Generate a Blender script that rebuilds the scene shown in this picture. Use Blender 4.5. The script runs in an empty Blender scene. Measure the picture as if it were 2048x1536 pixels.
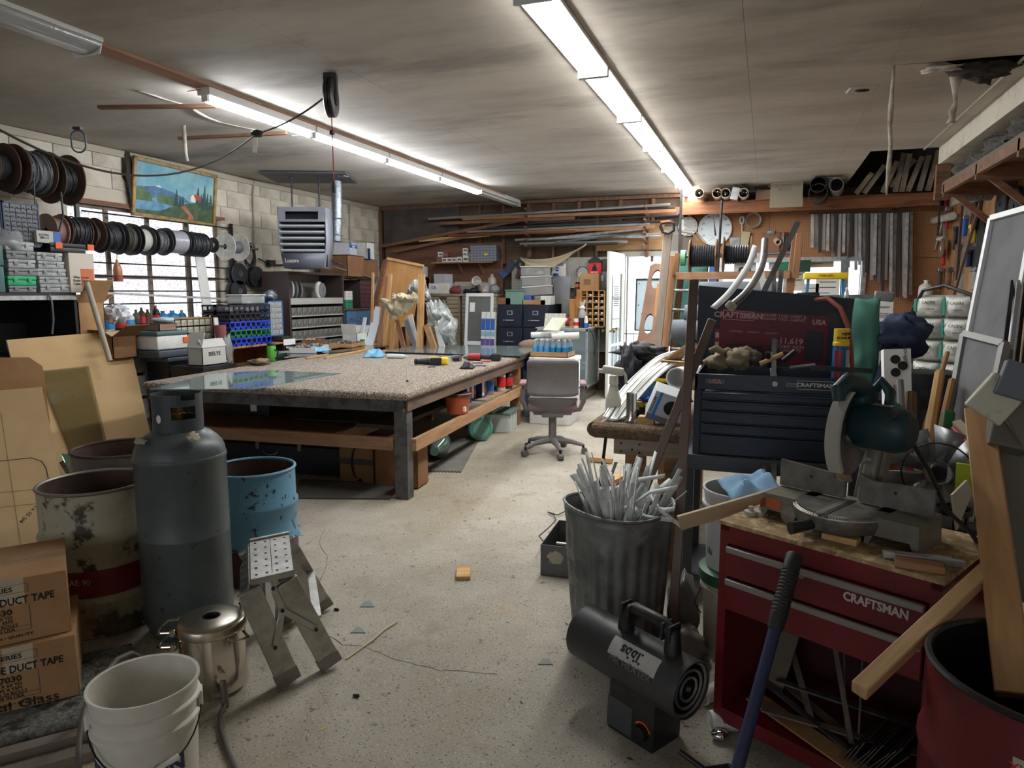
import bpy,bmesh,math,random
from mathutils import Vector,Matrix,Euler
V=Vector;PI=math.pi;TR=Matrix.Translation;cos=math.cos;sin=math.sin
R=random.Random(7)
sc=bpy.context.scene
COL=sc.collection

# ---------------------------------------------------------------- camera
FPX=1400.0;CAMH=1.5
PIT=math.atan(183/1400);YAW=math.atan(511/math.hypot(1400,183))
cd=bpy.data.cameras.new('camera');cam=bpy.data.objects.new('camera',cd);COL.objects.link(cam)
cd.sensor_width=36;cd.lens=36*FPX/2048;cd.clip_start=.05;cd.clip_end=200
cam.location=(0,0,CAMH);cam.rotation_euler=(PI/2-PIT,0,YAW)
sc.camera=cam
# ---------------------------------------------------------------- world, exposure
w=bpy.data.worlds.new('sky');sc.world=w;w.use_nodes=True
w.node_tree.nodes['Background'].inputs[0].default_value=(.86,.93,1,1)
w.node_tree.nodes['Background'].inputs[1].default_value=5.0
vs=sc.view_settings
vs.view_transform='Standard';vs.look='None';vs.gamma=1;vs.use_curve_mapping=False
vs.exposure=1.25
sc.cycles.max_bounces=6;sc.cycles.diffuse_bounces=4;sc.cycles.glossy_bounces=3
sc.cycles.use_adaptive_sampling=True;sc.cycles.adaptive_threshold=.07;sc.cycles.adaptive_min_samples=16;sc.cycles.transparent_max_bounces=8;sc.cycles.sample_clamp_indirect=6
sc.cycles.use_denoising=True
TUBE=46.0      # emission of the fluorescent tubes
FILL=1.35       # foreground fill: glowing panes of the added fill door behind the viewer
LENS=22.0      # emission of the wrap-around lenses

# ---------------------------------------------------------------- measuring helpers (real positions from the survey of the photo)
def ray(u,v):
    r=(u-1024)/FPX;d=(768-v)/FPX
    F=cos(PIT)+d*sin(PIT);U=d*cos(PIT)-sin(PIT)
    return V((-F*sin(YAW)+r*cos(YAW),F*cos(YAW)+r*sin(YAW),U))
def at(u,v,x=None,y=None,z=None,o=None):
    d=ray(u,v)
    t=x/d.x if x is not None else y/d.y if y is not None else (z-CAMH)/d.z
    return V((0,0,CAMH))+d*t

# ---------------------------------------------------------------- materials
MATS={}
def nodes(name):
    m=bpy.data.materials.new(name);m.use_nodes=True
    nt=m.node_tree
    return m,nt,nt.nodes['Principled BSDF']
def lin(c):
    return tuple((x/12.92 if x <= .04045 else ((x+.055)/1.055)**2.4) for x in (k/255 for k in c))+(1,)
def mat(name,c,rough=.6,metal=0.,c2=None,ns=6.,nd=4,lo=.4,hi=.65,bump=0.,bs=60.,alpha=1.,trans=0.,spec=.5,stretch=None,c3=None,s3=1.5,l3=.5,h3=.62,coat=0,emit=0):
    """c, c2, c3 are sRGB 0-255; c2 is mixed in by noise of scale ns (per metre), c3 by a second noise"""
    if name in MATS: return MATS[name]
    m,nt,b=nodes(name);N=nt.nodes;L=nt.links
    b.inputs['Base Color'].default_value=lin(c);b.inputs['Roughness'].default_value=rough
    b.inputs['Metallic'].default_value=metal;b.inputs['Specular IOR Level'].default_value=spec
    b.inputs['Alpha'].default_value=alpha
    if trans: b.inputs['Transmission Weight'].default_value=trans
    if coat: b.inputs['Coat Weight'].default_value=coat
    if emit:
        b.inputs['Emission Color'].default_value=lin(c);b.inputs['Emission Strength'].default_value=emit
    tc=N.new('ShaderNodeTexCoord');src=tc.outputs['Object']
    if stretch:
        mp=N.new('ShaderNodeMapping');mp.inputs['Scale'].default_value=stretch;L.new(src,mp.inputs[0]);src=mp.outputs[0]
    cur=None
    def layer(base,col,s,l,h,det):
        t=N.new('ShaderNodeTexNoise');t.inputs['Scale'].default_value=s;t.inputs['Detail'].default_value=det
        t.inputs['Roughness'].default_value=.65
        L.new(src,t.inputs['Vector'])
        mr=N.new('ShaderNodeMapRange');mr.inputs[1].default_value=l;mr.inputs[2].default_value=h
        L.new(t.outputs[0],mr.inputs[0])
        mx=N.new('ShaderNodeMix');mx.data_type='RGBA';L.new(mr.outputs[0],mx.inputs[0])
        if base is None: mx.inputs[6].default_value=lin(c)
        else: L.new(base,mx.inputs[6])
        mx.inputs[7].default_value=lin(col);return mx.outputs[2]
    if c2: cur=layer(cur,c2,ns,lo,hi,nd)
    if c3: cur=layer(cur,c3,s3,l3,h3,6)
    if cur is not None: L.new(cur,b.inputs['Base Color'])
    if bump:
        t=N.new('ShaderNodeTexNoise');t.inputs['Scale'].default_value=bs;t.inputs['Detail'].default_value=4;L.new(src,t.inputs['Vector'])
        bp=N.new('ShaderNodeBump');bp.inputs['Strength'].default_value=bump;bp.inputs['Distance'].default_value=.01
        L.new(t.outputs[0],bp.inputs['Height']);L.new(bp.outputs[0],b.inputs['Normal'])
    MATS[name]=m;return m
def wood(name,c,c2,axis=0,ring=14.,rough=.65,c3=None):
    if name in MATS: return MATS[name]
    m,nt,b=nodes(name);N=nt.nodes;L=nt.links
    tc=N.new('ShaderNodeTexCoord');mp=N.new('ShaderNodeMapping');s=[9.,9.,9.];s[axis]=.9
    mp.inputs['Scale'].default_value=s;L.new(tc.outputs['Object'],mp.inputs[0])
    t=N.new('ShaderNodeTexNoise');t.inputs['Scale'].default_value=ring/6;t.inputs['Detail'].default_value=6;t.inputs['Distortion'].default_value=1.2
    L.new(mp.outputs[0],t.inputs[0])
    mr=N.new('ShaderNodeMapRange');mr.inputs[1].default_value=.36;mr.inputs[2].default_value=.66;L.new(t.outputs[0],mr.inputs[0])
    mx=N.new('ShaderNodeMix');mx.data_type='RGBA';mx.inputs[6].default_value=lin(c);mx.inputs[7].default_value=lin(c2)
    L.new(mr.outputs[0],mx.inputs[0]);out=mx.outputs[2]
    if c3:
        t2=N.new('ShaderNodeTexNoise');t2.inputs['Scale'].default_value=2.2;t2.inputs['Detail'].default_value=5;L.new(tc.outputs['Object'],t2.inputs[0])
        m2=N.new('ShaderNodeMapRange');m2.inputs[1].default_value=.5;m2.inputs[2].default_value=.66;L.new(t2.outputs[0],m2.inputs[0])
        x2=N.new('ShaderNodeMix');x2.data_type='RGBA';L.new(m2.outputs[0],x2.inputs[0]);L.new(out,x2.inputs[6]);x2.inputs[7].default_value=lin(c3);out=x2.outputs[2]
    L.new(out,b.inputs['Base Color']);b.inputs['Roughness'].default_value=rough
    bp=N.new('ShaderNodeBump');bp.inputs['Strength'].default_value=.15;bp.inputs['Distance'].default_value=.004;L.new(t.outputs[0],bp.inputs['Height']);L.new(bp.outputs[0],b.inputs['Normal'])
    MATS[name]=m;return m
def glass(name,c=(235,245,240),alpha=.25,rough=.03,spec=.8):
    if name in MATS: return MATS[name]
    m,nt,b=nodes(name);N=nt.nodes;L=nt.links
    b.inputs['Base Color'].default_value=lin(c);b.inputs['Roughness'].default_value=rough;b.inputs['Specular IOR Level'].default_value=spec
    tr=N.new('ShaderNodeBsdfTransparent');tr.inputs[0].default_value=(.94,.97,.95,1)
    lw=N.new('ShaderNodeFresnel');lw.inputs[0].default_value=1.5
    ad=N.new('ShaderNodeMath');ad.operation='ADD';ad.use_clamp=True;L.new(lw.outputs[0],ad.inputs[0]);ad.inputs[1].default_value=alpha
    gl=N.new('ShaderNodeBsdfGlossy');gl.inputs[1].default_value=rough;gl.inputs[0].default_value=(.9,.95,.95,1)
    m1=N.new('ShaderNodeMixShader');L.new(lw.outputs[0],m1.inputs[0]);L.new(b.outputs[0],m1.inputs[1]);L.new(gl.outputs[0],m1.inputs[2])
    m2=N.new('ShaderNodeMixShader');L.new(ad.outputs[0],m2.inputs[0]);L.new(tr.outputs[0],m2.inputs[1]);L.new(m1.outputs[0],m2.inputs[2])
    L.new(m2.outputs[0],N['Material Output'].inputs[0])
    MATS[name]=m;return m
def emis(name,c,s):
    if name in MATS: return MATS[name]
    m=bpy.data.materials.new(name);m.use_nodes=True;nt=m.node_tree;nt.nodes.clear()
    e=nt.nodes.new('ShaderNodeEmission');e.inputs[0].default_value=lin(c);e.inputs[1].default_value=s
    o=nt.nodes.new('ShaderNodeOutputMaterial');nt.links.new(e.outputs[0],o.inputs[0]);MATS[name]=m;return m

# ---------------------------------------------------------------- mesh builder
def rot(rx=0,ry=0,rz=0): return Euler((math.radians(rx),math.radians(ry),math.radians(rz))).to_matrix().to_4x4()
def frame(o,x,z):
    """matrix with origin o, x axis along x, z axis near z"""
    x=V(x).normalized();z=V(z);y=z.cross(x).normalized();z=x.cross(y)
    return Matrix(((x.x,y.x,z.x,o[0]),(x.y,y.y,z.y,o[1]),(x.z,y.z,z.z,o[2]),(0,0,0,1)))
class MB:
    def __init__(s): s.v=[];s.f=[];s.mi=[];s.sm=[];s.soft=False
    def add(s,vs,fs,mi=0,sm=False,m=None):
        n=len(s.v)
        s.v += [tuple(m @ V(p)) if m else tuple(p) for p in vs]
        for f in fs: s.f.append([i+n for i in f]);s.mi.append(mi);s.sm.append(sm)
        return s
    def box(s,c,d,r=None,b=0,mi=0,m=None):
        hx,hy,hz=d[0]/2,d[1]/2,d[2]/2
        T=TR(c)
        if r: T=T @ rot(*r)
        if m: T=m @ T
        if b <= 0:
            vs=[(x*hx,y*hy,z*hz) for x in (-1,1) for y in (-1,1) for z in (-1,1)]
            fs=[(0,1,3,2),(4,6,7,5),(0,4,5,1),(2,3,7,6),(0,2,6,4),(1,5,7,3)]
            return s.add(vs,fs,mi,False,T)
        bm=bmesh.new();bmesh.ops.create_cube(bm,size=1)
        for q in bm.verts: q.co=V((q.co.x*2*hx,q.co.y*2*hy,q.co.z*2*hz))
        seg=1 if b < .006 else 3
        bmesh.ops.bevel(bm,geom=bm.edges[:],offset=min(b,.49*min(d)),segments=seg,affect='EDGES',profile=.5)
        bm.verts.index_update()
        s.add([q.co.copy() for q in bm.verts],[[q.index for q in f.verts] for f in bm.faces],mi,seg > 1,T);bm.free();return s
    def L(s,lo,hi,**k): return s.box([(a+b)/2 for a,b in zip(lo,hi)],[abs(b-a) for a,b in zip(lo,hi)],**k)
    def bar(s,p,q,w,h,up=(0,0,1),b=0,mi=0):
        p=V(p);q=V(q);d=q-p
        if abs(d.normalized().dot(V(up).normalized())) > .99: up=(0,1,.01)
        return s.box((0,0,0),(d.length,w,h),b=b,mi=mi,m=frame((p+q)/2,d,up))
    def tube(s,pts,r,n=8,cl=False,mi=0,cap=True):
        pts=[V(p) for p in pts];k=len(pts);rs=r if isinstance(r,(list,tuple)) else [r]*k
        vs=[];fs=[];prev=None
        for i,p in enumerate(pts):
            a=pts[(i-1) % k] if (i or cl) else p;c=pts[(i+1) % k] if (i < k-1 or cl) else p
            d=(c-a).normalized()
            if prev is None:
                u=d.cross(V((0,0,1)) if abs(d.z) < .9 else V((1,0,0))).normalized()
            else: u=(prev-d*prev.dot(d)).normalized()
            prev=u;w_=d.cross(u)
            vs += [p+(u*cos(2*PI*j/n)+w_*sin(2*PI*j/n))*rs[i] for j in range(n)]
        for i in range(k if cl else k-1):
            a=i*n;b=((i+1) % k)*n
            fs += [(a+j,a+(j+1) % n,b+(j+1) % n,b+j) for j in range(n)]
        s.add(vs,fs,mi,True)
        if cap and not cl:
            s.add(vs[:n],[list(range(n))[::-1]],mi);s.add(vs[-n:],[list(range(n))],mi)
        return s
    def cyl(s,p,q,r,n=16,r2=None,mi=0): return s.tube([p,q],[r,r if r2 is None else r2],n,mi=mi)
    def la(s,prof,n=28,m=None,mi=0,a0=0,a1=2*PI,sm=True):
        full=abs(a1-a0-2*PI) < 1e-6;k=n if full else n+1
        vs=[(r*cos(a0+(a1-a0)*j/n),r*sin(a0+(a1-a0)*j/n),z) for r,z in prof for j in range(k)]
        fs=[]
        for i in range(len(prof)-1):
            for j in range(n):
                a=i*k+j;b=i*k+(j+1) % k
                fs.append((a,b,b+k,a+k))
        return s.add(vs,fs,mi,sm,m)
    def prism(s,poly,h,m=None,mi=0,sm=False):
        """polygon in xy, extruded z 0..h"""
        n=len(poly);vs=[(x,y,0) for x,y in poly]+[(x,y,h) for x,y in poly]
        fs=[list(range(n))[::-1],[i+n for i in range(n)]]
        s.add(vs,fs,mi,False,m)
        return s.add(vs,[(i,(i+1) % n,(i+1) % n+n,i+n) for i in range(n)],mi,sm,m)
    def grid(s,fn,nu,nv,mi=0,sm=True,m=None):
        vs=[fn(i/nu,j/nv) for i in range(nu+1) for j in range(nv+1)]
        fs=[(i*(nv+1)+j,(i+1)*(nv+1)+j,(i+1)*(nv+1)+j+1,i*(nv+1)+j+1) for i in range(nu) for j in range(nv)]
        return s.add(vs,fs,mi,sm,m)
    def blob(s,c,d,seed=0,amp=.15,n=12,m=None,mi=0,fr=2.,sm=True):
        from mathutils import noise
        vs=[];fs=[];s.soft=sm
        for i in range(n+1):
            th=PI*i/n
            for j in range(2*n):
                ph=PI*j/n;p=V((sin(th)*cos(ph),sin(th)*sin(ph),cos(th)))
                q=p*(1+amp*(noise.noise(p*fr+V((seed*3.1,seed,0)))*2+noise.noise(p*fr*3+V((seed,0,seed*2.))))/1.3)
                vs.append((c[0]+q.x*d[0]/2,c[1]+q.y*d[1]/2,c[2]+q.z*d[2]/2))
        k=2*n
        for i in range(n):
            for j in range(k): fs.append((i*k+j,(i+1)*k+j,(i+1)*k+(j+1) % k,i*k+(j+1) % k))
        return s.add(vs,fs,mi,sm,m)
    def mesh(s,name,mats):
        me=bpy.data.meshes.new(name);me.from_pydata(s.v,[],s.f)
        for q in (mats if isinstance(mats,(list,tuple)) else [mats]): me.materials.append(q)
        me.polygons.foreach_set('material_index',s.mi);me.polygons.foreach_set('use_smooth',s.sm)
        bm=bmesh.new();bm.from_mesh(me);bmesh.ops.remove_doubles(bm,verts=bm.verts,dist=1e-5)
        bmesh.ops.recalc_face_normals(bm,faces=bm.faces);bm.to_mesh(me);bm.free()

        if not s.soft: me.set_sharp_from_angle(angle=.7)
        me.update();return me
    def B(s,name,mats,parent=None,solid=0,sub=0):
        o=bpy.data.objects.new(name,s.mesh(name,mats));COL.objects.link(o)
        if parent: o.parent=parent
        if solid: q=o.modifiers.new('thickness','SOLIDIFY');q.thickness=solid;q.offset=0
        if sub: q=o.modifiers.new('smooth','SUBSURF');q.levels=q.render_levels=sub
        return o
def tag(o,label=None,cat=None,group=None,kind=None):
    for k,v in (('label',label),('category',cat),('group',group),('kind',kind)):
        if v: o[k]=v
    return o
def thing(name,label,cat,m=(0,0,0),rz=0,group=None):
    o=bpy.data.objects.new(name,None);COL.objects.link(o);o.empty_display_size=.05
    o.matrix_world=m if isinstance(m,Matrix) else TR(m) @ rot(0,0,rz)
    return tag(o,label,cat,group)
def dup(root,m,label=None,rz=0,group=None):
    r=root.copy();COL.objects.link(r)
    r.matrix_world=m if isinstance(m,Matrix) else TR(m) @ rot(0,0,rz)
    if label: r['label']=label
    if group: r['group']=group
    def rec(src,dst):
        for ch in list(src.children):
            c=ch.copy();COL.objects.link(c);c.parent=dst;rec(ch,c)
    rec(root,r);return r
def copy_part(o,parent,loc=None,m=None):
    c=o.copy();COL.objects.link(c);c.parent=parent
    if m is not None: c.matrix_basis=m
    elif loc is not None: c.location=loc
    return c
def place(o,m): o.matrix_world=m if isinstance(m,Matrix) else TR(m);return o
def text(s,size,m_,parent,m,name='lettering',bold=.0,ext=.0008,sx=1.,align='CENTER'):
    """flat lettering as a mesh part; m places it in the parent's frame, letters stand in local x (right) / y (up)"""
    cu=bpy.data.curves.new('t','FONT');cu.body=s;cu.size=size;cu.extrude=ext;cu.align_x=align;cu.align_y='CENTER';cu.offset=bold*size
    cu.resolution_u=2;cu.space_line=.9
    o=bpy.data.objects.new('t',cu);COL.objects.link(o)
    me=bpy.data.meshes.new_from_object(o);bpy.data.objects.remove(o)
    if sx != 1.: me.transform(Matrix.Diagonal((sx,1,1,1)))
    me.materials.clear();me.materials.append(m_)
    r=bpy.data.objects.new(name,me);COL.objects.link(r)
    if parent: r.parent=parent
    r.matrix_basis=m;return r
def face(o,n,up=(0,0,1)):
    """matrix for lettering at o on a surface with outward normal n"""
    n=V(n).normalized();x=V(up).cross(n).normalized();y=n.cross(x)
    return Matrix(((x.x,y.x,n.x,o[0]),(x.y,y.y,n.y,o[1]),(x.z,y.z,n.z,o[2]),(0,0,0,1)))

# ---------------------------------------------------------------- palette
steel=mat('dull steel',(150,152,155),.42,.85,c2=(110,112,115),ns=9)
dsteel=mat('dark steel',(62,64,68),.5,.7,c2=(40,40,42),ns=9)
alu=mat('aluminium',(205,207,208),.38,.75,c2=(165,167,170),ns=12)
galv=mat('galvanised',(150,156,162),.45,.8,c2=(110,116,122),ns=25)
black=mat('black plastic',(28,28,30),.5,c2=(38,38,40),ns=20)
blackm=mat('black paint',(22,23,26),.4)
whitep=mat('white plastic',(226,226,222),.5,c2=(208,206,198),ns=5)
greyp=mat('grey plastic',(128,128,132),.5)
rubber=mat('rubber',(38,38,40),.8,c2=(52,52,54),ns=15)
card=mat('cardboard',(178,138,96),.85,c2=(162,122,82),ns=4,bump=.1,bs=8)
card2=mat('brown cardboard',(140,100,66),.85,c2=(124,86,56),ns=4,bump=.1,bs=8)
paper=mat('paper',(232,232,230),.8)
ink=mat('black ink',(26,25,26),.7)
inkg=mat('grey ink',(95,95,98),.7)
pine=wood('pine',(205,165,112),(178,132,82))
fir=wood('fir',(164,120,84),(132,90,60))
oldwood=wood('old lumber',(128,90,64),(92,62,44))
ply=wood('plywood',(150,96,62),(112,68,44),ring=9)
bluep=mat('blue print',(42,92,170),.5)
redp=mat('red print',(196,38,40),.5)
yelp=mat('yellow plastic',(232,196,40),.45)
orangep=mat('orange plastic',(224,96,40),.5)
greenp=mat('green plastic',(28,120,82),.5)
clearp=glass('clear plastic',(225,228,228),.3,.18)
pane=glass('clear glass',(215,235,228),.06,.02)
# ================================================================ the setting
XL,XR,YB,YF,H=-6.2,2.1,10.6,-4.5,2.92
concrete=None
def make_floor():
    m,nt,b=nodes('concrete floor');N=nt.nodes;L=nt.links
    tc=N.new('ShaderNodeTexCoord');src=tc.outputs['Object']
    def noise(s,d=6,r=.6):
        t=N.new('ShaderNodeTexNoise');t.inputs['Scale'].default_value=s;t.inputs['Detail'].default_value=d;t.inputs['Roughness'].default_value=r;L.new(src,t.inputs[0]);return t.outputs[0]
    def rng(x,a,c):
        q=N.new('ShaderNodeMapRange');q.inputs[1].default_value=a;q.inputs[2].default_value=c;L.new(x,q.inputs[0]);return q.outputs[0]
    def mix(f,a,c):
        q=N.new('ShaderNodeMix');q.data_type='RGBA';L.new(f,q.inputs[0])
        for i,x in ((6,a),(7,c)):
            if isinstance(x,tuple): q.inputs[i].default_value=lin(x)
            else: L.new(x,q.inputs[i])
        return q.outputs[2]
    c=mix(rng(noise(1.1),.38,.62),(178,171,158),(152,145,132))
    c=mix(rng(noise(.55,4),.52,.7),c,(168,156,134))
    c=mix(rng(noise(150,2,.5),.62,.70),c,(222,214,198))
    c=mix(rng(noise(95,2,.5),.61,.70),c,(92,82,68))
    c=mix(rng(noise(16,5,.75),.6,.66),c,(116,106,90))
    c=mix(rng(noise(3.2,8,.7),.56,.7),c,(148,137,120))
    L.new(c,b.inputs['Base Color']);b.inputs['Roughness'].default_value=.82;b.inputs['Specular IOR Level'].default_value=.3
    bp=N.new('ShaderNodeBump');bp.inputs['Strength'].default_value=.35;bp.inputs['Distance'].default_value=.004
    L.new(noise(85,4),bp.inputs['Height']);L.new(bp.outputs[0],b.inputs['Normal'])
    return m
fl=tag(MB().L((XL-.2,YF,-.1),(XR+.2,YB+.05,0)).B('floor',make_floor()),'worn bare concrete shop floor with grit and cracks','floor',kind='structure')
crackm=mat('crack',(92,82,68),.9)
def crack(pts,wd):
    mb=MB();P=[]
    for (a,b_) in zip(pts[:-1],pts[1:]):
        for k in range(5):
            t=k/5;p=at(a[0]+(b_[0]-a[0])*t,a[1]+(b_[1]-a[1])*t,z=.0006);P.append(p+V((R.uniform(-1,1)*.008,R.uniform(-1,1)*.008,0)))
    vs=[];fs=[]
    for i,p in enumerate(P):
        d=(P[min(i+1,len(P)-1)]-P[max(i-1,0)]).normalized();n=V((-d.y,d.x,0))*wd*R.uniform(.5,1.3)
        vs += [p+n,p-n]
    fs=[(2*i,2*i+1,2*i+3,2*i+2) for i in range(len(P)-1)]
    return mb.add(vs,fs).B('crack',crackm,fl)
crack([(655,1268),(690,1290),(730,1293),(775,1312),(835,1330),(880,1340),(940,1343),(1010,1352)],.0022)
crack([(640,1165),(655,1120),(640,1085),(655,1050)],.0018)

# ceiling: big sheets with thin joints, a torn hole at the right
ceilm=mat('stained ceiling board',(192,184,173),.9,c2=(160,152,142),ns=.9,lo=.38,hi=.66,c3=(112,105,100),s3=.55,l3=.53,h3=.74,bump=.08,bs=5,stretch=(.6,1.6,1))
HX0,HX1,HY0,HY1=.66,2.1,4.95,6.2
RX0,RY0=.92,8.15      # dark recess in the far right corner of the ceiling
ce=tag(MB().L((XL-.2,YF,H+.012),(HX0-.3,YB+.05,H+.06)).L((HX0-.3,YF,H+.012),(XR+.2,4.85,H+.06)).L((HX0-.3,5.7,H+.012),(XR+.2,RY0,H+.06)).L((HX0-.3,RY0,H+.012),(RX0,YB+.05,H+.06)).B('ceiling',mat('joint shade',(150,142,134),.9)),'low stained ceiling of painted board sheets','ceiling',kind='structure')
xs=[XL-.2,-5.0,-2.6,-.18,HX0,XR+.2];ys=[YF,.6,3.04,HY1,7.75,YB+.05]
for i in range(len(xs)-1):
    for j in range(len(ys)-1):
        g=.0009;y0,y1=ys[j],ys[j+1]
        if xs[i] >= HX0-.01 and j == 2: continue
        if xs[i] >= HX0-.01 and j == 4: MB().L((HX0+g,y0+g,H),(RX0,y1,H+.012)).B('ceiling_sheet',ceilm,ce);MB().L((RX0+g,y0+g,H),(XR+.2,RY0,H+.012)).B('ceiling_sheet',ceilm,ce);continue
        MB().L((xs[i]+g,y0+g,H),(xs[i+1]-g,y1-g,H+.012)).B('ceiling_sheet',ceilm,ce)
# sheet with the torn opening
near=[(HX0,5.16),(.8,5.18),(1.0,5.2),(1.2,5.2),(1.4,5.22),(1.7,5.16),(XR+.2,5.08)]
far_=[(HX0,5.17),(.85,5.2),(.98,5.25),(1.06,5.34),(1.13,5.32),(1.2,5.46),(1.27,5.44),(1.33,5.55),(1.4,5.45),(1.5,5.42),(1.7,5.4),(XR+.2,5.32)]
MB().prism([(HX0,3.04),(XR+.2,3.04)]+near[::-1],.012,TR((0,0,H))).B('ceiling_sheet',ceilm,ce)
MB().prism(far_+[(XR+.2,HY1),(HX0,HY1)],.012,TR((0,0,H))).B('ceiling_sheet',ceilm,ce)
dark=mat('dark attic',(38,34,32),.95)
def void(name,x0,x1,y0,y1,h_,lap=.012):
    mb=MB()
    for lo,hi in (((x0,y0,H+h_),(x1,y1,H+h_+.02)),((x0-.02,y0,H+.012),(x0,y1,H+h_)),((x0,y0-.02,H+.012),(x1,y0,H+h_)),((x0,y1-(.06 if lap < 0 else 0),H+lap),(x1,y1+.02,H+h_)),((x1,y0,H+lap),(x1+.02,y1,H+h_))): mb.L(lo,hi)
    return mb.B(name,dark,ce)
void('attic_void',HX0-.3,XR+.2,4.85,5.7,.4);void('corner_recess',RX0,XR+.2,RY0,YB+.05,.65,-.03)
for x in (1.55,1.78): MB().bar((x,4.9,H+.2),(x+.06,5.65,H+.2),.04,.14).B('joist',oldwood,ce)
def flap(px,y,wd,name,m_,th=.004):
    P=[at(u,v,y=y+o) for u,v,o in px]
    mb=MB();n=len(P);vs=[]
    for i,p in enumerate(P):
        k=wd[i] if isinstance(wd,(list,tuple)) else wd
        vs += [p+V((-k/2,0,0)),p+V((k/2,th*3*sin(i*2.1),0))]
    mb.add(vs,[(2*i,2*i+1,2*i+3,2*i+2) for i in range(n-1)],sm=True)
    return mb.B(name,m_,ce,solid=th)
tornp=mat('torn paper facing',(196,188,174),.9,c2=(150,140,126),ns=9)
flap([(1788,128,0),(1787,150,.01),(1784,180,.0),(1782,215,-.01),(1780,250,.0),(1781,290,.0),(1778,330,0),(1775,360,0),(1773,390,.0)],5.18,[.014,.018,.02,.034,.026,.022,.03,.02,.008],'torn_strip',tornp)
flap([(1915,153,0),(1912,165,-.02),(1910,185,-.04),(1911,205,-.02),(1905,222,0),(1904,235,.03),(1902,246,.05)],5.34,[.09,.06,.03,.022,.05,.03,.055],'torn_strip',tornp)
shred=mat('dark shreds',(58,52,48),.95)
for (u,v,wd,hh) in ((1945,140,.22,.09),(1965,150,.16,.11),(1990,138,.26,.1),(1925,148,.1,.06),(1880,138,.2,.03)):
    p=at(u,v,z=H-.03)
    MB().blob(p,(wd,.12,hh),seed=u,amp=.5,n=7).B('shredded_board',shred if u > 1930 else tornp,ce)
MB().box(at(1722,180,z=H-.006),(.17,.13,.012),r=(0,0,8)).B('ceiling_patch',mat('patch',(176,170,160),.9),ce)
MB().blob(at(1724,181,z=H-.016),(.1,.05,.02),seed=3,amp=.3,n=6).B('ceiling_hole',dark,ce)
# ceiling peelings above the left half
peel=mat('bare gypsum',(190,186,176),.95,c2=(166,160,150),ns=12)
for P in ([(272,180),(300,186),(330,197),(362,206)],[(388,218),(410,232),(440,243),(470,250),(512,258)]):
    Q=[at(u,v,z=H-.004) for u,v in P];mb=MB();vs=[]
    for i,q in enumerate(Q): k=.05 if 0 < i < len(Q)-1 else .015;vs += [q+V((0,k,0)),q+V((0,-k,-.01))]
    mb.add(vs,[(2*i,2*i+1,2*i+3,2*i+2) for i in range(len(Q)-1)]);mb.B('peeled_joint',peel,ce,solid=.004)
MB().box(at(604,274,z=H-.004),(.16,.12,.008),r=(0,0,20)).B('ceiling_patch',peel,ce)

# left wall of painted blocks with a window
blockm=mat('painted block',(210,201,184),.85,c2=(192,182,164),ns=3,lo=.42,hi=.7,c3=(142,130,114),s3=1.3,l3=.56,h3=.78,bump=.25,bs=70)
mort=mat('painted mortar',(200,190,172),.9)
WY0,WY1,WZ0,WZ1=4.9,6.88,1.12,2.36
mb=MB()
for lo,hi in (((XL-.2,YF,0),(XL-.012,WY0,H)),((XL-.2,WY1,0),(XL-.012,YB,H)),((XL-.2,WY0,0),(XL-.012,WY1,WZ0)),((XL-.2,WY0,WZ1),(XL-.012,WY1,H))): mb.L(lo,hi)
wl=tag(mb.B('wall_left',mort),'cream painted concrete block wall with a large window','wall',kind='structure')
cache={}
def block(y0,y1,z0,z1):
    k=(round(y1-y0,3),round(z1-z0,3))
    if k not in cache:
        cache[k]=MB().box((0,0,0),(.02,k[0]-.01,k[1]-.01),b=.004).mesh('block',blockm)
    o=bpy.data.objects.new('block',cache[k]);COL.objects.link(o);o.parent=wl;o.location=(XL-.01+R.uniform(-.0012,.0012),(y0+y1)/2,(z0+z1)/2)
nz=0;z=.92
while z < H-.02:
    z1=min(z+.2,H);y=3.4-(.2 if nz % 2 else 0)
    while y < YB-.01:
        y1=min(y+.4,YB);segs=[(y,y1)]
        if z1 > WZ0+.01 and z < WZ1-.01:
            segs=[(a,b_) for a,b_ in ((y,min(y1,WY0)),(max(y,WY1),y1)) if b_-a > .03]
        for a,b_ in segs:
            zz=[(z,z1)]
            if a < WY1 and b_ > WY0:
                if z < WZ1 < z1: zz=[(WZ1,z1)]
                elif z < WZ0 < z1: zz=[(z,WZ0)]
            for q0,q1 in zz:
                if q1-q0 > .03: block(a,b_,q0,q1)
        y=y1
    z=z1;nz += 1
MB().L((XL-.005,YF,H-.07),(XL+.03,YB,H-.005)).B('ceiling_strip',mat('cream trim',(178,168,150),.8),wl)
# window: frosted crinkled panes glowing with daylight
m=bpy.data.materials.new('crinkled film over daylight');m.use_nodes=True;nt=m.node_tree;nt.nodes.clear();N=nt.nodes;L=nt.links
tc=N.new('ShaderNodeTexCoord');mp=N.new('ShaderNodeMapping');mp.inputs['Scale'].default_value=(1,4,8);L.new(tc.outputs['Object'],mp.inputs[0])
ns=N.new('ShaderNodeTexNoise');ns.inputs['Scale'].default_value=1.7;ns.inputs['Detail'].default_value=3;ns.inputs['Distortion'].default_value=3.5;L.new(mp.outputs[0],ns.inputs[0])
ramp=N.new('ShaderNodeValToRGB');L.new(ns.outputs[0],ramp.inputs[0])
el=ramp.color_ramp.elements;el[0].position=.43;el[0].color=(1,1,1,1);el[1].position=.57;el[1].color=(1,1,1,1)
for p_,c_ in ((.475,(.7,.7,.76,1)),(.498,(.2,.19,.28,1)),(.52,(.9,.9,.93,1))):
    e_=el.new(p_);e_.color=c_
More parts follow.
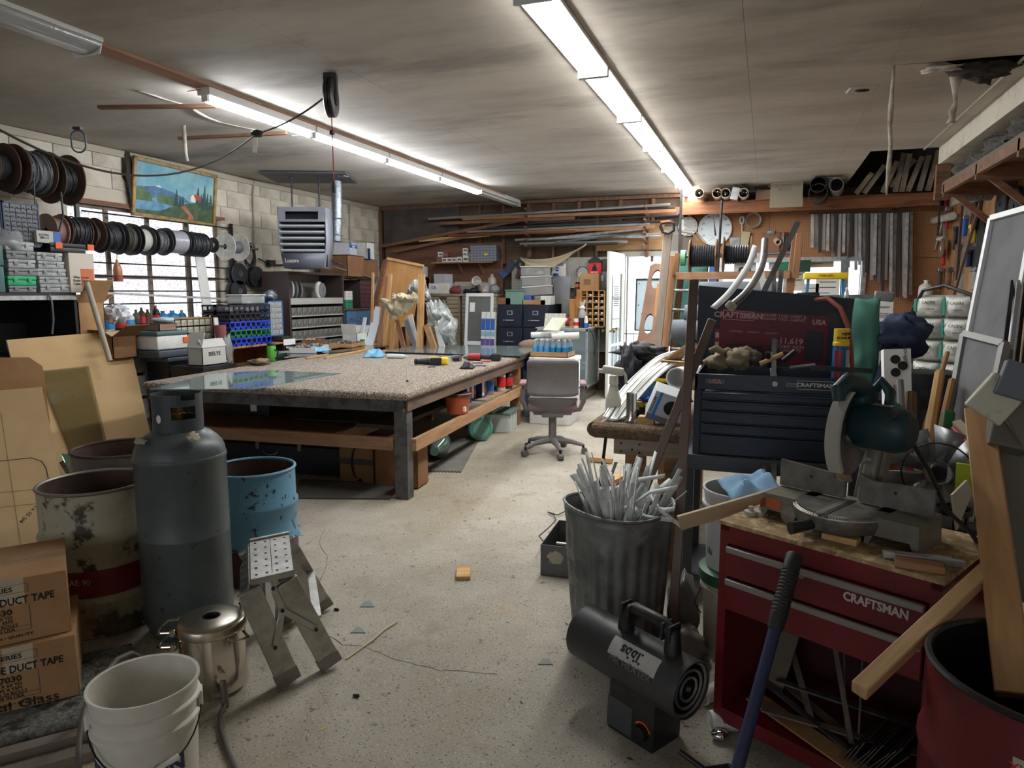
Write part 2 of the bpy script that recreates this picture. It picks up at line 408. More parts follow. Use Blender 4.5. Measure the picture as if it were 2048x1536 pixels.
em=N.new('ShaderNodeEmission');em.inputs[1].default_value=.56;L.new(ramp.outputs[0],em.inputs[0])
ou=N.new('ShaderNodeOutputMaterial');L.new(em.outputs[0],ou.inputs[0]);film=m
win=tag(MB().L((XL-.14,WY0,WZ0),(XL-.12,WY1,WZ1)).B('window_1',mat('window backing',(120,120,120),.9)),'large workshop window with crinkled white film panes','window',kind='structure')
winm=mat('weathered window frame',(120,108,98),.7,c2=(90,74,62),ns=8)
cols=[WY0+.02,5.37,5.87,6.4,WY1-.02];rows=[WZ0+.02,1.66,WZ1-.02]
for i in range(4):
    for j in range(2): MB().L((XL-.105,cols[i]+.02,rows[j]+.02),(XL-.1,cols[i+1]-.02,rows[j+1]-.02)).B('pane',film,win)
for c_ in cols: MB().L((XL-.115,c_-.022,WZ0),(XL-.075,c_+.022,WZ1)).B('mullion',winm,win)
for r_ in rows: MB().L((XL-.115,WY0,r_-.018),(XL-.078,WY1,r_+.018)).B('window_rail',winm,win)
MB().L((XL-.2,WY0-.04,WZ0-.05),(XL+.17,WY1+.04,WZ0-.015)).B('window_sill',mat('dusty sill',(176,158,130),.85,c2=(140,118,92),ns=9),wl)
MB().L((XL-.02,WY0-.05,WZ1),(XL+.012,WY1+.05,WZ1+.035)).B('window_lintel',mat('rusty lintel',(128,84,66),.8),wl)
# security rods in front of the window
gr=thing('window_bars','black iron security bars across the crinkled window','window bars',(XL+.05,5.9,1.1))
for z_ in (2.27,1.79,1.66,1.515,1.385): MB().cyl((0,5.0-5.9,z_-1.1),(0,6.98-5.9,z_-1.1),.008,6).B('rod',blackm,gr)
for y_ in (4.95,6.98): MB().box((0,y_-5.9,.6),(.03,.035,1.25)).B('post',blackm,gr)
MB().box((0,6.3-5.9,.6),(.012,.02,1.15)).B('post',blackm,gr)
# conduits on the left wall
for y_ in (7.42,9.62):
    o=MB().tube([(XL+.02,y_,1.62),(XL+.02,y_+.02,2.72),(XL+.03,y_+.04,2.86),(XL+.05,y_+.05,2.915)],.012,8).B('wall_conduit',mat('painted conduit',(172,164,150),.6));tag(o,'thin cream conduit running up the block wall beside the '+('painting' if y_ < 8 else 'cardboard boxes'),'conduit')

# back wall: studs over dark sheathing, door opening, window
DX0,DX1,DZ=-2.0,-1.12,2.03
BW0,BW1,BZ0,BZ1=-.62,1.17,.85,1.92
sheath=mat('dark sheathing',(104,84,66),.9,c2=(76,60,50),ns=2.5)
mb=MB()
for x0,x1,z0,z1 in ((XL-.2,DX0,0,H),(DX0,DX1,DZ,H),(DX1,BW0,0,H),(BW0,BW1,0,BZ0),(BW0,BW1,BZ1,H),(BW1,XR+.1,0,H)): mb.L((x0,YB,z0),(x1,YB+.12,z1))
wb=tag(mb.B('wall_back',sheath),'unfinished stud back wall with dark sheathing','wall',kind='structure')
studm=wood('brown stud',(126,90,68),(96,66,50),axis=2)
for x in [XL+.05,-5.75,-5.3,-4.75,-4.35,-3.95,-3.54,-3.13,-2.73,-2.45,-2.1,-1.62,-1.2]:
    MB().L((x-.02,YB-.09,1.95 if x > -4 else .2),(x+.02,YB,H-.05)).B('stud',studm,wb)
MB().L((XL,YB-.09,H-.06),(-1.1,YB,H-.01)).B('top_plate',studm,wb)
MB().L((-3.9,YB-.1,2.62),(-1.1,YB-.06,2.72)).B('blocking',studm,wb)
# plywood and pegboard facings
plyp=MB().L((XL+.15,YB-.11,.2),(-3.95,YB-.095,2.28)).B('plywood_panel',wood('reddish plywood',(122,84,64),(92,60,46),axis=0,ring=7),wb)
MB().L((XL+.12,YB-.1,2.3),(XL+1.5,YB-.092,H-.06)).B('dark_panel',mat('dark panel',(84,74,70),.9,c2=(64,56,54),ns=3),wb)
def pegmat(name,c,hole):
    m,nt,b=nodes(name);N=nt.nodes;L=nt.links
    tc=N.new('ShaderNodeTexCoord');sx=N.new('ShaderNodeSeparateXYZ');L.new(tc.outputs['Object'],sx.inputs[0])
    def frac(o,):
        a=N.new('ShaderNodeMath');a.operation='MULTIPLY';a.inputs[1].default_value=1/.0254;L.new(o,a.inputs[0])
        f=N.new('ShaderNodeMath');f.operation='FRACT';L.new(a.outputs[0],f.inputs[0])
        s=N.new('ShaderNodeMath');s.operation='SUBTRACT';s.inputs[1].default_value=.5;L.new(f.outputs[0],s.inputs[0])
        p=N.new('ShaderNodeMath');p.operation='POWER';p.inputs[1].default_value=2;L.new(s.outputs[0],p.inputs[0])
        return p.outputs[0]
    def out(i):
        return sx.outputs[i]
    mx0=N.new('ShaderNodeMath');mx0.operation='ADD';L.new(out(0),mx0.inputs[0]);L.new(out(1),mx0.inputs[1])
    ad=N.new('ShaderNodeMath');ad.operation='ADD';L.new(frac(mx0.outputs[0]),ad.inputs[0]);L.new(frac(out(2)),ad.inputs[1])
    lt=N.new('ShaderNodeMath');lt.operation='LESS_THAN';lt.inputs[1].default_value=.036;L.new(ad.outputs[0],lt.inputs[0])
    t=N.new('ShaderNodeTexNoise');t.inputs['Scale'].default_value=1.6;L.new(tc.outputs['Object'],t.inputs[0])
    m1=N.new('ShaderNodeMix');m1.data_type='RGBA';L.new(t.outputs[0],m1.inputs[0]);m1.inputs[6].default_value=lin(c);m1.inputs[7].default_value=lin([int(k*.82) for k in c])
    m2=N.new('ShaderNodeMix');m2.data_type='RGBA';L.new(lt.outputs[0],m2.inputs[0]);L.new(m1.outputs[2],m2.inputs[6]);m2.inputs[7].default_value=lin(hole)
    L.new(m2.outputs[2],b.inputs['Base Color']);b.inputs['Roughness'].default_value=.7;return m
pegw=pegmat('white pegboard',(186,184,172),(70,66,60));pegb=pegmat('brown pegboard',(182,130,88),(72,46,32))
MB().L((-3.8,YB-.115,.6),(-2.9,YB-.1,2.0)).B('pegboard_panel',pegw,wb)
MB().L((-2.895,YB-.115,.6),(-2.08,YB-.1,2.03)).B('pegboard_panel',pegw,wb)
MB().L((-1.1,YB-.06,1.95),(-.02,YB-.045,2.6)).B('pegboard_panel',pegb,wb)
MB().L((-.015,YB-.06,1.95),(XR,YB-.045,2.6)).B('pegboard_panel',pegb,wb)
MB().L((-1.1,YB-.06,1.0),(BW0-.06,YB-.045,1.945)).B('pegboard_panel',pegb,wb)
MB().L((BW1+.06,YB-.06,.9),(XR,YB-.045,1.945)).B('pegboard_panel',pegb,wb)
MB().L((BW1+.06,YB-.1,.86),(XR,YB-.045,.9)).B('wall_rail',fir,wb)
MB().L((BW1+.1,YB-.1,.75),(XR,YB-.05,.86)).B('wall_rail',fir,wb)
greyw=mat('grey painted panel',(128,122,114),.7)
MB().L((DX0-.1,YB-.08,DZ+.02),(DX1+.05,YB-.05,2.45)).B('header_panel',greyw,wb)
MB().L((-2.45,YB-.1,2.12),(-1.45,YB-.085,2.5)).B('plywood_scrap',wood('tan ply',(176,140,96),(150,112,72),ring=6),wb)
# door opening trim and the world outside it
dtr=mat('grey trim',(168,164,156),.6)
tr1=tag(MB().L((DX0-.06,YB-.1,0),(DX0,YB+.14,DZ)).L((DX1,YB-.1,0),(DX1+.06,YB+.14,DZ)).L((DX0-.06,YB-.1,DZ),(DX1+.06,YB+.14,DZ+.07)).B('trim_1',dtr),'grey painted trim around the back doorway','trim',kind='structure')
snow=mat('snowy yard',(236,238,242),.8,c2=(212,216,222),ns=1)
tag(MB().L((-9,YB+.13,-.08),(7,YB+14,-.02)).B('yard_ground',snow),'bright snowy yard outside the back door','ground',kind='structure')
bf=thing('yard_building','pale building front seen through the back doorway','building',(-1.9,YB+3.2,-.02))
MB().L((-3.2,0,0),(4.5,.2,1.35)).B('wall',mat('pale siding',(214,220,230),.8),bf)
for k in range(5): MB().L((-3.2,-.03,.14+k*.26),(4.5,0,.38+k*.26)).B('siding_board',mat('pale board',(222,228,236),.8),bf)
# storm panel leaning in the doorway
sp=thing('storm_screen','framed glass panel standing in the bright back doorway','glass panel',frame(at(1298,657,y=YB+.05),(1,0,0),(0,.05,1)))
MB().L((-.2,0,-.02),(.36,.006,.72)).B('pane',mat('pale blue panel',(196,214,226),.3),sp)
for lo,hi in (((-.22,-.01,-.04),(-.2,.015,.75)),((.36,-.01,-.04),(.38,.015,.75)),((-.22,-.01,.72),(.38,.015,.75)),((-.22,-.01,-.04),(.38,.015,-.02))): MB().L(lo,hi).B('frame_bar',dsteel,sp)
for x,z_ in ((-.17,.67),(.31,.67),(-.17,.35),(-.12,.22)): MB().cyl((x,-.003,z_),(x,0,z_),.009,10).B('bolt',dsteel,sp)
# white rear window with papers
wn2=tag(MB().L((BW0,YB+.09,BZ0),(BW1,YB+.1,BZ1)).B('window_2',mat('window glow',(232,236,240),.6,emit=.75)),'rear window half covered with papers behind the tool chest','window',kind='structure')
for lo,hi in (((BW0-.06,YB-.09,BZ0-.05),(BW0,YB+.1,BZ1+.06)),((BW1,YB-.09,BZ0-.05),(BW1+.06,YB+.1,BZ1+.06)),((BW0,YB-.09,BZ1),(BW1,YB+.1,BZ1+.06)),((BW0,YB-.12,BZ0-.05),(BW1,YB+.1,BZ0)),((.2,YB-.02,BZ0),(.24,YB+.09,BZ1))): MB().L(lo,hi).B('window_frame',alu,wn2)
# right wall, soffit and end wall behind the viewer
tanw=wood('tan plywood wall',(164,122,80),(138,98,62),axis=2,ring=5)
wr=tag(MB().L((XR,YF,0),(XR+.12,YB+.1,H)).B('wall_right',mort),'right wall with plywood tool boards','wall',kind='structure')
y=3.2
while y < YB-.1:
    MB().L((XR-.02,y+.004,.1),(XR,min(y+1.2,YB)-.004,2.55)).B('plywood_panel',tanw,wr);y += 1.2
sof=tag(MB().L((1.52,YF,2.74),(XR+.05,8.1,H)).B('trim_2',mat('cream soffit',(196,188,172),.85,c2=(164,154,138),ns=5,lo=.5,hi=.75)),'cream boxed beam along the top of the right wall','beam',kind='structure')
MB().cyl((1.4,YF,H-.01),(1.4,8.15,H-.01),.01,6).B('conduit',mat('cream conduit',(170,160,144),.7),sof)
MB().L((1.5,8.02,2.4),(1.62,8.1,2.74)).B('post',oldwood,sof)
tag(MB().L((XL-.2,YF-.1,0),(XR+.2,YF,H)).B('wall_front',mat('front wall',(150,144,134),.9)),'plain wall behind the viewer','wall',kind='structure')
# fill door with fill glow panes added out of view to brighten the foreground
w3=tag(MB().L((-4.6,YF,0),(1.4,YF+.04,2.5)).B('fill_door_1',mat('fill door',(170,168,160),.6)),'unseen added fill door with frosted panes behind the viewer','door',kind='structure')
fill_em=emis('fill glow',(236,242,250),FILL)
for i in range(6):
    for j in range(2): MB().L((-4.5+i*.98,YF+.04,1.0+j*.72),(-3.62+i*.98,YF+.05,1.62+j*.72)).B('pane',fill_em,w3)
# ================================================================ ceiling lights and things hung from the ceiling
whitem=mat('white enamel',(222,224,224),.4)
tube_on=emis('lit tube',(240,247,255),TUBE);lens_on=emis('lit lens',(250,250,246),LENS)
lit=thing('strip_light','x','light',(0,0,0))
MB().box((0,0,-.035),(.11,1.22,.07),b=.004).B('channel',whitem,lit)
for s_ in (-.59,.59): MB().box((0,s_,-.085),(.05,.025,.05)).B('socket',whitem,lit)
MB().cyl((0,-.575,-.098),(0,.575,-.098),.018,12).B('tube',tube_on,lit)
MB().cyl((0,-.63,-.035),(-.09,-.66,-.05),.003,5).B('wire',redp,lit)
XLT=-3.72
ypos=[4.02+.61+i*1.235 for i in range(4)]
nm=['first bare strip light of the left row, nearest the hanging reel','second bare strip light of the left row','third bare strip light of the left row','last lit bare strip light of the left row']
for i,y in enumerate(ypos):
    m_=TR((XLT,y,H))
    if i == 0: lit.matrix_world=m_;lit['label']=nm[0];lit['group']='bare strip lights in the left row'
    else: dup(lit,m_,nm[i])
off=thing('unlit_strip_light','unlit two-tube strip light at the far end of the left row','light',(XLT,9.7,H))
MB().box((0,0,-.03),(.12,1.6,.06),b=.004).B('channel',whitem,off)
for x in (-.04,.04): MB().cyl((x,-.75,-.085),(x,.75,-.085),.018,10).B('tube',mat('unlit tube',(214,216,214),.3),off)
for s_ in (-.78,.78): MB().box((0,s_,-.075),(.13,.03,.06)).B('socket',whitem,off)
# wooden runner the left row hangs on
tag(place(MB().box((0,0,0),(.14,8.2,.018)).B('ceiling_runner',wood('pinkish runner board',(172,128,104),(146,104,82),axis=1)),(XLT,5.7,H-.009)),'pinkish wooden runner board on the ceiling above the left lights','board')
wl_=thing('wrap_light','dark wrap-around lens light at the upper left corner','light',(XLT+.02,2.4,H))
MB().box((0,0,-.012),(.26,1.45,.024),b=.004).B('pan',whitem,wl_)
MB().grid(lambda a,b_: (-.12+.24*a,-.72+1.44*b_,-.024-.055*sin(PI*a)**.5),14,1).B('lens',mat('prismatic lens',(196,198,200),.15,trans=.35,bump=.2,bs=120),wl_,solid=.003)
for s_ in (-.725,.725): MB().prism([(-.12,0),(.12,0),(.1,-.06),(-.1,-.06)],.006,TR((0,s_-.003,-.024)) @ rot(90,0,0)).B('end_cap',whitem,wl_)
rl=thing('wrap_light','x','light',(0,0,0))
MB().box((0,0,-.012),(.2,1.225,.024),b=.003).B('pan',whitem,rl)
MB().grid(lambda a,b_: (-.085+.17*a,-.6+1.2*b_,-.024-.04*sin(PI*a)**.5),10,1).B('lens',lens_on,rl)
for s_ in (-.606,.606): MB().box((0,s_,-.045),(.19,.012,.05)).B('end_cap',whitem,rl)
nm=['nearest of the glowing wrap lights in the right row','second glowing wrap light of the right row','third glowing wrap light of the right row','fourth glowing wrap light of the right row','fifth glowing wrap light of the right row','farthest glowing wrap light, by the pegboard wall']
for i in range(6):
    m_=TR((-1.1,3.93+i*1.25,H))
    if i == 0: rl.matrix_world=m_;rl['label']=nm[0];rl['group']='wrap lights in the right row'
    else: dup(rl,m_,nm[i])
# cord reel
p=at(662,195,y=4.1)
rz=12
reel=thing('cord_reel','black retractable cord reel hanging from the ceiling','cord reel',TR(p) @ rot(0,0,112))
MB().la([(.0,-.03),(.115,-.03),(.125,-.022),(.125,-.004),(.12,0),(.125,.004),(.125,.022),(.115,.03),(0,.03)],32,rot(90,0,0)).B('drum',blackm,reel)
MB().la([(0,.03),(.05,.03),(.05,.04),(0,.04)],20,rot(90,0,0)).B('hub',black,reel)
MB().box((0,0,.135),(.05,.075,.03)).box((0,.04,.06),(.05,.006,.17)).box((0,-.04,.06),(.05,.006,.17)).B('bracket',dsteel,reel)
MB().tube([(.022*cos(a),0,.178+.028*sin(a)) for a in [k*PI/6 for k in range(12)]],.005,6,cl=True).B('hook',dsteel,reel)
MB().cyl((0,0,.2),(0,0,H-p.z),.004,6).B('eye_bolt',dsteel,reel)
def sag(a,b_,s,n=14): return [a.lerp(b_,k/n)-V((0,0,s*4*(k/n)*(1-k/n))) for k in range(n+1)]
a=p+V((-.06,0,-.0));kn=at(513,267,y=4.1);e1=at(0,260,y=2.3)
cordm=mat('grey cord',(72,66,62),.7)
c1=tag(MB().tube(sag(a,kn,.03),.006,6).tube(sag(kn,e1,.24,22),.006,6).B('sagging_cable',cordm),'long dark cord sagging from the reel to the left','cord')
MB().blob(kn,(.09,.05,.05),3,.3,8).B('cord_stop',black,c1)
q=kn+V((.0,-.02,-.02));MB().box(q-V((0,0,.06)),(.03,.004,.1),r=(0,6,20)).B('paper_tag',paper,c1)
b0=p-V((0,0,.12));b1=at(668,370,y=4.1)
c2_=tag(MB().cyl(b0,b1,.004,6).B('pull_cable',mat('red cord',(150,46,44),.6)),'red pull cord with a plug hanging straight down from the reel','cord')
MB().box(at(664,265,y=4.1),(.03,.03,.03),b=.008).B('ball_stop',black,c2_)
MB().la([(0,0),(.012,0),(.014,.04),(.01,.075),(0,.075)],12,TR(b1-V((0,0,.05)))).B('plug',dsteel,c2_)
# oval ring hanger at left
p=at(157,283,y=3.6)
og=thing('oval_hanger','grey oval ring hanger under the ceiling at the left','hanger',TR(p) @ rot(0,0,20))
MB().tube([(.048*cos(a)*(1 if abs(cos(a)) < .8 else 1.0),0,(.026 if sin(a) > 0 else -.026)+.045*sin(a)) for a in [k*PI/10 for k in range(20)]],.006,6,cl=True).B('ring',mat('blue grey steel',(92,100,112),.5),og)
MB().box((0,0,.085),(.05,.03,.016)).B('plate',dsteel,og)
# two ledger sticks and a hanging torn strip
def stick(name,u0,v0,u1,v1,y0,y1,w_,h_,label,m_=fir,cat='board',z=None):
    if z is not None: P,Q=at(u0,v0,z=z),at(u1,v1,z=z)
    else: P,Q=at(u0,v0,y=y0),at(u1,v1,y=y1)
    o=MB().box((0,0,0),((Q-P).length,w_,h_),b=.002).B(name,m_);o.matrix_world=frame((P+Q)/2,Q-P,(0,0,1));return tag(o,label,cat)
stick('ceiling_batten',198,215,432,212,0,0,.045,.025,'brown batten floating below the ceiling, left of the strip lights',oldwood,z=2.86)
stick('ceiling_batten',358,277,573,266,0,0,.04,.025,'second brown batten below the ceiling, above the painting',oldwood,z=2.86)
P=[at(u,v,y=4.9) for u,v in ((361,212),(366,240),(368,275),(370,305),(373,322))]
MB_=MB();vs=[]
for i,p in enumerate(P): vs += [p+V((-.018,0,0)),p+V((.016,.01,0))]
tag(MB_.add(vs,[(2*i,2*i+1,2*i+3,2*i+2) for i in range(4)],sm=True).B('paper_strip',tornp,solid=.004),'pale strip of torn paper hanging from the ceiling battens','paper strip')
p=at(685,352,z=H-.03);o=thing('ceiling_box','small grey junction box with wires on the ceiling','junction box',p)
MB().box((0,0,.01),(.1,.1,.04),b=.003).B('box',steel,o)
for a,b_ in (((.02,.02,0),(.05,.06,-.08)),((-.02,0,0),(-.04,.02,-.09))): MB().cyl(a,b_,.003,5).B('wire',cordm,o)
for (u,v,s_) in ((0,62,.22),):
    p=at(8,60,y=2.9);tag(MB().box(p,(.35,.05,.03)).B('wood_scrap',mat('dark red wood',(96,48,44),.7)),'dark red wooden stub under the ceiling at the left edge','board')
# ================================================================ left wall: picture, spools, cabinets
def slab(name,P,th,m_,parent=None,flip=False):
    P=[V(p) for p in P];n=(P[1]-P[0]).cross(P[2]-P[0]).normalized()*th*(-1 if flip else 1)
    k=len(P);mb=MB();vs=P+[p+n for p in P]
    mb.add(vs,[list(range(k)),[i+k for i in range(k)][::-1]]+[(i,(i+1) % k,(i+1) % k+k,i+k) for i in range(k)])
    return mb.B(name,m_,parent)
# landscape painting in a gilt frame
pt=thing('painting','landscape painting of a cottage, lake and mountains in a gilt frame','painting',frame((XL+.04,6.17,2.575),(0,1,-.02),(.12,0,1)))
PW,PH=1.16,.6
gilt=mat('worn gilt frame',(170,140,88),.5,c2=(128,100,62),ns=12)
for lo,hi in (((-PW/2,-.03,PH/2-.04),(PW/2,.0,PH/2)),((-PW/2,-.03,-PH/2),(PW/2,.0,-PH/2+.04)),((-PW/2,-.03,-PH/2),(-PW/2+.04,.0,PH/2)),((PW/2-.04,-.03,-PH/2),(PW/2,.0,PH/2))): MB().L(lo,hi,b=.005).B('frame_bar',gilt,pt)
W2,H2=PW/2-.035,PH/2-.035
def art(name,pts,c,d,c2=None,ns=8):
    MB().prism([(x*W2,z*H2) for x,z in pts],.001,TR((0,-.006-d*.0009,0)) @ rot(90,0,0)).B(name,mat('paint '+name+str(c),c,.6,c2=c2,ns=ns),pt)
art('sky',[(-1,-1),(1,-1),(1,1),(-1,1)],(104,160,178),0,(150,190,190),3)
art('mountains',[(-1,-.35),(-1,.02),(-.8,.05),(-.6,.12),(-.45,.2),(-.3,.1),(-.1,.04),(.2,-.1),(.4,-.3)],(84,124,156),1,(60,98,130),6)
art('snow_cap',[(-.54,.15),(-.45,.2),(-.36,.13),(-.42,.12),(-.46,.14)],(222,228,232),2)
art('hills',[(-1,-.6),(-1,-.1),(-.85,.0),(-.65,-.15),(-.55,-.5),(-.5,-.3),(-.4,-.15),(-.1,-.15),(.1,-.6)],(92,120,76),2,(60,90,60),7)
art('lake',[(-1,-1),(-1,-.5),(-.55,-.48),(-.5,-.2),(-.46,-.48),(.05,-.52),(-.2,-.8),(-.4,-1)],(110,160,190),3,(74,124,160),9)
art('meadow',[(-1,-1),(-.95,-.85),(-.4,-.8),(-.1,-.55),(.2,-.35),(.6,-.2),(1,-.3),(1,-1)],(52,76,54),4,(84,100,60),12)
art('path',[(.3,-1),(.34,-.8),(.16,-.55),(.1,-.4),(.2,-.36),(.3,-.55),(.46,-.8),(.48,-1)],(186,110,84),5,(150,90,70),14)
for (x,z0,z1,w_) in ((.0,-.5,.2,.07),(.1,-.5,-.1,.05),(.17,-.45,-.05,.05),(.56,-.25,.45,.08),(.66,-.4,.2,.06),(.74,-.5,.6,.09),(.83,-.45,.3,.07),(.92,-.4,.25,.08)):
    k=[];n=5
    for i in range(n): zz=z0+(z1-z0)*i/n;k += [(x-w_*(1-i/n),zz),(x-w_*(1-i/n)*.55,zz+(z1-z0)/n*.6)]
    art('fir_tree',k+[(x,z1)]+[(2*x-a,b_) for a,b_ in k[::-1]],(34,66,62),6,(50,84,70),20)
art('cottage_wall',[(.36,-.2),(.36,.0),(.43,.12),(.5,.0),(.5,-.22)],(226,222,210),7)
art('cottage_roof',[(.43,.12),(.6,.1),(.66,-.1),(.5,-.1)],(170,72,52),8)
cob=tag(MB().blob((XL+.03,5.58,2.66),(.03,.09,.45),4,.6,8).B('cobweb',mat('dusty cobweb',(70,62,54),1)),'dusty dark cobweb along the left edge of the painting','cobweb')

brn=mat('brown fibre flange',(84,62,50),.7,c2=(66,48,40),ns=9);blkf=mat('black flange',(40,40,42),.55);wht=mat('white flange',(206,204,196),.6,c2=(180,178,170),ns=20)
def ridged(r,y0,y1,pitch,amp=.25):
    n=max(2,int((y1-y0)/pitch));pr=[(r*.6,y0)]
    for i in range(n):
        t=y0+(y1-y0)*i/n;pr += [(r-pitch*amp,t),(r,t+pitch*.5)]
    return pr+[(r-pitch*amp,y1),(r*.6,y1)]
def spool(y0,y1,x,z,rf,rc,mf,mw,label,pitch=.012,left=True,right=True,group='wire spools on the wall rods',rough=0):
    c=(y0+y1)/2;o=thing('wire_spool',label,'spool',TR((x,c,z)) @ rot(R.uniform(-2,2),0,R.uniform(-3,3)),group=group)
    Mx=rot(-90,0,0);hw=(y1-y0)/2
    if left: MB().la([(.03,-hw),(rf,-hw),(rf+.002,-hw+.005),(rf,-hw+.01),(.03,-hw+.01)],32,Mx).B('flange',mf,o)
    if right: MB().la([(.03,hw-.01),(rf,hw-.01),(rf+.002,hw-.005),(rf,hw),(.03,hw)],32,Mx).B('flange',mf,o)
    MB().la(ridged(rc,-hw+.01,hw-.01,pitch),26,Mx).B('wire_winding',mw,o)
    if rough:
        mb=MB()
        for k in range(rough):
            t=R.uniform(-hw*.8,hw*.8);sl=R.uniform(-.3,.3)*hw;rr=rc*R.uniform(1.0,1.12)
            mb.tube([(rr*cos(a),t+sl*sin(a),rr*sin(a)) for a in [j*PI/9 for j in range(18)]],.005,5,cl=True)
        mb.B('loose_turns',mw,o)
    return o
def yy(u,v,x): return at(u,v,x=x).y
wg=mat('grey wire',(108,110,114),.5,c2=(80,82,86),ns=30);wd=mat('dark wire',(54,56,60),.5,c2=(36,36,40),ns=30);wo=mat('olive wire',(88,82,72),.6);ww=mat('white wire',(206,204,196),.6);wc=mat('clear tubing',(170,168,176),.2,spec=.8);wcu=mat('pinkish strap',(150,118,108),.5)
xb=-5.85
spool(yy(-30,350,xb),yy(12,350,xb),xb,2.5,.19,.1,brn,wd,'large brown spool of dark wire cut by the left picture edge')
spool(yy(26,355,xb),yy(84,360,xb),xb,2.5,.2,.155,brn,wg,'large brown spool wound full with tangled grey cable',rough=16)
spool(yy(98,362,xb),yy(138,368,xb),xb,2.48,.215,.13,brn,wd,'large brown spool of dark cable, nearest the painting',rough=6)
tag(MB().cyl((xb,3.6,2.5),(xb,yy(150,370,xb),2.5),.016,10).B('spool_rod',oldwood),'wooden rod carrying the large brown spools','rod')
o=tag(MB().tube([(xb+.15,yy(45,400,xb),2.42),(xb+.16,yy(46,450,xb),2.2),(xb+.15,yy(46,500,xb),1.95)],.005,6).tube([(xb+.15,yy(98,400,xb),2.35),(xb+.16,yy(100,440,xb),2.15),(xb+.1,yy(96,480,xb),1.95)],.008,6).B('hanging_wire',wd),'loose wire ends hanging from the large spools','wire')
x2=-5.95;zr=2.03
L_=[(92,118,.15,.12,wcu,wcu,'pinkish brown coil of strapping at the left end of the lower rod',0),(122,165,.15,.13,brn,wd,'brown spool with dark wire loops trailing down over the window',10),(172,192,.15,.08,brn,wo,'narrow brown spool, mostly bare, on the lower rod',0),(198,228,.15,.125,blkf,wd,'black spool of shiny black cable wrapped in film',4),(236,260,.155,.12,blkf,wo,'black spool of olive brown wire',3),(266,291,.15,.11,blkf,ww,'black spool wound with white rope',0),(298,326,.14,.1,blkf,wg,'black spool of thin grey wire in the middle of the window',4),(332,364,.135,.12,blkf,wc,'black spool of clear plastic tubing',0),(370,404,.13,.12,blkf,wd,'spool bundled with dark grey wire under the painting corner',8),(412,426,.085,.03,blkf,steel,'small black empty spool at the end of the lower rod',0)]
for u0,u1,rf,rc,mf,mw,lb,rg in L_: spool(yy(u0,475,x2),yy(u1,475,x2),x2,zr+.02*R.uniform(-.5,.5),rf,rc,mf,mw,lb,rough=rg)
spool(yy(450,488,x2),yy(478,490,x2),x2,zr-.0,.16,.07,wht,wg,'white plastic spool at the right end of the lower rod')
tag(MB().cyl((x2,yy(80,470,x2),zr),(x2,yy(515,490,x2),zr),.014,10).B('spool_rod',steel),'grey pipe carrying the row of small spools','rod')
wq=thing('rod_bracket','rusty bracket holding the spool pipe beside the window','bracket',(XL+.02,7.05,zr));MB().L((0,-.02,-.02),(.27,.02,.0)).L((0,-.02,-.2),(.02,.02,.1)).B('arm',oldwood,wq)
# hanging cord bundles and discs right of the window
def coil(u,v,x,rw,rh,n,label,m_=wd):
    p=at(u,v,x=x);mb=MB()
    for k in range(n):
        a0=rw*R.uniform(.75,1.1);b0=rh*R.uniform(.8,1.1);dx=R.uniform(-.03,.03)
        mb.tube([p+V((dx*sin(t)+.01*k/n,a0*cos(t),b0*sin(t)-.0)) for t in [j*PI/10 for j in range(20)]],.006,5,cl=True)
    return tag(mb.B('cord_coil',m_),label,'cord')
coil(498,510,-6.1,.1,.14,9,'bundle of grey extension cord hanging on the block wall')
def disc(u,v,x,r,label,m_=wd,y=None):
    p=at(u,v,x=x);o=thing('cord_disc',label,'spool',TR(p))
    MB().la([(.02,0),(r,0),(r,.02),(r*.6,.03),(r*.6,.05),(r,.06),(r,.08),(.02,.08)],28,rot(0,90,0)).B('winding',m_,o)
    MB().la([(0,.075),(r*.3,.075),(r*.3,.09),(0,.09)],16,rot(0,90,0)).B('hub',steel,o)
disc(470,548,-6.15,.13,'dark wire disc hanging right of the window, upper one');disc(469,582,-6.15,.13,'dark round wheel hanging right of the window, lower one',rubber);disc(505,554,-6.15,.13,'flat coil of black cable on the block wall')
tag(MB().tube([(XL+.05,7.45,1.93),(XL+.04,7.7,1.86),(XL+.05,8.0,1.87)],.01,6).box((XL+.04,7.7,1.88),(.06,.12,.08)).B('wall_outlet',black),'black outlet box and cord on the wall beside the hanging heater','outlet')
# coffee bottle hanging and white board leaning in the window
p=at(235,540,x=-6.0);o=thing('hanging_bottle','amber squeeze bottle hanging in front of the window','bottle',p)
MB().la([(0,-.11),(.035,-.11),(.042,-.09),(.042,-.0),(.03,.05),(.012,.08),(.012,.1),(0,.1)],16).B('body',mat('amber plastic',(196,132,84),.3,trans=.2),o)
MB().la([(0,-.112),(.044,-.112),(.044,-.05),(0,-.05)],16).B('dark_fill',mat('dark amber',(150,78,60),.4),o)
MB().tube([(0,0,.1),(.0,.01,.16),(0,0,.22)],.004,5).B('cord',ww,o)
tag(slab('white_board',[at(386,480,x=-6.09),at(404,480,x=-6.09),at(428,640,x=-6.02),at(410,640,x=-6.02)],.012,whitep),'narrow white board leaning across the right half of the window','board')
P,Q=at(212,586,x=-5.9),at(492,600,x=-5.75);o=MB().box((0,0,0),((Q-P).length,.022,.022)).B('long_pole',alu);o.matrix_world=frame((P+Q)/2,Q-P,(0,0,1));tag(o,'long white metal channel lying across the front of the window','pole')
P,Q=at(404,636,x=-5.8),at(474,596,x=-5.7);tag(MB().cyl(P,Q,.014,8).B('thin_pole',whitep),'short cream pole slanting up to the long channel','pole')
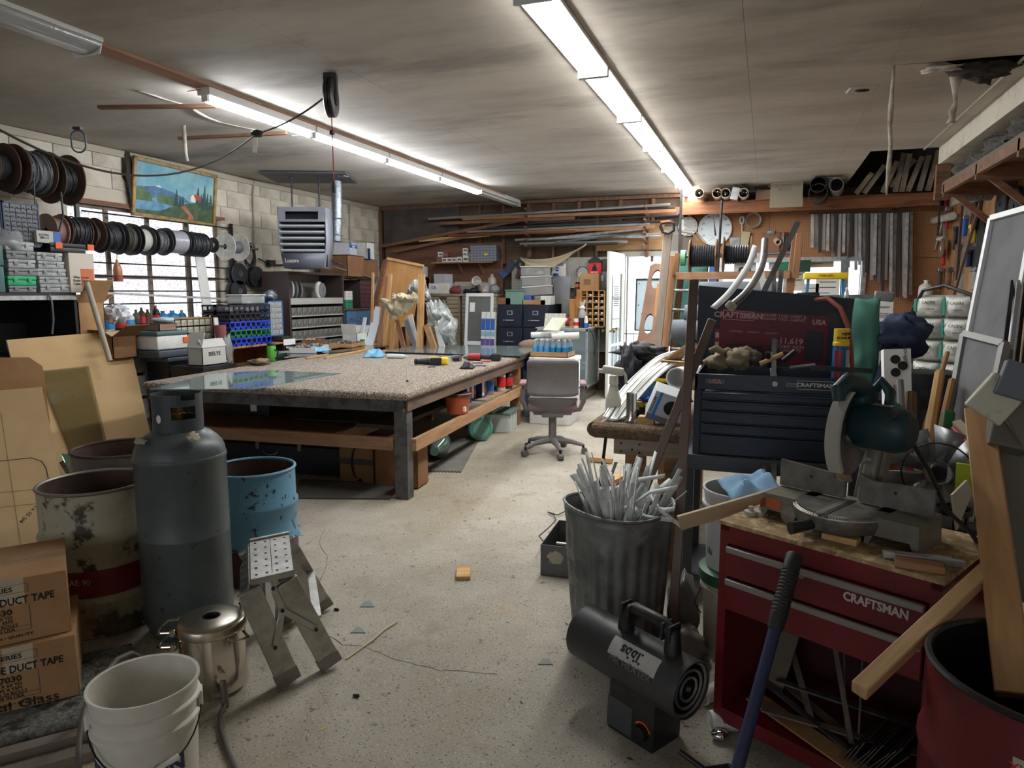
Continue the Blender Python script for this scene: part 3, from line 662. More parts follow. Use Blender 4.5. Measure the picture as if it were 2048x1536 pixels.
# bottles on the sill
bl=mat('blue label',(60,140,196),.5)
def jug(x,y,z,w_,h_,mb_,ml,label,cap=None,rz=90):
    o=thing('bottle',label,'bottle',(x,y,z),rz)
    MB().la([(0,0),(w_*.5,0),(w_*.52,.01),(w_*.52,h_*.68),(w_*.45,h_*.78),(w_*.18,h_*.88),(w_*.16,h_*.95),(0,h_*.95)],16).B('body',mb_,o)
    MB().la([(w_*.525,h_*.16),(w_*.53,h_*.17),(w_*.53,h_*.6),(w_*.525,h_*.61)],16).B('label_band',ml,o)
    MB().la([(0,h_*.95),(w_*.19,h_*.95),(w_*.19,h_),(0,h_)],12).B('cap',cap or mb_,o)
    return o
jl=mat('jug white',(214,216,214),.4)
for u,w_,h_,a,b_,lb in ((217,.1,.2,jl,bl,'white jug with a blue label at the left end of the sill'),(240,.11,.26,blackm,redp,'black bottle with a red label on the sill'),(256,.12,.2,jl,bl,'white handled jug with a blue label on the sill'),(273,.07,.22,wo,brn,'brown bottle beside the blue jug on the sill'),(284,.07,.24,brn,redp,'reddish bottle in the middle of the sill'),(296,.07,.22,brn,wo,'dark brown bottle in the middle of the sill'),(312,.08,.26,blackm,redp,'black red-necked bottle right of the middle of the sill'),(326,.12,.2,bl,jl,'blue carton-like can near the right end of the sill'),(345,.14,.2,bl,jl,'wide blue can near the right end of the sill'),(364,.09,.2,bl,jl,'narrow blue can at the right end of the sill')):
    q=at(u,640,x=-6.12);jug(q.x,q.y,WZ0-.015,w_,h_,a,b_,lb,cap=redp if a is blackm else None)
# open black shelf cabinet
cb=thing('shelf_cabinet','black open shelf cabinet with a pale front lip against the block wall','cabinet',(-5.5,4.36,0))
bk=mat('black steel cabinet',(30,31,35),.5)
MB().L((-.62,-1.6,1.44),(0,0,1.5)).B('top',bk,cb);MB().L((0,-1.6,1.44),(.012,0,1.475)).B('lip',alu,cb)
MB().L((-.62,-.025,0),(0,0,1.44)).B('side_panel',bk,cb);MB().L((-.62,-1.6,0),(0,-1.575,1.44)).B('side_panel',bk,cb)
MB().L((-.62,-1.575,0),(-.6,-.025,1.44)).B('back_panel',bk,cb);MB().L((-.6,-1.575,.85),(0,-.025,.88)).B('shelf',bk,cb)
for k,(u,v,s_) in enumerate(((20,655,.3),(65,665,.34),(-5,690,.3),(95,668,.2))):
    q=at(u,v,x=-5.65);tag(MB().blob((q.x,q.y,.88+s_*.28),(.28,s_,s_*.6),k+2,.25,9).B('black_bag',mat('black bag',(24,24,26),.45,bump=.5,bs=14)),['crumpled black bag','black duffel bag','black case half hidden','small black pouch'][k]+' on the shelf of the black cabinet'+('' if k else ', leftmost'),'bag')
tag(MB().tube([at(98,588,x=-5.48),at(104,605,x=-5.46),at(107,640,x=-5.46),at(104,668,x=-5.46)],.008,6).B('grey_cable',wg),'grey cable dangling down the front of the black cabinet','cable')
# drawer organisers
def bins(name,label,x,y0,y1,z0,z1,nx,nz_,mf,md,depth=.16,px_=None,gap=.004,handle=True):
    o=thing(name,label,'parts cabinet',(x,y0,z0));W_,Hh=y1-y0,z1-z0
    MB().L((-depth,0,0),(-depth+.005,W_,Hh)).L((-depth,0,0),(0,.012,Hh)).L((-depth,W_-.012,0),(0,W_,Hh)).L((-depth,0,0),(0,W_,.012)).L((-depth,0,Hh-.012),(0,W_,Hh)).B('frame',mf,o)
    cw,ch=(W_-.024)/nx,(Hh-.024)/nz_
    me=MB().L((-depth*.9,gap/2,gap/2),(-.004,cw-gap/2,ch-gap/2)).mesh('drawer',md)
    mh=MB().L((-.004,cw*.3,ch*.2),(.006,cw*.7,ch*.32)).mesh('pull',md)
    for i in range(nx):
        for j in range(nz_):
            d=bpy.data.objects.new('drawer',me);COL.objects.link(d);d.parent=o;d.location=(R.choice((0,0,0,.004)),.012+i*cw,.012+j*ch)
            if handle: e=bpy.data.objects.new('pull',mh);COL.objects.link(e);e.parent=d
    return o
smoke=mat('smoky drawer',(84,86,94),.35,c2=(60,62,70),ns=18)
bb=mat('navy cabinet frame',(44,58,88),.5)
bins('parts_cabinet','navy small-parts drawer cabinet above the clear cases',-5.55,yy(10,470,-5.55),yy(82,470,-5.55),1.86,2.2,6,9,bb,smoke)
bins('parts_cabinet','second navy drawer cabinet cut by the left picture edge',-5.56,yy(-50,470,-5.56),yy(8,470,-5.56),1.84,2.2,5,9,bb,smoke)
def case(u0,u1,z0,z1,m_,label,x=-5.52,d=.3,name='parts_case',cat='case',latch=True):
    y0,y1=yy(u0,560,x),yy(u1,560,x);o=thing(name,label,cat,(x,y0,z0));w_=y1-y0
    MB().L((-d,0,0),(0,w_,(z1-z0)*.55),b=.006).B('base',m_,o);MB().L((-d,-.003,(z1-z0)*.57),(.004,w_+.003,z1-z0-.002),b=.006).B('lid',m_,o)
    if latch:
        for t in (.25,.75): MB().L((.004,w_*t-.015,(z1-z0)*.35),(.01,w_*t+.015,(z1-z0)*.8)).B('latch',m_,o)
    return o
fro=mat('frosted case',(176,178,178),.3,c2=(140,142,142),ns=14)
zz=1.5
for i,(h_,m_,nme) in enumerate(((.055,greyp,'grey bottom'),(.075,mat('green case',(40,168,110),.45),'bright green'),(.06,greyp,'grey upper'),(.07,fro,'frosted clear'),(.065,mat('dark frosted',(120,122,124),.35),'dark frosted'),(.07,fro,'topmost frosted'))):
    case(18+R.uniform(-4,4),74+R.uniform(-3,3),zz,zz+h_,m_,nme+' parts case in the left stack on the black cabinet');zz += h_
zz=1.5
for i,h_ in enumerate((.07,.06,.065,.06,.07)):
    case(80-R.uniform(0,4),138-i*2.5,zz,zz+h_,fro,['bottom','second','third','fourth','topmost'][i]+' clear organiser of the right stack on the black cabinet');zz += h_
case(-40,10,1.5,1.86,mat('teal case',(70,110,108),.5),'tall teal case at the left picture edge')
o=thing('carton','small white carton with a blue sticker on top of the clear cases','box',(-5.52,yy(76,500,-5.52),1.9));MB().L((-.2,0,0),(0,.2,.095)).B('box',mat('grey carton',(186,184,178),.7),o);MB().L((0,.14,.0),(.002,.2,.095)).B('sticker',bluep,o)
text('KOTRA\n280 x 3',.025,ink,o,face((.002,.06,.05),(1,0,0)))
o=case(106,176,1.83,1.91,blackm,'black tool case with orange latches',name='tool_case',latch=False)
for t in (.04,.33): MB().L((.003,t,.03),(.012,t+.06,.08)).B('latch',orangep,o)
o=thing('carton','white carton with an orange stripe at the right end of the black cabinet','box',(-5.5,yy(140,550,-5.5),1.5));MB().L((-.25,0,0),(0,.23,.33)).B('box',mat('cream carton',(206,196,180),.8),o)
MB().L((0,.1,.02),(.002,.22,.2)).B('stripe',mat('orange carton print',(206,118,84),.8),o);text('Wire Loom\nRadar Loom\nCable Cover',.03,ink,o,face((.003,.1,.1),(1,0,0)))
# plastic bag on top at far left
tag(MB().blob(at(10,480,x=-5.6)-V((0,0,.02)),(.2,.28,.2),9,.3,9).B('plastic_bag',clearp),'crumpled clear bag of parts above the teal case','bag')
# cartons right of the cabinet
def carton(name,label,lo,hi,m_,flaps=None,rz=0,lid=None):
    o=thing(name,label,'box',((lo[0]+hi[0])/2,(lo[1]+hi[1])/2,lo[2]),rz);w_,d_,h_=[b_-a for a,b_ in zip(lo,hi)];t=.006
    mb=MB().L((-w_/2,-d_/2,0),(w_/2,d_/2,t)).L((-w_/2,-d_/2,0),(-w_/2+t,d_/2,h_)).L((w_/2-t,-d_/2,0),(w_/2,d_/2,h_)).L((-w_/2,-d_/2,0),(w_/2,-d_/2+t,h_)).L((-w_/2,d_/2-t,0),(w_/2,d_/2,h_))
    mb.B('body',m_,o)
    if flaps is None: MB().L((-w_/2,-d_/2,h_-t),(w_/2,-.001,h_)).B('flap',m_,o);MB().L((-w_/2,.001,h_-t),(w_/2,d_/2,h_)).B('flap',m_,o)
    else:
        for k,ang in enumerate(flaps):
            if ang is None: continue
            L2=(d_ if k < 2 else w_)/2;q=MB().L((-(w_ if k < 2 else d_)/2,0,0),((w_ if k < 2 else d_)/2,L2,t)).B('flap',m_,o)
            q.matrix_basis=[TR((0,-d_/2,h_)) @ rot(ang),TR((0,d_/2,h_)) @ rot(0,0,180) @ rot(ang),TR((-w_/2,0,h_)) @ rot(0,0,-90) @ rot(ang),TR((w_/2,0,h_)) @ rot(0,0,90) @ rot(ang)][k]
    return o
q=at(182,700,x=-5.5);carton('cardboard_box','tall cardboard box with open flaps beside the black cabinet',(-5.95,yy(158,640,-5.5),.95),(-5.5,yy(210,640,-5.5),1.42),card,(None,150,None,125))
carton('cardboard_box','open cardboard box with a white bag, under the window sill',(-5.75,yy(214,650,-5.4),.92),(-5.35,yy(262,650,-5.4),1.12),card2,(150,165,None,150))
tag(MB().blob(at(232,628,x=-5.5),(.22,.2,.16),12,.3,12,fr=4.,sm=False).B('plastic_bag',mat('white bag film',(214,216,222),.4)),'white plastic bag poking out of the open cardboard box','bag')
tag(MB().L((-6.1,4.4,0),(-5.5,4.98,.9)).B('side_bench',mat('dark bench',(52,48,46),.8)),'dark low bench supporting the cardboard boxes below the window','bench')
P,Q=at(172,560,x=-5.4),at(204,668,x=-5.3);tag(MB().cyl(P,Q+(Q-P)*.5,.022,12).B('white_pole',mat('dirty white pipe',(176,166,148),.7)),'dirty white pipe leaning in front of the cardboard boxes','pole')
# cream drawer rack
bins('parts_cabinet','cream rack of clear parts drawers below the window',-5.6,5.4,6.0,.62,1.24,7,8,mat('pine rack',(158,118,78),.7),mat('cream drawers',(196,192,166),.4,c2=(150,150,136),ns=20),depth=.22,gap=.016,handle=False)
tag(MB().L((-6.1,5.1,0),(-5.45,6.15,.6)).B('rack_bench',mat('dark bench',(52,48,46),.8)),'dark bench carrying the cream drawer rack','bench')
P=[at(428,635,x=-5.5),at(436,635,x=-5.5),at(446,738,x=-5.4),at(438,738,x=-5.4)]
tag(slab('pale_lath',P,.015,whitep),'thin white trim board beside the cream drawer rack','board')
P,Q=at(440,650,x=-5.45),at(447,748,x=-5.45);tag(MB().tube([P,Q-V((0,0,.3))],.06,18).B('fabric_roll',mat('maroon roll',(136,76,76),.8)),'maroon roll of sheet material standing beside the crates','roll')
tag(MB().blob(at(455,700,x=-5.35),(.08,.14,.3),5,.3,8).B('plastic_bag',clearp),'clear plastic film around the maroon roll','bag')
# label machine stack
o=thing('office_machine','white and teal office machine on a dark bin below the window','machine',(-5.15,5.0,.98))
MB().L((-.3,-.16,0),(.0,.2,.13),b=.015).B('body',whitep,o);MB().L((-.3,-.17,.13),(.01,.19,.17),b=.01).B('lid',mat('teal grey lid',(78,104,108),.5),o)
MB().L((-.32,-.18,-.07),(.03,.24,-.005),b=.01).B('tray',mat('slate tray',(66,74,82),.5),o);MB().box((.003,.17,.08),(.02,.07,.05)).B('orange_label',orangep,o)
o=carton('carton','flat brown carton on top of the office machine',(-5.42,4.9,1.15),(-5.18,5.1,1.22),mat('taupe carton',(140,112,98),.8))
tag(MB().blob((-5.3,5.06,1.245),(.16,.2,.05),3,.35,8).B('plastic_bag',mat('pale blue film',(190,206,218),.4)),'crumpled pale blue bag on the flat brown carton','bag')
o=thing('storage_bin','dark plastic bin under the office machine','bin',(-5.28,5.08,.0));MB().la([(0,0),(.15,0),(.19,.85),(.195,.87),(.17,.87),(.14,.02),(0,.02)],4,rot(0,0,45),sm=False).B('body',mat('dark navy bin',(28,30,44),.4),o);MB().L((-.16,-.16,.865),(.16,.16,.905),b=.01).B('lid',mat('slate tray',(66,74,82),.5),o)
o=carton('carton','small white carton with black print and an open lid by the table corner',(-4.95,4.98,.84),(-4.78,5.28,1.0),mat('grey carton',(186,184,178),.7),(70,None,None,60))
text('SEELYE',.05,ink,o,face((.086,-.0,.1),(1,0,0)),bold=.02);MB().blob((0,.05,.17),(.12,.16,.08),4,.3,8).B('tools_inside',black,o)
tag(MB().L((-5.1,4.92,0),(-4.72,5.34,.835)).B('small_stand',dsteel),'dark stand under the small white carton','stand')
o=thing('drawer_tower','white plastic drawer tower behind the tan sheet','drawers',TR((-5.46,4.83,0)) @ Matrix.Diagonal((.5,.55,1,1)))
MB().L((-.3,0,.0),(-.28,.3,1.0)).L((-.3,0,.97),(0,.3,1.0)).L((-.3,0,0),(0,.02,.97)).L((-.3,.28,0),(0,.3,.97)).B('frame',whitep,o)
for k in range(4): MB().L((-.27,.025,.1+k*.22),(.005,.275,.29+k*.22),b=.006).B('drawer',fro,o)
# unit heater on its hangers
uh=thing('unit_heater','grey hanging gas unit heater with louvres','heater',TR((-5.28,7.2,1.79)) @ rot(0,0,22) @ Matrix.Diagonal((.78,.9,1,1)))
gm=mat('grey enamel',(136,138,146),.45,c2=(120,122,130),ns=4);gd=mat('darker enamel',(96,98,108),.45)
sh=[(-.31,0),(.31,0),(.33,.1),(.36,.35),(.36,.7),(-.36,.7),(-.36,.35),(-.33,.1)]
MB().prism([(-.31,.0),(.31,.0),(.36,.3),(.36,.72),(-.36,.72),(-.36,.3)],.02,TR((0,.45,0)) @ rot(90,0,0)).B('back_panel',gm,uh)
for s_ in (-1,1): MB().add([(s_*.3,0,0),(s_*.36,-.02,.3),(s_*.36,-.02,.72),(s_*.36,.45,.72),(s_*.36,.45,.3),(s_*.3,.45,0)],[(0,1,2,3,4,5)]).B('side_panel',gm,uh,solid=.012)
MB().L((-.36,-.02,.55),(.36,.0,.58)).L((-.36,-.02,.67),(.36,.0,.72)).L((-.36,-.02,.58),(-.25,0,.67)).L((.25,-.02,.58),(.36,0,.67)).B('top_front',gm,uh)
MB().L((-.36,0,.715),(.36,.45,.725)).B('top_panel',gm,uh)
MB().add([(-.3,-.01,0),(.3,-.01,0),(.335,-.02,.18),(-.335,-.02,.18)],[(0,1,2,3)]).B('lower_panel',gd,uh,solid=.01)
MB().L((-.34,.1,.02),(.34,.14,.7)).B('inside',mat('dark inside',(22,24,34),.8),uh)
for k in range(5): MB().box((0,-.015,.21+k*.072),(.66+.006*k,.035,.022),r=(-25,0,0)).B('louvre',mat('pale louvre',(176,178,182),.4),uh)
text('Luxaire',.07,whitep,uh,TR((-.17,-.025,.09)) @ rot(90,0,0))
for x in (-.2,.22): MB().cyl((x,.2,.72),(x,.2,H-1.79-.02),.014,8).B('hanger',dsteel,uh)
MB().L((-.6,-.1,H-1.79-.03),(.7,.75,H-1.79-.012)).B('mount_plate',mat('dark plate',(78,80,86),.6),uh)
MB().tube([(.42,.52,H-1.79-.04),(.42,.5,.75),(.4,.48,.35)],[.085,.085,.08],18).B('flue_pipe',galv,uh)
for z_ in (.62,.42): MB().la([(.088,0),(.093,.01),(.088,.02)],18,TR((.41,.49,z_))).B('pipe_band',galv,uh)
MB().cyl((.36,.3,.1),(.5,.5,.05),.012,6).B('gas_pipe',dsteel,uh)
# crates on a wooden chest
zc=.92
ch_=thing('wooden_chest','low reddish wooden chest carrying the plastic crates','chest',(-5.35,5.98,0))
MB().L((-.5,0,zc-.02),(0,.95,zc)).B('top',fir,ch_);MB().L((-.5,0,0),(0,.03,zc-.02)).B('side',fir,ch_);MB().L((-.5,.9,0),(0,.93,zc-.02)).B('side',fir,ch_);MB().L((-.5,.0,0),(-.48,.93,zc-.02)).B('back',fir,ch_);MB().L((-.48,.03,.55),(0,.9,.57)).B('shelf',fir,ch_)
def crate(label,z0,m_,y0=6.03,w_=.66,h_=.088):
    o=thing('plastic_crate',label,'crate',(-5.4,y0,z0),group='stacked plastic crates')
    MB().L((-.36,0,0),(0,w_,.008)).B('floor',m_,o)
    for nm_,a,b_ in (('front',0,1),('back',-.36,-.352)):
        mb=MB().L((a,0,0),(a+.008,w_,.02)).L((a-.004,0,h_-.018),(a+.012,w_,h_))
        for k in range(9): mb.L((a,k*w_/8-.012 if k else 0,0),(a+.008,min(w_,k*w_/8+.012),h_))
        mb.L((a+.001,w_*.12,.02),(a+.006,w_*.4,h_*.4)).B(nm_,m_,o)
    for y in (0,w_-.008): MB().L((-.36,y,0),(0,y+.008,.03)).L((-.36,y,h_-.02),(0,y+.008,h_)).L((-.2,y,0),(-.16,y+.008,h_)).B('end',m_,o)
    MB().L((-.3,.06,.01),(-.1,w_-.06,h_*.7)).B('contents',mat('grey contents',(70,70,74),.8,c2=(150,150,150),ns=30),o)
cb1=mat('blue crate',(32,58,190),.4);cg=mat('green crate',(24,112,78),.4);ck=mat('black crate',(24,26,38),.45)
for k,(m_,lb) in enumerate(((cb1,'bottom blue plastic crate of the stack'),(cg,'green plastic crate in the stack'),(cb1,'upper blue plastic crate of the stack'),(ck,'lower black crate of the stack'),(ck,'topmost black crate of the stack'))): crate(lb,zc+.09*k,m_)
o=thing('clear_tub','clear lidded tub on top of the crates','tub',(-5.45,6.3,zc+.455));MB().L((-.2,0,0),(0,.38,.09),b=.01).B('body',clearp,o);MB().L((-.21,-.01,.09),(.01,.39,.105),b=.004).B('lid',whitep,o)
# blue wire rack with bins right of the crates
bins('parts_cabinet','blue framed rack of small clear drawers beside the brown cabinet',-5.55,6.85,7.12,.98,1.4,4,6,mat('blue frame',(66,110,160),.5),fro,depth=.2)
tag(MB().L((-6.1,6.95,0),(-5.45,7.13,.975)).B('rack_pedestal',mat('dark bench',(52,48,46),.8)),'dark pedestal under the blue framed rack','stand')
o=thing('carton','black and white carton beside the crates','box',(-5.35,6.95,.82));MB().L((-.15,-.1,0),(0,.12,.13)).B('box',blackm,o);MB().L((.0,-.1,.06),(.002,.12,.13)).B('label_panel',paper,o);text('Meltoon',.04,paper,o,face((.002,.01,.03),(1,0,0)))
tag(MB().blob((-5.62,7.0,1.46),(.14,.2,.12),8,.35,9).B('wire_tangle',galv),'grey tangle of metal parts on the blue framed rack','parts')
# brown screw cabinet
sc_=thing('screw_cabinet','tall brown cabinet with rows of clear screw bins under the heater','cabinet',TR((-5.55,7.25,.0)) @ rot(0,0,0))
dbr=mat('dark brown laminate',(66,52,50),.5)
MB().L((-.4,0,0),(0,.03,1.76)).B('side_panel',dbr,sc_);MB().L((-.4,1.17,0),(0,1.2,1.76)).B('side_panel',dbr,sc_);MB().L((-.4,.03,1.73),(0,1.17,1.76)).B('top',dbr,sc_);MB().L((-.4,.03,0),(-.38,1.17,1.73)).B('back',mat('pale back',(140,140,134),.7),sc_)
clr=mat('bin rail',(168,168,162),.4);binm=mat('clear screw bin',(120,120,114),.25,c2=(76,76,72),ns=25)
me=MB().L((-.3,.004,.0),(0,.106,.1),b=.003).mesh('bin',binm)
MB().L((-.38,.03,1.35),(0,1.17,1.43)).B('shelf_front',clr,sc_)
for j in range(9):
    MB().L((-.36,.03,.02+j*.147),(.006,1.17,.035+j*.147)).B('bin_rail',clr,sc_)
    for i in range(10):
        q=bpy.data.objects.new('bin',me);COL.objects.link(q);q.parent=sc_;q.location=(0,.04+i*.112,.036+j*.147)
for k,(y,r) in enumerate(((.1,.1),(.16,.1),(.24,.11),(.32,.11),(.42,.1),(.85,.11),(.92,.1))):
    tag(place(MB().la([(.02,0),(r,0),(r,.02),(.02,.02)],22,rot(90,0,90) @ rot(0,0 if k > 4 else 0,0)).B('disc_spool',whitep if k in (5,2) else greyp),TR((-5.72,7.25+y,1.43+r)) @ rot(0,0,60 if k < 5 else 10)),['grey disc leaning at the left end','second grey disc','white disc','fourth grey disc','fifth grey disc','large white disc at the right','last grey disc at the right'][k]+' in the top bay of the brown screw cabinet','disc')
# shelf unit with boxes right of the heater
su=thing('shelf_unit','wooden shelf unit with drawers between brown cabinet and plywood wall','shelf',(-5.6,8.52,0))
for y in (0,1.0): MB().L((-.4,y-.012,0),(0,y+.012,1.72)).B('side_panel',oldwood if not y else whitep,su)
for z_ in (1.7,1.25,.92,.5): MB().L((-.4,0,z_),(0,1.0,z_+.02)).B('shelf',oldwood,su)
o=carton('cardboard_box','big plain cardboard box on the shelf unit, left',(-6.0,8.56,1.72),(-5.55,9.0,2.02),card2);carton('cardboard_box','big plain cardboard box on the shelf unit, right',(-6.0,9.02,1.72),(-5.6,9.46,1.98),card2)
o=carton('cardboard_box','tilted blue and white box lettered computer paper',(-5.95,8.62,2.03),(-5.6,8.92,2.2),mat('computer paper box',(196,198,204),.8));o.matrix_world=TR((-5.78,8.78,2.03)) @ rot(0,0,12)
MB().L((.176,-.15,.1),(.178,.15,.17)).B('blue_band',bluep,o);text('COMPUTER\nPAPER',.045,paper,o,face((.18,0,.136),(1,0,0)),bold=.02)
o=carton('cardboard_box','white box with a dark blue panel on the shelf unit',(-5.95,9.15,1.99),(-5.6,9.38,2.24),whitep);MB().L((.176,-.09,.0),(.178,-.01,.16)).B('blue_panel',mat('navy print',(30,44,90),.6),o)
for k in range(6):
    o=MB().L((-.2,0,0),(0,.18,.04),b=.003).B('small_carton',[whitep,mat('green carton',(40,130,96),.6)][k < 3]);place(o,(-5.62,8.6,1.27+.042*k));tag(o,['bottom green','second green','third green','lower white','second white','topmost white'][k]+' small carton stacked on the shelf unit','box')
o=bins('parts_cabinet','dark cabinet with red-edged drawers on the shelf unit',-5.62,8.98,9.3,1.27,1.68,1,6,dbr,mat('red edged drawer',(92,60,64),.5),depth=.3)
bins('parts_cabinet','pale blue drawer cabinet on the middle of the shelf unit',-5.6,8.58,9.4,.94,1.24,3,2,mat('blue frame',(66,110,160),.5),mat('pale blue drawer',(92,120,156),.5),depth=.3)
P,Q=at(655,530,x=-5.57),at(760,560,x=-5.57);tag(MB().cyl(P,Q,.01,8).B('thin_rod',alu),'thin metal rod slanting across the shelf unit','rod')
# ================================================================ carpeted cutting table
def carpetmat():
    m,nt,b=nodes('flecked carpet');N=nt.nodes;L=nt.links
    tc=N.new('ShaderNodeTexCoord')
    t=N.new('ShaderNodeTexVoronoi');t.inputs['Scale'].default_value=150;L.new(tc.outputs['Object'],t.inputs['Vector'])
    rp=N.new('ShaderNodeValToRGB');sp=N.new('ShaderNodeSeparateColor');L.new(t.outputs['Color'],sp.inputs[0]);L.new(sp.outputs[0],rp.inputs[0])
    e=rp.color_ramp.elements;e[0].color=lin((104,94,84));e[1].color=lin((216,208,196));rp.color_ramp.interpolation='CONSTANT'
    for p_,c_ in ((.25,(162,150,138)),(.5,(190,180,168)),(.72,(136,120,110))): q=e.new(p_);q.color=lin(c_)
    L.new(rp.outputs[0],b.inputs['Base Color']);b.inputs['Roughness'].default_value=1;b.inputs['Specular IOR Level'].default_value=.05
    bp=N.new('ShaderNodeBump');bp.inputs['Strength'].default_value=.6;bp.inputs['Distance'].default_value=.004;L.new(t.outputs['Distance'],bp.inputs['Height']);L.new(bp.outputs[0],b.inputs['Normal'])
    return m
carpet=carpetmat()
TW,TL_=2.2,3.36
tb=thing('cutting_table','huge carpet-topped wooden cutting table in the middle of the shop','table',TR((-2.4,4.36,0)) @ rot(0,0,4))
greyw_=mat('grey painted timber',(92,92,92),.7,c2=(64,62,60),ns=7,lo=.45,hi=.6,c3=(128,96,72),s3=2.4,l3=.62,h3=.7);tanw_=wood('tan timber',(158,120,90),(128,92,66))
MB().L((-TW-.03,-.05,.742),(.05,TL_,.8),b=.026).B('carpet_top',carpet,tb)
MB().L((-TW,-.01,.655),(0,.03,.745)).B('apron',greyw_,tb);MB().L((-.02,.03,.655),(.02,TL_-.1,.745)).B('apron',wood('dull timber',(120,96,78),(90,72,60),axis=1),tb);MB().L((-TW,.03,.655),(-TW+.04,TL_-.1,.745)).B('apron',greyw_,tb)
MB().L((-TW,0,.7),(0,TL_-.05,.742)).B('deck',oldwood,tb)
for x,y,m_ in ((-.09,.03,greyw_),(-.09,3.05,fir),(-TW,.03,greyw_),(-TW,3.05,fir),(-1.15,3.05,fir)): MB().L((x,y,0),(x+.1,y+.1,.7)).B('leg',m_,tb)
MB().L((-TW,.0,.37),(-.1,.035,.46)).B('rail',tanw_,tb)
MB().L((.01,.1,.35),(.05,3.2,.44)).B('rail',wood('side rail',(188,148,110),(158,118,82),axis=1),tb);MB().L((-TW,.1,.35),(-TW+.04,3.2,.44)).B('rail',tanw_,tb)
MB().L((-TW+.04,.04,.445),(-.55,1.3,.46)).B('shelf_board',oldwood,tb);MB().L((-TW+.04,1.9,.445),(.0,3.1,.46)).B('shelf_board',wood('pale shelf',(176,150,116),(150,122,90)),tb)
MB().bar((-.55,.04,.42),(-.62,2.9,.42),.04,.1).B('rail',tanw_,tb)
# under the table
o=thing('footlocker','dark blue trunk with metal latches under the table','trunk',TR((-3.62,4.72,0)) @ rot(0,0,4))
trm=mat('dark blue trunk',(30,36,54),.5)
MB().L((-.7,0,0.01),(.42,.5,.24),b=.008).B('body',trm,o);MB().L((-.7,0,.245),(.42,.5,.33),b=.008).B('lid',trm,o)
for x in (-.35,.05): MB().L((x-.02,-.012,.2),(x+.02,0,.3),b=.004).B('latch',steel,o)
MB().tube([(-.22+.07*cos(a),-.01-.02*sin(a),.19-.03*sin(a)) for a in [k*PI/6 for k in range(7)]],.007,6).B('handle',steel,o)
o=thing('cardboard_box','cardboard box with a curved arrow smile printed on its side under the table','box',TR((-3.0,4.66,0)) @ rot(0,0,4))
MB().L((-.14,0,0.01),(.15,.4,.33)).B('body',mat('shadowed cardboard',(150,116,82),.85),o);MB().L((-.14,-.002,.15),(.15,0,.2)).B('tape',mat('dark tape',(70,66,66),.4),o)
MB().tube([(.0-.05*cos(a)+.02,-.003,.165+.13*sin(a)) for a in [-1.3+k*2.6/12 for k in range(13)]],[.003+.006*sin(PI*k/12) for k in range(13)],6).add([(.0,-.004,.02),(.05,-.004,.05),(.055,-.004,.015)],[(0,1,2)]).B('smile_arrow',ink,o)
o=carton('cardboard_box','plain brown cardboard box beside the near table leg',(-2.83,4.62,.01),(-2.47,4.82,.335),card2);o.matrix_world=TR((-2.64,4.75,.01)) @ rot(0,0,4)
o=thing('tool_case','dark grey plastic tool case on the low shelf under the table','case',TR((-4.2,4.75,.462)) @ rot(0,0,4));MB().L((-.35,0,0),(.3,.4,.1),b=.01).B('base',black,o);MB().L((-.35,0,.105),(.3,.4,.17),b=.01).B('lid',black,o);MB().L((.12,-.003,.04),(.18,0,.12)).B('sticker',paper,o)
tag(slab('glass_scraps',[(-3.6,4.7,.47),(-2.95,4.75,.475),(-2.9,5.2,.48),(-3.5,5.15,.475)],.006,mat('dusty glass scraps',(70,84,84),.2,spec=.8)),'dusty sheet of scrap glass on the low shelf','glass')
tag(slab('dark_plank',[(-2.95,4.6,.47),(-2.62,4.6,.47),(-2.62,5.9,.5),(-2.9,5.9,.5)],.03,mat('dark plank',(66,58,54),.7)),'dark plank lying over the low shelf','plank')
# mats
def matt(P,label,m_):
    P=[V(p) for p in P];up=(P[1]-P[0]).cross(P[2]-P[0]).z > 0
    if sum((P[i].x*P[(i+1) % len(P)].y-P[(i+1) % len(P)].x*P[i].y) for i in range(len(P))) < 0: P=P[::-1]
    return tag(MB().prism([(p.x,p.y) for p in P],.012,TR((0,0,.0005))).B('floor_mat',m_),label,'mat')
gmat=mat('grey foam mat',(120,118,112),.9,c2=(100,98,92),ns=4)
def teeth(a,b_,n,d):
    a=V(a);b_=V(b_);nrm=V((-(b_-a).y,(b_-a).x,0)).normalized()*d;P=[]
    for k in range(n):
        for t,s_ in ((0,0),(.5,0),(.5,1),(1,1)): P.append(a.lerp(b_,(k+t)/n)+nrm*s_)
    return P
P=teeth(at(922,946,z=.0),at(838,944,z=.0),12,-.02);matt(P+[at(905,880,z=0),at(965,868,z=0)],'grey foam mat with toothed edge beside the table leg',gmat)
matt([at(588,998,z=0),at(780,1000,z=0),at(800,970,z=0),at(600,960,z=0)],'dark thin mat under the near edge of the table',mat('dark mat',(86,84,80),.9))
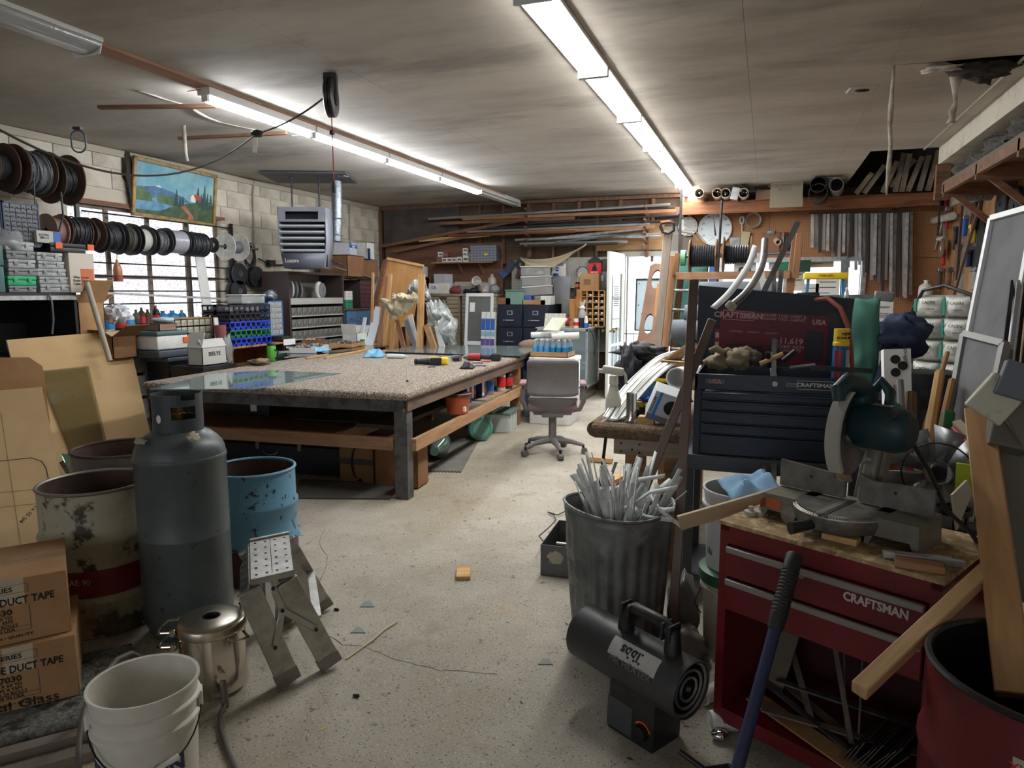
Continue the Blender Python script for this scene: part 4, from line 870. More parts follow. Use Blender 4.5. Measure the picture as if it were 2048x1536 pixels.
# glass sheet hanging over the near edge, mirrors at the far end
gl=mat('glass over carpet',(150,168,164),.04,spec=1.,metal=.35)
gt=thing('glass_sheet','large clear glass sheet reflecting blue at the near left table corner','glass',(0,0,0))
slab('pane',[at(300,778,z=.803),at(505,778,z=.803),at(684,747,z=.803),at(535,740,z=.803),at(420,748,z=.803)],-.006,gl,gt)
mr=thing('mirror_sheet','big mirror pane lying at the far right end of the table','mirror',(0,0,0))
mirm=mat('mirror',(150,166,164),.1,.45,spec=.9)
slab('pane',[at(770,703,z=.815),at(1040,712,z=.815),at(1082,696,z=.815),at(1076,692,z=.815),at(830,690,z=.815)],-.012,mirm,mr)
MB().bar(at(770,705,z=.815),at(1040,714,z=.815),.01,.02).B('dark_edge',blackm,mr);MB().bar(at(1040,714,z=.815),at(1083,697,z=.815),.01,.02).B('dark_edge',blackm,mr)
m2=thing('mirror_sheet','narrow dark mirror pane along the far left side of the table','mirror',(0,0,0))
slab('pane',[at(560,716,z=.81),at(620,712,z=.81),at(778,692,z=.81),at(775,688,z=.81),at(600,702,z=.81)],-.01,mat('dark mirror',(70,82,84),.05,.8),m2)
for (a,b_,lb) in (((612,716),(655,709),'short pine stick lying left on the table'),((650,716),(745,697),'long pine stick lying on the table beside the dark mirror')):
    P,Q=at(*a,z=.812),at(*b_,z=.812);o=MB().box((0,0,0),((Q-P).length,.03,.02),b=.002).B('pine_stick',pine);o.matrix_world=frame((P+Q)/2,Q-P,(0,0,1));tag(o,lb,'stick')
rag=mat('blue shop rag',(130,190,222),.9,c2=(100,164,204),ns=12)
def cloth(name,c,wx,wy,hz,seed,m_,label,rz=0,cat='rag',n=18):
    from mathutils import noise
    def f(a,b_):
        x,y=(a-.5)*wx,(b_-.5)*wy;e=min(a,1-a,b_,1-b_)*4
        k=noise.noise(V((a*3+seed,b_*3,seed)))*.6+.5;wob=1+.25*noise.noise(V((a*2,b_*2+seed,0)))
        return (x*wob,y*wob,max(.004,hz*max(0,k)*min(1,e)+.004))
    o=MB().grid(f,n,n).B(name,m_,solid=.004);place(o,TR(c) @ rot(0,0,rz));return tag(o,label,cat)
cloth('shop_rag',at(750,713,z=.802),.2,.3,.12,2,rag,'crumpled pale blue rag in the middle of the table',20)
cloth('shop_rag',at(637,702,z=.824),.2,.24,.06,5,rag,'pale blue rag on the dark mirror at the left of the table')
o=MB().la([(0,0),(.022,0),(.025,.02),(.025,.17),(.02,.19),(.012,.2),(.01,.23),(0,.23)],14,rot(0,90,0)).B('spray_can',mat('white can',(206,214,216),.35));place(o,TR(at(775,712,z=.826)) @ rot(0,0,5));tag(o,'white sealant tube lying beside the blue rag','can')
o=thing('marker_pen','white marker pen standing upright on the carpet','marker',at(815,764,z=.8));MB().la([(0,0),(.006,0),(.007,.02),(.007,.09),(.005,.1),(.003,.115),(0,.115)],10).B('barrel',whitep,o);MB().la([(0,.0),(.008,0),(.008,.016),(0,.016)],10).B('cap',black,o)
# power tools
def P8(u,v,h_=.8): return at(u,v,z=h_)
o=thing('reciprocating_saw','yellow and black cordless saw lying on the table','power tool',TR(P8(868,730)) @ rot(0,0,22))
MB().cyl((-.16,0,.035),(-.04,0,.038),.028,14,.035).B('nose',black,o);MB().cyl((-.04,0,.04),(.06,0,.04),.04,16).B('gear_case',yelp,o);MB().box((.09,0,.04),(.1,.07,.075),b=.02).B('handle',yelp,o)
MB().box((.02,-.045,.04),(.11,.05,.075),b=.008).B('battery',blackm,o);MB().la([(.02,0),(.03,.01),(.032,.02),(.02,.03)],14,TR((-.19,0,.033)) @ rot(0,90,0)).B('collar',black,o)
o=thing('impact_driver','red and black cordless driver lying on the table','power tool',TR(P8(965,722)) @ rot(0,0,10))
MB().cyl((-.15,.0,.04),(-.02,0,.04),.036,14,.04).B('head',mat('driver red',(150,34,44),.5),o);MB().cyl((-.2,0,.04),(-.15,0,.04),.02,12,.034).B('chuck',steel,o);MB().bar((-.03,0,.04),(.1,.02,.035),.04,.045,b=.012).B('handle',black,o);MB().box((.14,.02,.04),(.09,.1,.075),b=.012).B('battery',black,o)
o=thing('drill','grey drill with a steel chuck lying between the two cordless tools','power tool',TR(P8(915,722)) @ rot(0,0,-20));MB().cyl((-.06,0,.03),(.04,0,.035),.03,14).B('body',steel,o);MB().cyl((-.1,0,.03),(-.06,0,.03),.014,12,.024).B('chuck',alu,o);MB().bar((.02,0,.03),(.05,-.1,.025),.03,.035,b=.01).B('handle',dsteel,o)
cloth('black_glove',P8(935,737),.12,.14,.09,8,black,'small crumpled black cloth on the table by the tools',10,n=10)
for k,(u,v,L2,a) in enumerate(((955,727,.1,5),(960,733,.1,12),(862,735,.06,30),(880,714,.05,80))):
    tag(place(MB().cyl((-L2/2,0,.01),(L2/2,0,.01),.009,10,.007).box((L2/2,0,.01),(.02,.02,.016),b=.003).B('socket_bit',steel),TR(P8(u,v)) @ rot(0,0,a)),['upper steel socket extension','lower steel socket extension','steel fitting by the yellow saw','small steel bit'][k]+' on the carpet among the power tools','tool')
tag(place(MB().bar((0,0,.006),(.1,.02,.006),.02,.012,b=.004).B('utility_knife',redp),P8(962,724)),'red utility knife beside the red driver','knife')
# things on the right side shelf of the table
def S(u,v,zz_=.455): return at(u,v,z=zz_)
c0=at(931,829,z=.445)+V((-.1,.06,0))
o=thing('paint_pail','orange plastic pail on the shelf at the side of the table','bucket',c0);MB().la([(0,0),(.095,0),(.115,.17),(.12,.175),(.112,.18),(.09,.01),(0,.01)],26).B('body',mat('orange pail',(196,96,56),.5),o);MB().la([(.117,.15),(.123,.152),(.123,.172),(.117,.174)],26).B('rim_band',mat('dark rim',(60,56,60),.5),o)
MB().la([(0,.172),(.105,.172),(.105,.176),(0,.176)],26).B('lid',mat('navy lid',(34,40,66),.5),o);MB().box((.1,-.08,.05),(.02,.03,.04)).B('sticker',paper,o)
bxb=mat('navy box',(40,56,120),.6)
for k,(x,y,h_) in enumerate(((-2.64,6.0,.2),(-2.7,6.25,.21),(-2.66,6.42,.2))):
    o=thing('grout_box',['first','second','third'][k]+' navy blue carton with a white stripe on the table side shelf','box',(x,y,.462));MB().L((-.12,-.06,0),(.04,.06,h_)).B('box',bxb,o);MB().L((.04,-.05,.02),(.042,.0,h_*.8)).B('white_panel',paper,o);MB().L((.04,.0,.05),(.043,.05,.09)).B('red_panel',redp,o)
for k,(x,y,w_,h_,a,b_) in enumerate(((-2.66,6.62,.12,.23,greyp,bluep),(-2.72,6.8,.1,.22,whitep,bluep),(-2.62,6.9,.09,.25,mat('cream bottle',(196,190,172),.5),redp),(-2.74,7.02,.09,.22,bluep,whitep),(-2.62,7.12,.09,.2,black,redp),(-2.8,6.65,.1,.2,steel,bluep))): jug(x,y,.462,w_,h_,a,b_,['grey jug with a blue label','white bottle with a blue label','cream spray bottle','blue bottle with a white band','black can with a red band','steel can with a blue band'][k]+' among the bottles on the table side shelf',rz=0)
o=thing('lidded_tub','teal round tub lying on its side under the table shelf','tub',frame(at(972,858,z=.13)+V((-.06,0,0)),(-.55,.83,0),(0,0,1)));MB().la([(0,-.02),(.115,-.02),(.13,0),(.13,.03),(.12,.035),(.12,.3),(0,.3)],28,rot(0,90,0)).B('body',mat('teal tub',(86,150,136),.45),o);MB().la([(0,-.025),(.085,-.025),(.09,-.018)],24,rot(0,90,0)).B('lid_disc',mat('teal lid',(120,170,156),.5),o)
o=thing('storage_bin','clear white storage bin with a green lid at the far table leg','bin',TR(at(1012,866,z=0)+V((-.1,.12,0))) @ rot(0,0,4));MB().la([(0,0.005),(.2,.005),(.25,.2),(.25,.21),(0,.21)],4,Matrix.Diagonal((.75,1,1,1)) @ rot(0,0,45),sm=False).B('body',mat('milky bin',(206,214,214),.3),o);MB().L((-.155,-.2,.205),(.155,.2,.235),b=.008).B('lid',mat('grey green lid',(92,116,108),.5),o)
for k in range(3): MB().L((.125+.01*0,-.12+k*.1,.02),(.15,-.1+k*.1,.2)).B('rib',mat('milky bin',(206,214,214),.3),o)
o=thing('water_bottle','round glass jug lying in the shade under the table','jug',(-2.75,5.6,.12));MB().la([(0,-.2),(.1,-.2),(.11,-.18),(.11,.05),(.05,.14),(.04,.2),(0,.2)],20,rot(90,0,20)).B('body',mat('green glass',(90,120,110),.15),o)
for k,(P_,Q_) in enumerate((((845,800),(905,790)),((905,775),(925,805)))):
    P,Q=at(*P_,z=.5),at(*Q_,z=.5);o=MB().box((0,0,0),((Q-P).length,.06,.03)).B('wood_offcut',pine);o.matrix_world=frame((P+Q)/2,Q-P,(0,0,1));tag(o,['pale flat','upright'][k]+' wooden offcut on the pale shelf under the table','offcut')
# table top left rear clutter: green mug and trays
o=thing('travel_mug','bright green travel mug with a black handle on the table','mug',at(544,722,z=.8));gmug=mat('lime green',(92,178,60),.4)
MB().la([(0,0),(.035,0),(.042,.02),(.045,.14),(.04,.16),(0,.16)],20).B('body',gmug,o);MB().la([(0,.16),(.042,.16),(.044,.175),(.03,.19),(0,.19)],20).B('lid',dsteel,o);MB().tube([(.04,0,.03),(.075,0,.04),(.078,0,.1),(.042,0,.12)],.009,8).B('handle',black,o)
tag(MB().blob(at(520,724,z=.83),(.16,.2,.07),3,.3,9).B('work_glove',mat('tan leather glove',(130,104,78),.9)),'tan leather glove in a blue dish beside the green mug','glove');o=thing('blue_dish','shallow blue dish holding the glove beside the green mug','dish',at(520,728,z=.8));MB().la([(0,0),(.09,0),(.12,.035),(.115,.037),(.085,.005),(0,.005)],24).B('bowl',mat('slate blue dish',(70,80,110),.5),o)
wb_=thing('parts_bench','low bench with trays of parts behind the table','bench',(-4.95,7.0,0));MB().L((-.5,-.3,.78),(.07,1.4,.81)).B('top',mat('pale bench top',(176,178,174),.6),wb_)
for x in (-.45,.0):
    for y in (-.25,1.3): MB().L((x,y,0),(x+.06,y+.06,.78)).B('leg',steel,wb_)
def tray(label,x,y,z_,w_,d_,h_,m_,rz=0,fill=None):
    o=thing('parts_tray',label,'tray',(x,y,z_),rz);t=.006
    MB().L((-w_/2,-d_/2,0),(w_/2,d_/2,t)).L((-w_/2,-d_/2,0),(-w_/2+t,d_/2,h_)).L((w_/2-t,-d_/2,0),(w_/2,d_/2,h_)).L((-w_/2,-d_/2,0),(w_/2,-d_/2+t,h_)).L((-w_/2,d_/2-t,0),(w_/2,d_/2,h_)).B('shell',m_,o)
    if fill:
        mb=MB()
        for k in range(14): mb.blob((R.uniform(-.4,.4)*w_,R.uniform(-.4,.4)*d_,h_*.7+R.uniform(0,.03)),(R.uniform(.03,.09),R.uniform(.03,.09),R.uniform(.02,.06)),k,.3,5)
        mb.B('contents',fill,o)['kind']='stuff'
    return o
tray('white tray of small parts behind the table',-5.06,6.95,.812,.3,.6,.06,whitep,20,mat('mixed parts',(110,90,74),.7,c2=(170,160,150),ns=40));tray('brown wooden tray of pale parts behind the table',-5.25,7.3,.812,.25,.35,.12,oldwood,30,mat('pale parts',(196,176,140),.7));tray('low pine tray of scraps behind the table',-5.06,7.75,.812,.3,.45,.05,pine,10,mat('scrap parts',(130,120,112),.7,c2=(70,66,62),ns=30));tray('dark green tray below the mirror edge',-5.06,6.5,.75,.2,.5,.06,mat('dark green tray',(40,66,56),.6),10)
o=carton('carton','small open white carton with green label behind the table',(-5.2,7.85,.812),(-4.98,8.1,.97),whitep,(100,130,None,None));MB().L((.111,-.06,.03),(.113,.06,.08)).B('green_label',mat('green carton',(40,130,96),.6),o)
tag(MB().box((-4.9,8.15,1.05),(.12,.02,.55),r=(-18,8,0),b=.004).B('pale_strip',mat('pale blue white',(206,214,222),.5)),'narrow pale panel leaning behind the white carton','panel');tag(MB().box((-5.02,8.05,.98),(.05,.02,.4),r=(-15,5,0),b=.004).B('pale_strip',mat('pale blue white',(206,214,222),.5)),'short pale strip leaning behind the white carton','panel')
# ================================================================ left foreground
# leaning sheets
tanb=mat('tan hardboard',(206,172,124),.75,c2=(198,162,114),ns=2)
tag(slab('hardboard_sheet',[(-5.22,3.72,.01),(-5.22,4.8,.01),(-5.46,4.8,1.16),(-5.46,3.72,1.14)],-.012,tanb),'big plain tan hardboard sheet leaning on the black cabinet','sheet')
gp=thing('glass_sheet','bronze tinted glass pane leaning against the tan sheet','glass',(0,0,0))
bg=glass('bronze glass',(150,128,84),.3,.02)
def on_sheet(u,v,off):  # point on a plane just in front of the leaning sheet
    d=ray(u,v);n=V((1.15,0,.24)).normalized();p0=V((-5.22,4,.01))+n*off
    return V((0,0,CAMH))+d*((p0-V((0,0,CAMH))).dot(n)/d.dot(n))
slab('pane',[on_sheet(78,742,.02),on_sheet(177,732,.02),on_sheet(222,918,.02),on_sheet(150,925,.02)],.006,bg,gp)
c1=thing('cardboard_sheet','large cardboard sheet with a rounded rectangle drawn on it','sheet',(0,0,0))
A_,B_=V((-3.7,2.8,.005)),V((-4.35,2.0,.005));up_=V((-.57,.30,.905))
cs=mat('sheet cardboard',(212,180,136),.85,c2=(202,168,124),ns=3)
T1=A_+up_*1.0;slab('board',[A_,B_,B_+up_*.97,T1],.008,cs,c1)
ex=(A_-B_).normalized();ez=up_.normalized();nn=ex.cross(ez).normalized()
nn=nn if nn.x > 0 else -nn
def cpt(s_,t_): return A_-ex*s_+ez*t_+nn*.001
rr=[cpt(.06,.12+.0),cpt(.06,.55),cpt(.075,.6),cpt(.12,.63),cpt(.75,.63),cpt(.8,.6),cpt(.82,.55),cpt(.82,.2),cpt(.8,.12),cpt(.75,.08),cpt(.12,.08),cpt(.08,.09)]
MB().tube(rr,.0022,4,cl=True).B('marker_line',ink,c1)
for s_ in (.25,.45): MB().tube([cpt(s_,.0),cpt(s_-.02,.95)],.001,4).B('crease',mat('crease',(150,116,78),.9),c1)
MB().tube([cpt(0,.33),cpt(.9,.36)],.001,4).B('crease',mat('crease',(150,116,78),.9),c1);MB().tube([cpt(0,.42),cpt(.9,.45)],.0012,4).B('crease',mat('crease',(150,116,78),.9),c1)
mtx=frame(cpt(.22,.25),-ez*.2-ex,nn);text('22 3/4 x 15 3/4',.03,ink,c1,frame(cpt(.16,.3),(ex*-.75+ez*-.7),nn))
text('Cut a Side',.03,ink,c1,frame(cpt(.55,.42),(ez*-1+ex*.2),nn))
c2_=thing('cardboard_sheet','torn cardboard sheet behind the drawn-on one','sheet',(0,0,0))
A2,B2=V((-4.25,3.05,.005)),V((-4.9,2.35,.005));u2=V((-.5,.42,1.06));
slab('board',[A2,B2,B2+u2,B2+(A2-B2)*.25+u2*1.01,A2-(A2-B2)*.08+u2*.99,A2+u2*.93,A2+u2*.6+V((.02,.02,0))],.01,card,c2_)
# duct tape boxes on a carpeted dolly
def ductbox(label,c,rz,marked=False):
    o=thing('cardboard_box',label,'box',TR(c) @ rot(0,0,rz),group='duct tape boxes');w_,d_,h_=.62,.4,.238
    MB().L((-w_,-.0,0),(0,d_,h_),b=.003).B('body',card,o)
    MB().L((-w_,d_/2-.002,h_),(0,d_/2+.002,h_+.001)).B('flap_seam',card2,o)
    MB().L((-w_,d_/2-.03,h_),(0,d_/2+.03,h_+.0006)).B('tape',mat('clear brown tape',(170,136,100),.25),o)
    MB().L((-.22,-.001,h_*.6),(-.13,0,h_)).B('tape_end',mat('clear tape',(200,184,160),.2),o)
    F=lambda x,z_: TR((x,-.0012,z_)) @ rot(90,0,0)
    text('UTILITY GRADE DUCT TAPE',.038,ink,o,F(-.235,.155),bold=.02,sx=.8);text('PRO SERIES',.024,ink,o,F(-.23,.2),bold=.02,sx=1.1);text('057030',.03,ink,o,F(-.22,.118),bold=.02,sx=1.1)
    text('2 IN X 60 YD\n48MM X 55M\nSILVER 24 ROLLS\nMADE IN USA',.017,ink,o,F(-.22,.075));text('PREMIUM • PROVEN • QUALITY',.015,ink,o,F(-.24,.026),sx=1.2)
    for a,b_ in (((-.34,.06),(-.12,.06)),((-.34,.045),(-.34,.135)),((-.12,.045),(-.12,.135)),((-.34,.045),(-.12,.045)),((-.34,.185),(-.12,.185)),((-.34,.215),(-.12,.215)),((-.34,.185),(-.34,.215)),((-.12,.185),(-.12,.215))): MB().L((min(a[0],b_[0])-.001,-.0012,min(a[1],b_[1])-.0008),(max(a[0],b_[0])+.001,0,max(a[1],b_[1])+.0008)).B('print_line',inkg,o)
    if marked: text('Metal Glass',.045,ink,o,F(-.2,.02),sx=1.3)
    return o
boxrz=50
ductbox('lower duct tape box with handwriting on its side',(-2.33,1.735,.021),boxrz,True)
ductbox('upper duct tape box with clear tape over its edge',(-2.36,1.745,.261),boxrz+3)
dl=thing('carpet_dolly','carpet-wrapped wooden dolly under the duct tape boxes','dolly',TR((-2.22,1.72,0)) @ rot(0,0,boxrz))
shag=mat('grey shag carpet',(92,94,92),1,c2=(140,138,126),ns=60,bump=1.,bs=120,c3=(52,52,52),s3=10,l3=.5,h3=.6)
MB().L((-1.0,-.1,.001),(.12,.45,.019),b=.006).B('carpet',shag,dl)
MB().cyl((-1.0,-.1,.025),(.12,-.1,.025),.024,10).B('carpet_roll',shag,dl)
for y in (-.18,-.3): MB().box((-.42,y,.018),(.95,.05,.03)).B('slat',mat('grey slat',(120,110,98),.8),dl)
# steel drums
def drum(name,label,c,r,h_,m_,rimz=None,bands=(),m_in=None,tilt=None,hoops=(.33,.66)):
    o=thing(name,label,'drum',TR(c) @ (tilt or Matrix()))
    pr=[(r*.97,0),(r,.012)]
    for t in hoops: pr += [(r,h_*t-.022),(r+.011,h_*t-.007),(r+.011,h_*t+.007),(r,h_*t+.022)]
    pr += [(r,h_-.01)]
    MB().la(pr,40).B('shell',m_,o);MB().la([(0,.01),(r*.98,.01)],32).B('bottom',m_in,o)
    MB().la([(r*.985,.01),(r*.985,h_-.01)],40).B('liner',m_in,o)
    MB().tube([(r*cos(a),r*sin(a),h_-.006) for a in [k*PI/20 for k in range(40)]],.008,6,cl=True).B('rim',m_in if not rimz else rimz,o)
    for z0,z1,mm in bands: MB().la([(r+.001,z0),(r+.0025,z0+.001),(r+.0025,z1-.001),(r+.001,z1)],40).B('paint_band',mm,o)
    return o
rust=mat('rusty inside',(58,42,36),.8,c2=(86,62,50),ns=8)
dw=mat('scuffed white drum paint',(176,168,146),.6,c2=(66,56,46),ns=7,nd=10,lo=.53,hi=.58,c3=(140,124,98),s3=3,l3=.5,h3=.68)
dred=mat('drum red',(126,22,34),.5,c2=(96,16,26),ns=6)
o=drum('steel_drum','scuffed white steel drum with a red band beside the gas cylinder',(-2.83,2.26,0),.225,.655,dw,bands=((.19,.31,dred),),m_in=rust,hoops=(.25,.66),rimz=mat('worn rim',(140,132,122),.45,.5))
a_=math.radians(-62);text('SAE 90',.035,mat('faded white print',(190,180,170),.6),o,face((.229*cos(a_),.229*sin(a_),.265),(cos(a_),sin(a_),0)))
dg=drum('steel_drum','grey steel drum holding glass strips behind the red-banded drum',(-3.22,2.75,0),.24,.68,mat('dull grey drum',(118,110,98),.6,c2=(80,72,64),ns=5),m_in=rust)
for k,P_ in enumerate((((121,907),(143,909),(170,956),(146,960)),((150,927),(187,924),(197,956),(170,958)))):
    tag(slab('glass_strip',[at(u,v,y=2.68+.05*k) for u,v in P_],.006,mat('green edge glass',(150,190,176),.05,trans=.6,spec=.9)),['tall','short'][k]+' clear glass strip sticking out of the grey drum','glass')
P,Q=at(124,922,y=2.7),at(143,952,y=2.72);tag(MB().bar(P,Q+(Q-P)*1,.012,.03).B('wood_strip',oldwood),'brown wooden strip sticking out of the grey drum','stick')
dbl=mat('blue drum paint',(98,148,176),.5,c2=(52,46,44),ns=16,nd=8,lo=.585,hi=.62)
drum('steel_drum','blue and maroon open steel drum behind the gas cylinder',(-2.52,2.93,0),.215,.59,dbl,bands=((0.01,.2,mat('maroon lower drum',(92,42,44),.5,c2=(60,30,32),ns=7)),),m_in=rust,hoops=(.36,.68),rimz=dbl)
# gas cylinder
tk=thing('gas_cylinder','tall grey propane cylinder with a slotted collar','gas cylinder',TR((-2.385,2.325,0)) @ rot(0,0,18))
tkm=mat('grey cylinder paint',(84,92,93),.42,c2=(68,76,79),ns=3,c3=(44,46,46),s3=22,l3=.64,h3=.67)
pr=[(.14,0),(.15,.0),(.15,.03),(.165,.03),(.182,.07),(.186,.12),(.186,.45),(.1868,.452),(.1868,.456),(.186,.458),(.186,.78),(.189,.785),(.189,.8),(.186,.805)]
for k in range(9): a=k/8*PI/2;pr.append((.186*cos(a)*.999+0.0,.805+.125*sin(a)))
MB().la(pr[:-1]+[(.02,.935),(0,.935)],48).B('tank',tkm,tk)
clm=mat('dark collar paint',(62,68,74),.5)
def collar(a0,a1,z0,z1): MB().la([(.098,z0),(.101,z0),(.101,z1),(.098,z1),(.098,z0)],max(3,int((a1-a0)*12)),a0=a0,a1=a1).B('collar',clm,tk)
mb=MB()
z0,z1=.9,1.07
def ring(a0,a1,za,zb): mb.la([(.098,za),(.102,za),(.102,zb),(.098,zb),(.098,za)],max(3,int((a1-a0)*12)),a0=a0,a1=a1)
ring(0,2*PI,.9,.965);ring(-2.2,-1.35,.965,1.02);ring(-.35,1.2,.965,1.02);ring(2.2,2*PI-2.2,.965,1.02);ring(-.35,2*PI-.95,1.02,1.07);ring(-1.35,-.35,1.02,1.045)
mb.B('collar',clm,tk)
MB().la([(0,.935),(.03,.935),(.03,.98),(.02,.985),(.02,1.03),(0,1.03)],14).B('valve',mat('brass',(150,120,70),.4,.8),tk)
MB().la([(.1025,0),(.1035,.0)],4).B('weld',clm,tk)
a_=math.radians(-35);MB().la([(0,0),(.012,0),(.012,.001),(0,.001)],14,face((.102*cos(-1.9),.102*sin(-1.9),.97),(cos(-1.9),sin(-1.9),0)) @ Matrix.Diagonal((1,1.5,1,1))).B('sticker',paper,tk)
for (az,z_,w_,h_,s_) in ((-2.2,.885,.09,.035,3),(-.75,.9,.05,.05,5)):
    rr_=.165;MB().blob((0,0,0),(w_,h_,.004),s_,.5,8,m=face((rr_*cos(az),rr_*sin(az),z_),(cos(az),sin(az),1.0))).B('label_remnant',mat('old label',(176,170,150),.8),tk)
# pressure pot
pp=thing('pressure_pot','stainless pressure pot with clamp handles and a hose','pot',TR((-1.93,1.98,0)) @ rot(0,0,0))
ss=mat('stainless',(206,198,186),.16,1.);
MB().la([(0,0),(.105,0),(.118,.015),(.118,.22),(.112,.235),(.112,.24)],40).B('body',ss,pp)
MB().la([(.12,.236),(.124,.24),(.124,.268),(.118,.276),(.1,.282),(.035,.285),(.035,.275)],40).B('lid',mat('brushed lid',(190,180,164),.3,1.),pp)
MB().la([(.035,.285),(.03,.285),(.028,.26),(0,.26)],20).B('filler_hole',black,pp)
for zz_ in (.255,.2):
    for a in (-2.6,):
        ca,sa=cos(a),sin(a);t=V((-sa,ca,0));n_=V((ca,sa,0))
        Z=V((0,0,zz_));MB().tube([n_*.12+t*.055+Z,n_*.165+t*.05+Z,n_*.185+t*.03+Z-V((0,0,.01)),n_*.185-t*.03+Z-V((0,0,.01)),n_*.165-t*.05+Z,n_*.12-t*.055+Z],.0055,8).B('handle',ss,pp)
        for s_ in (-1,1): MB().box(n_*.123+t*.055*s_+Z,(.02,.024,.026),r=(0,0,math.degrees(a)),b=.004).B('clip',ss,pp)
a=-.35;MB().tube([(.12*cos(a),.12*sin(a),.23),(.17,-.06,.24),(.17,-.0,.23),(.12,.03,.23)],.005,8).B('handle',ss,pp)
nz_=V((.8,-.6,0)).normalized();p0=nz_*.115+V((0,0,.1))
MB().cyl(p0,p0+nz_*.05+V((0,0,.01)),.02,16).B('outlet',ss,pp);MB().tube([p0+nz_*.045,p0+nz_*.06-V((0,0,.03)),p0+nz_*.075-V((0,0,.09))],.013,12).B('elbow',mat('dull fitting',(120,116,108),.4,.6),pp)
P0=V((-1.93,1.98,0))+p0+nz_*.075-V((0,0,.075));
hz=tag(MB().tube([P0,at(440,1430,z=.02),at(442,1460,z=.012),at(455,1500,z=.012),at(475,1545,z=.012)],.009,10).B('rubber_hose',mat('grey hose',(96,92,86),.6)),'grey rubber hose running from the steel pot to the bottom edge','hose')
# white bucket
bk_=thing('plastic_bucket','white plastic bucket with blue lettering and a wire handle','bucket',TR((-1.675,1.445,0)) @ rot(0,0,0))
wbm=mat('bucket white',(214,210,200),.45,c2=(196,190,178),ns=5)
MB().la([(0,.006),(.125,.006),(.13,.01),(.1395,.25),(.149,.252),(.149,.262),(.1405,.27),(.1415,.305),(.15,.307),(.15,.315),(.1425,.322),(.1445,.36),(.151,.363),(.151,.372),(.142,.37),(.125,.02),(0,.02)],48).B('body',wbm,bk_)
a=-2.35;e=V((cos(a),sin(a),0));a2=a+PI;e2=V((cos(a2),sin(a2),0));f_=V((cos(a+PI/2),sin(a+PI/2),0))
f_=f_ if f_.y < 0 else -f_
pts=[e*.15*cos(t)+f_*.155*sin(t)+V((0,0,.285-.12*sin(t))) for t in [k*PI/16 for k in range(17)]]
MB().tube(pts,.0025,6).B('wire_handle',dsteel,bk_);MB().cyl(pts[8],pts[11],.009,10).B('grip',whitep,bk_)
for q in (e,e2): MB().box(q*.147+V((0,0,.285)),(.016,.05,.05),r=(0,0,math.degrees(math.atan2(q.y,q.x))),b=.006).B('handle_ear',wbm,bk_)
def wraptext(s,size,r0,zc,a0,m_,par,bold=0,r1=None):
    # lettering bent round a cylinder
    o=text(s,size,m_,par,Matrix(),bold=bold)
    for v in o.data.vertices:
        a=a0+v.co.x/r0;rr=r0+v.co.z+.0008;v.co=(rr*cos(a),rr*sin(a),zc+v.co.y)
    return o
wraptext('FERGUSON',.065,.137,.15,-1.2,mat('navy letters',(28,46,92),.5),bk_,bold=.03);wraptext('more from us here',.02,.1365,.1,-1.1,mat('navy letters',(28,46,92),.5),bk_)
tag(MB().tube([at(157,1560,z=.1),at(158,1480,z=.16),at(168,1420,z=.2),at(195,1365,z=.23),at(235,1318,z=.24),at(262,1306,z=.22),at(285,1316,z=.16),at(300,1330,z=.05)],.009,10).B('black_hose',mat('grey hose',(96,92,86),.6)),'grey hose arching up beside the white bucket','hose')
# folding step stool, half folded and leaning on the cylinder
sl=thing('step_stool','folding aluminium step stool leaning against the gas cylinder','step stool',(0,0,0))
def tp(u,v,z_): return at(u,v,z=z_)
zt=.44
A,B,C_,D=tp(502,1168,zt),tp(587,1148,zt),tp(578,1072,zt),tp(500,1088,zt)
alw=mat('mill aluminium',(176,174,168),.35,.8,c2=(150,146,138),ns=12);dk=mat('hole',(44,42,40),.8)
up=(B-A).cross(D-A).normalized();up=up if up.z > 0 else -up
mid0,mid1=(A+B)/2,(D+C_)/2
for P_ in ((A,mid0*.985+A*.015,mid1*.985+D*.015,D),(mid0*.985+B*.015,B,C_,mid1*.985+C_*.015)): slab('top_slat',P_,.012,alw,sl)
mb=MB();rv=MB()
for i in range(4):
    for j in range(6):
        if (i+j) % 2 == 0 or True:
            p=A.lerp(B,.13+i*.245).lerp(D.lerp(C_,.13+i*.245),.1+j*.16)+up*.013
            mb.la([(0,0),(.0055,0),(.0055,.001),(0,.001)],8,frame(p,(B-A),up))
mb.B('grip_holes',dk,sl)
for P_,Q_ in ((A,B),(D,C_)): MB().bar(P_+up*.008,Q_+up*.008,.018,.024,up=up).B('end_cap',alw,sl)
F1,F2=at(578,1362,z=.012),at(662,1328,z=.02);G2=at(648,1216,z=.015);G1=F1+(G2-F2)
def leg(P_,Q_,wd_,th_,ndir):
    MB().bar(P_,Q_,th_,wd_,up=ndir,b=.002).B('leg',alw,sl)
    d_=(Q_-P_).normalized();n_=V(ndir);sdir=d_.cross(n_).normalized()
    mbx=MB()
    for k in range(-3,4): mbx.bar(P_+n_.normalized()*wd_*k*.12-sdir*(th_/2+.0005),Q_+n_.normalized()*wd_*k*.12-sdir*(th_/2+.0005),.0006,.0012,up=ndir)
    mbx.B('groove_lines',dk,sl);MB().bar(Q_-d_*.05,Q_+d_*.004,th_+.008,wd_+.008,up=ndir,b=.003).B('foot',mat('grey foot',(132,126,116),.6),sl)
ab=(B-A).normalized()
for P_,Q_,wd_ in ((A+ab*-.01-up*.02,F1,.085),(B-ab*.03-up*.02,F2,.085),(D-ab*.01-up*.02,G1,.085),(C_-ab*.02-up*.02,G2,.085)): leg(P_,Q_,wd_,.02,ab)
slab('step',[A.lerp(F1,.3),A.lerp(F1,.55),D.lerp(G1,.55),D.lerp(G1,.3)],.012,alw,sl)
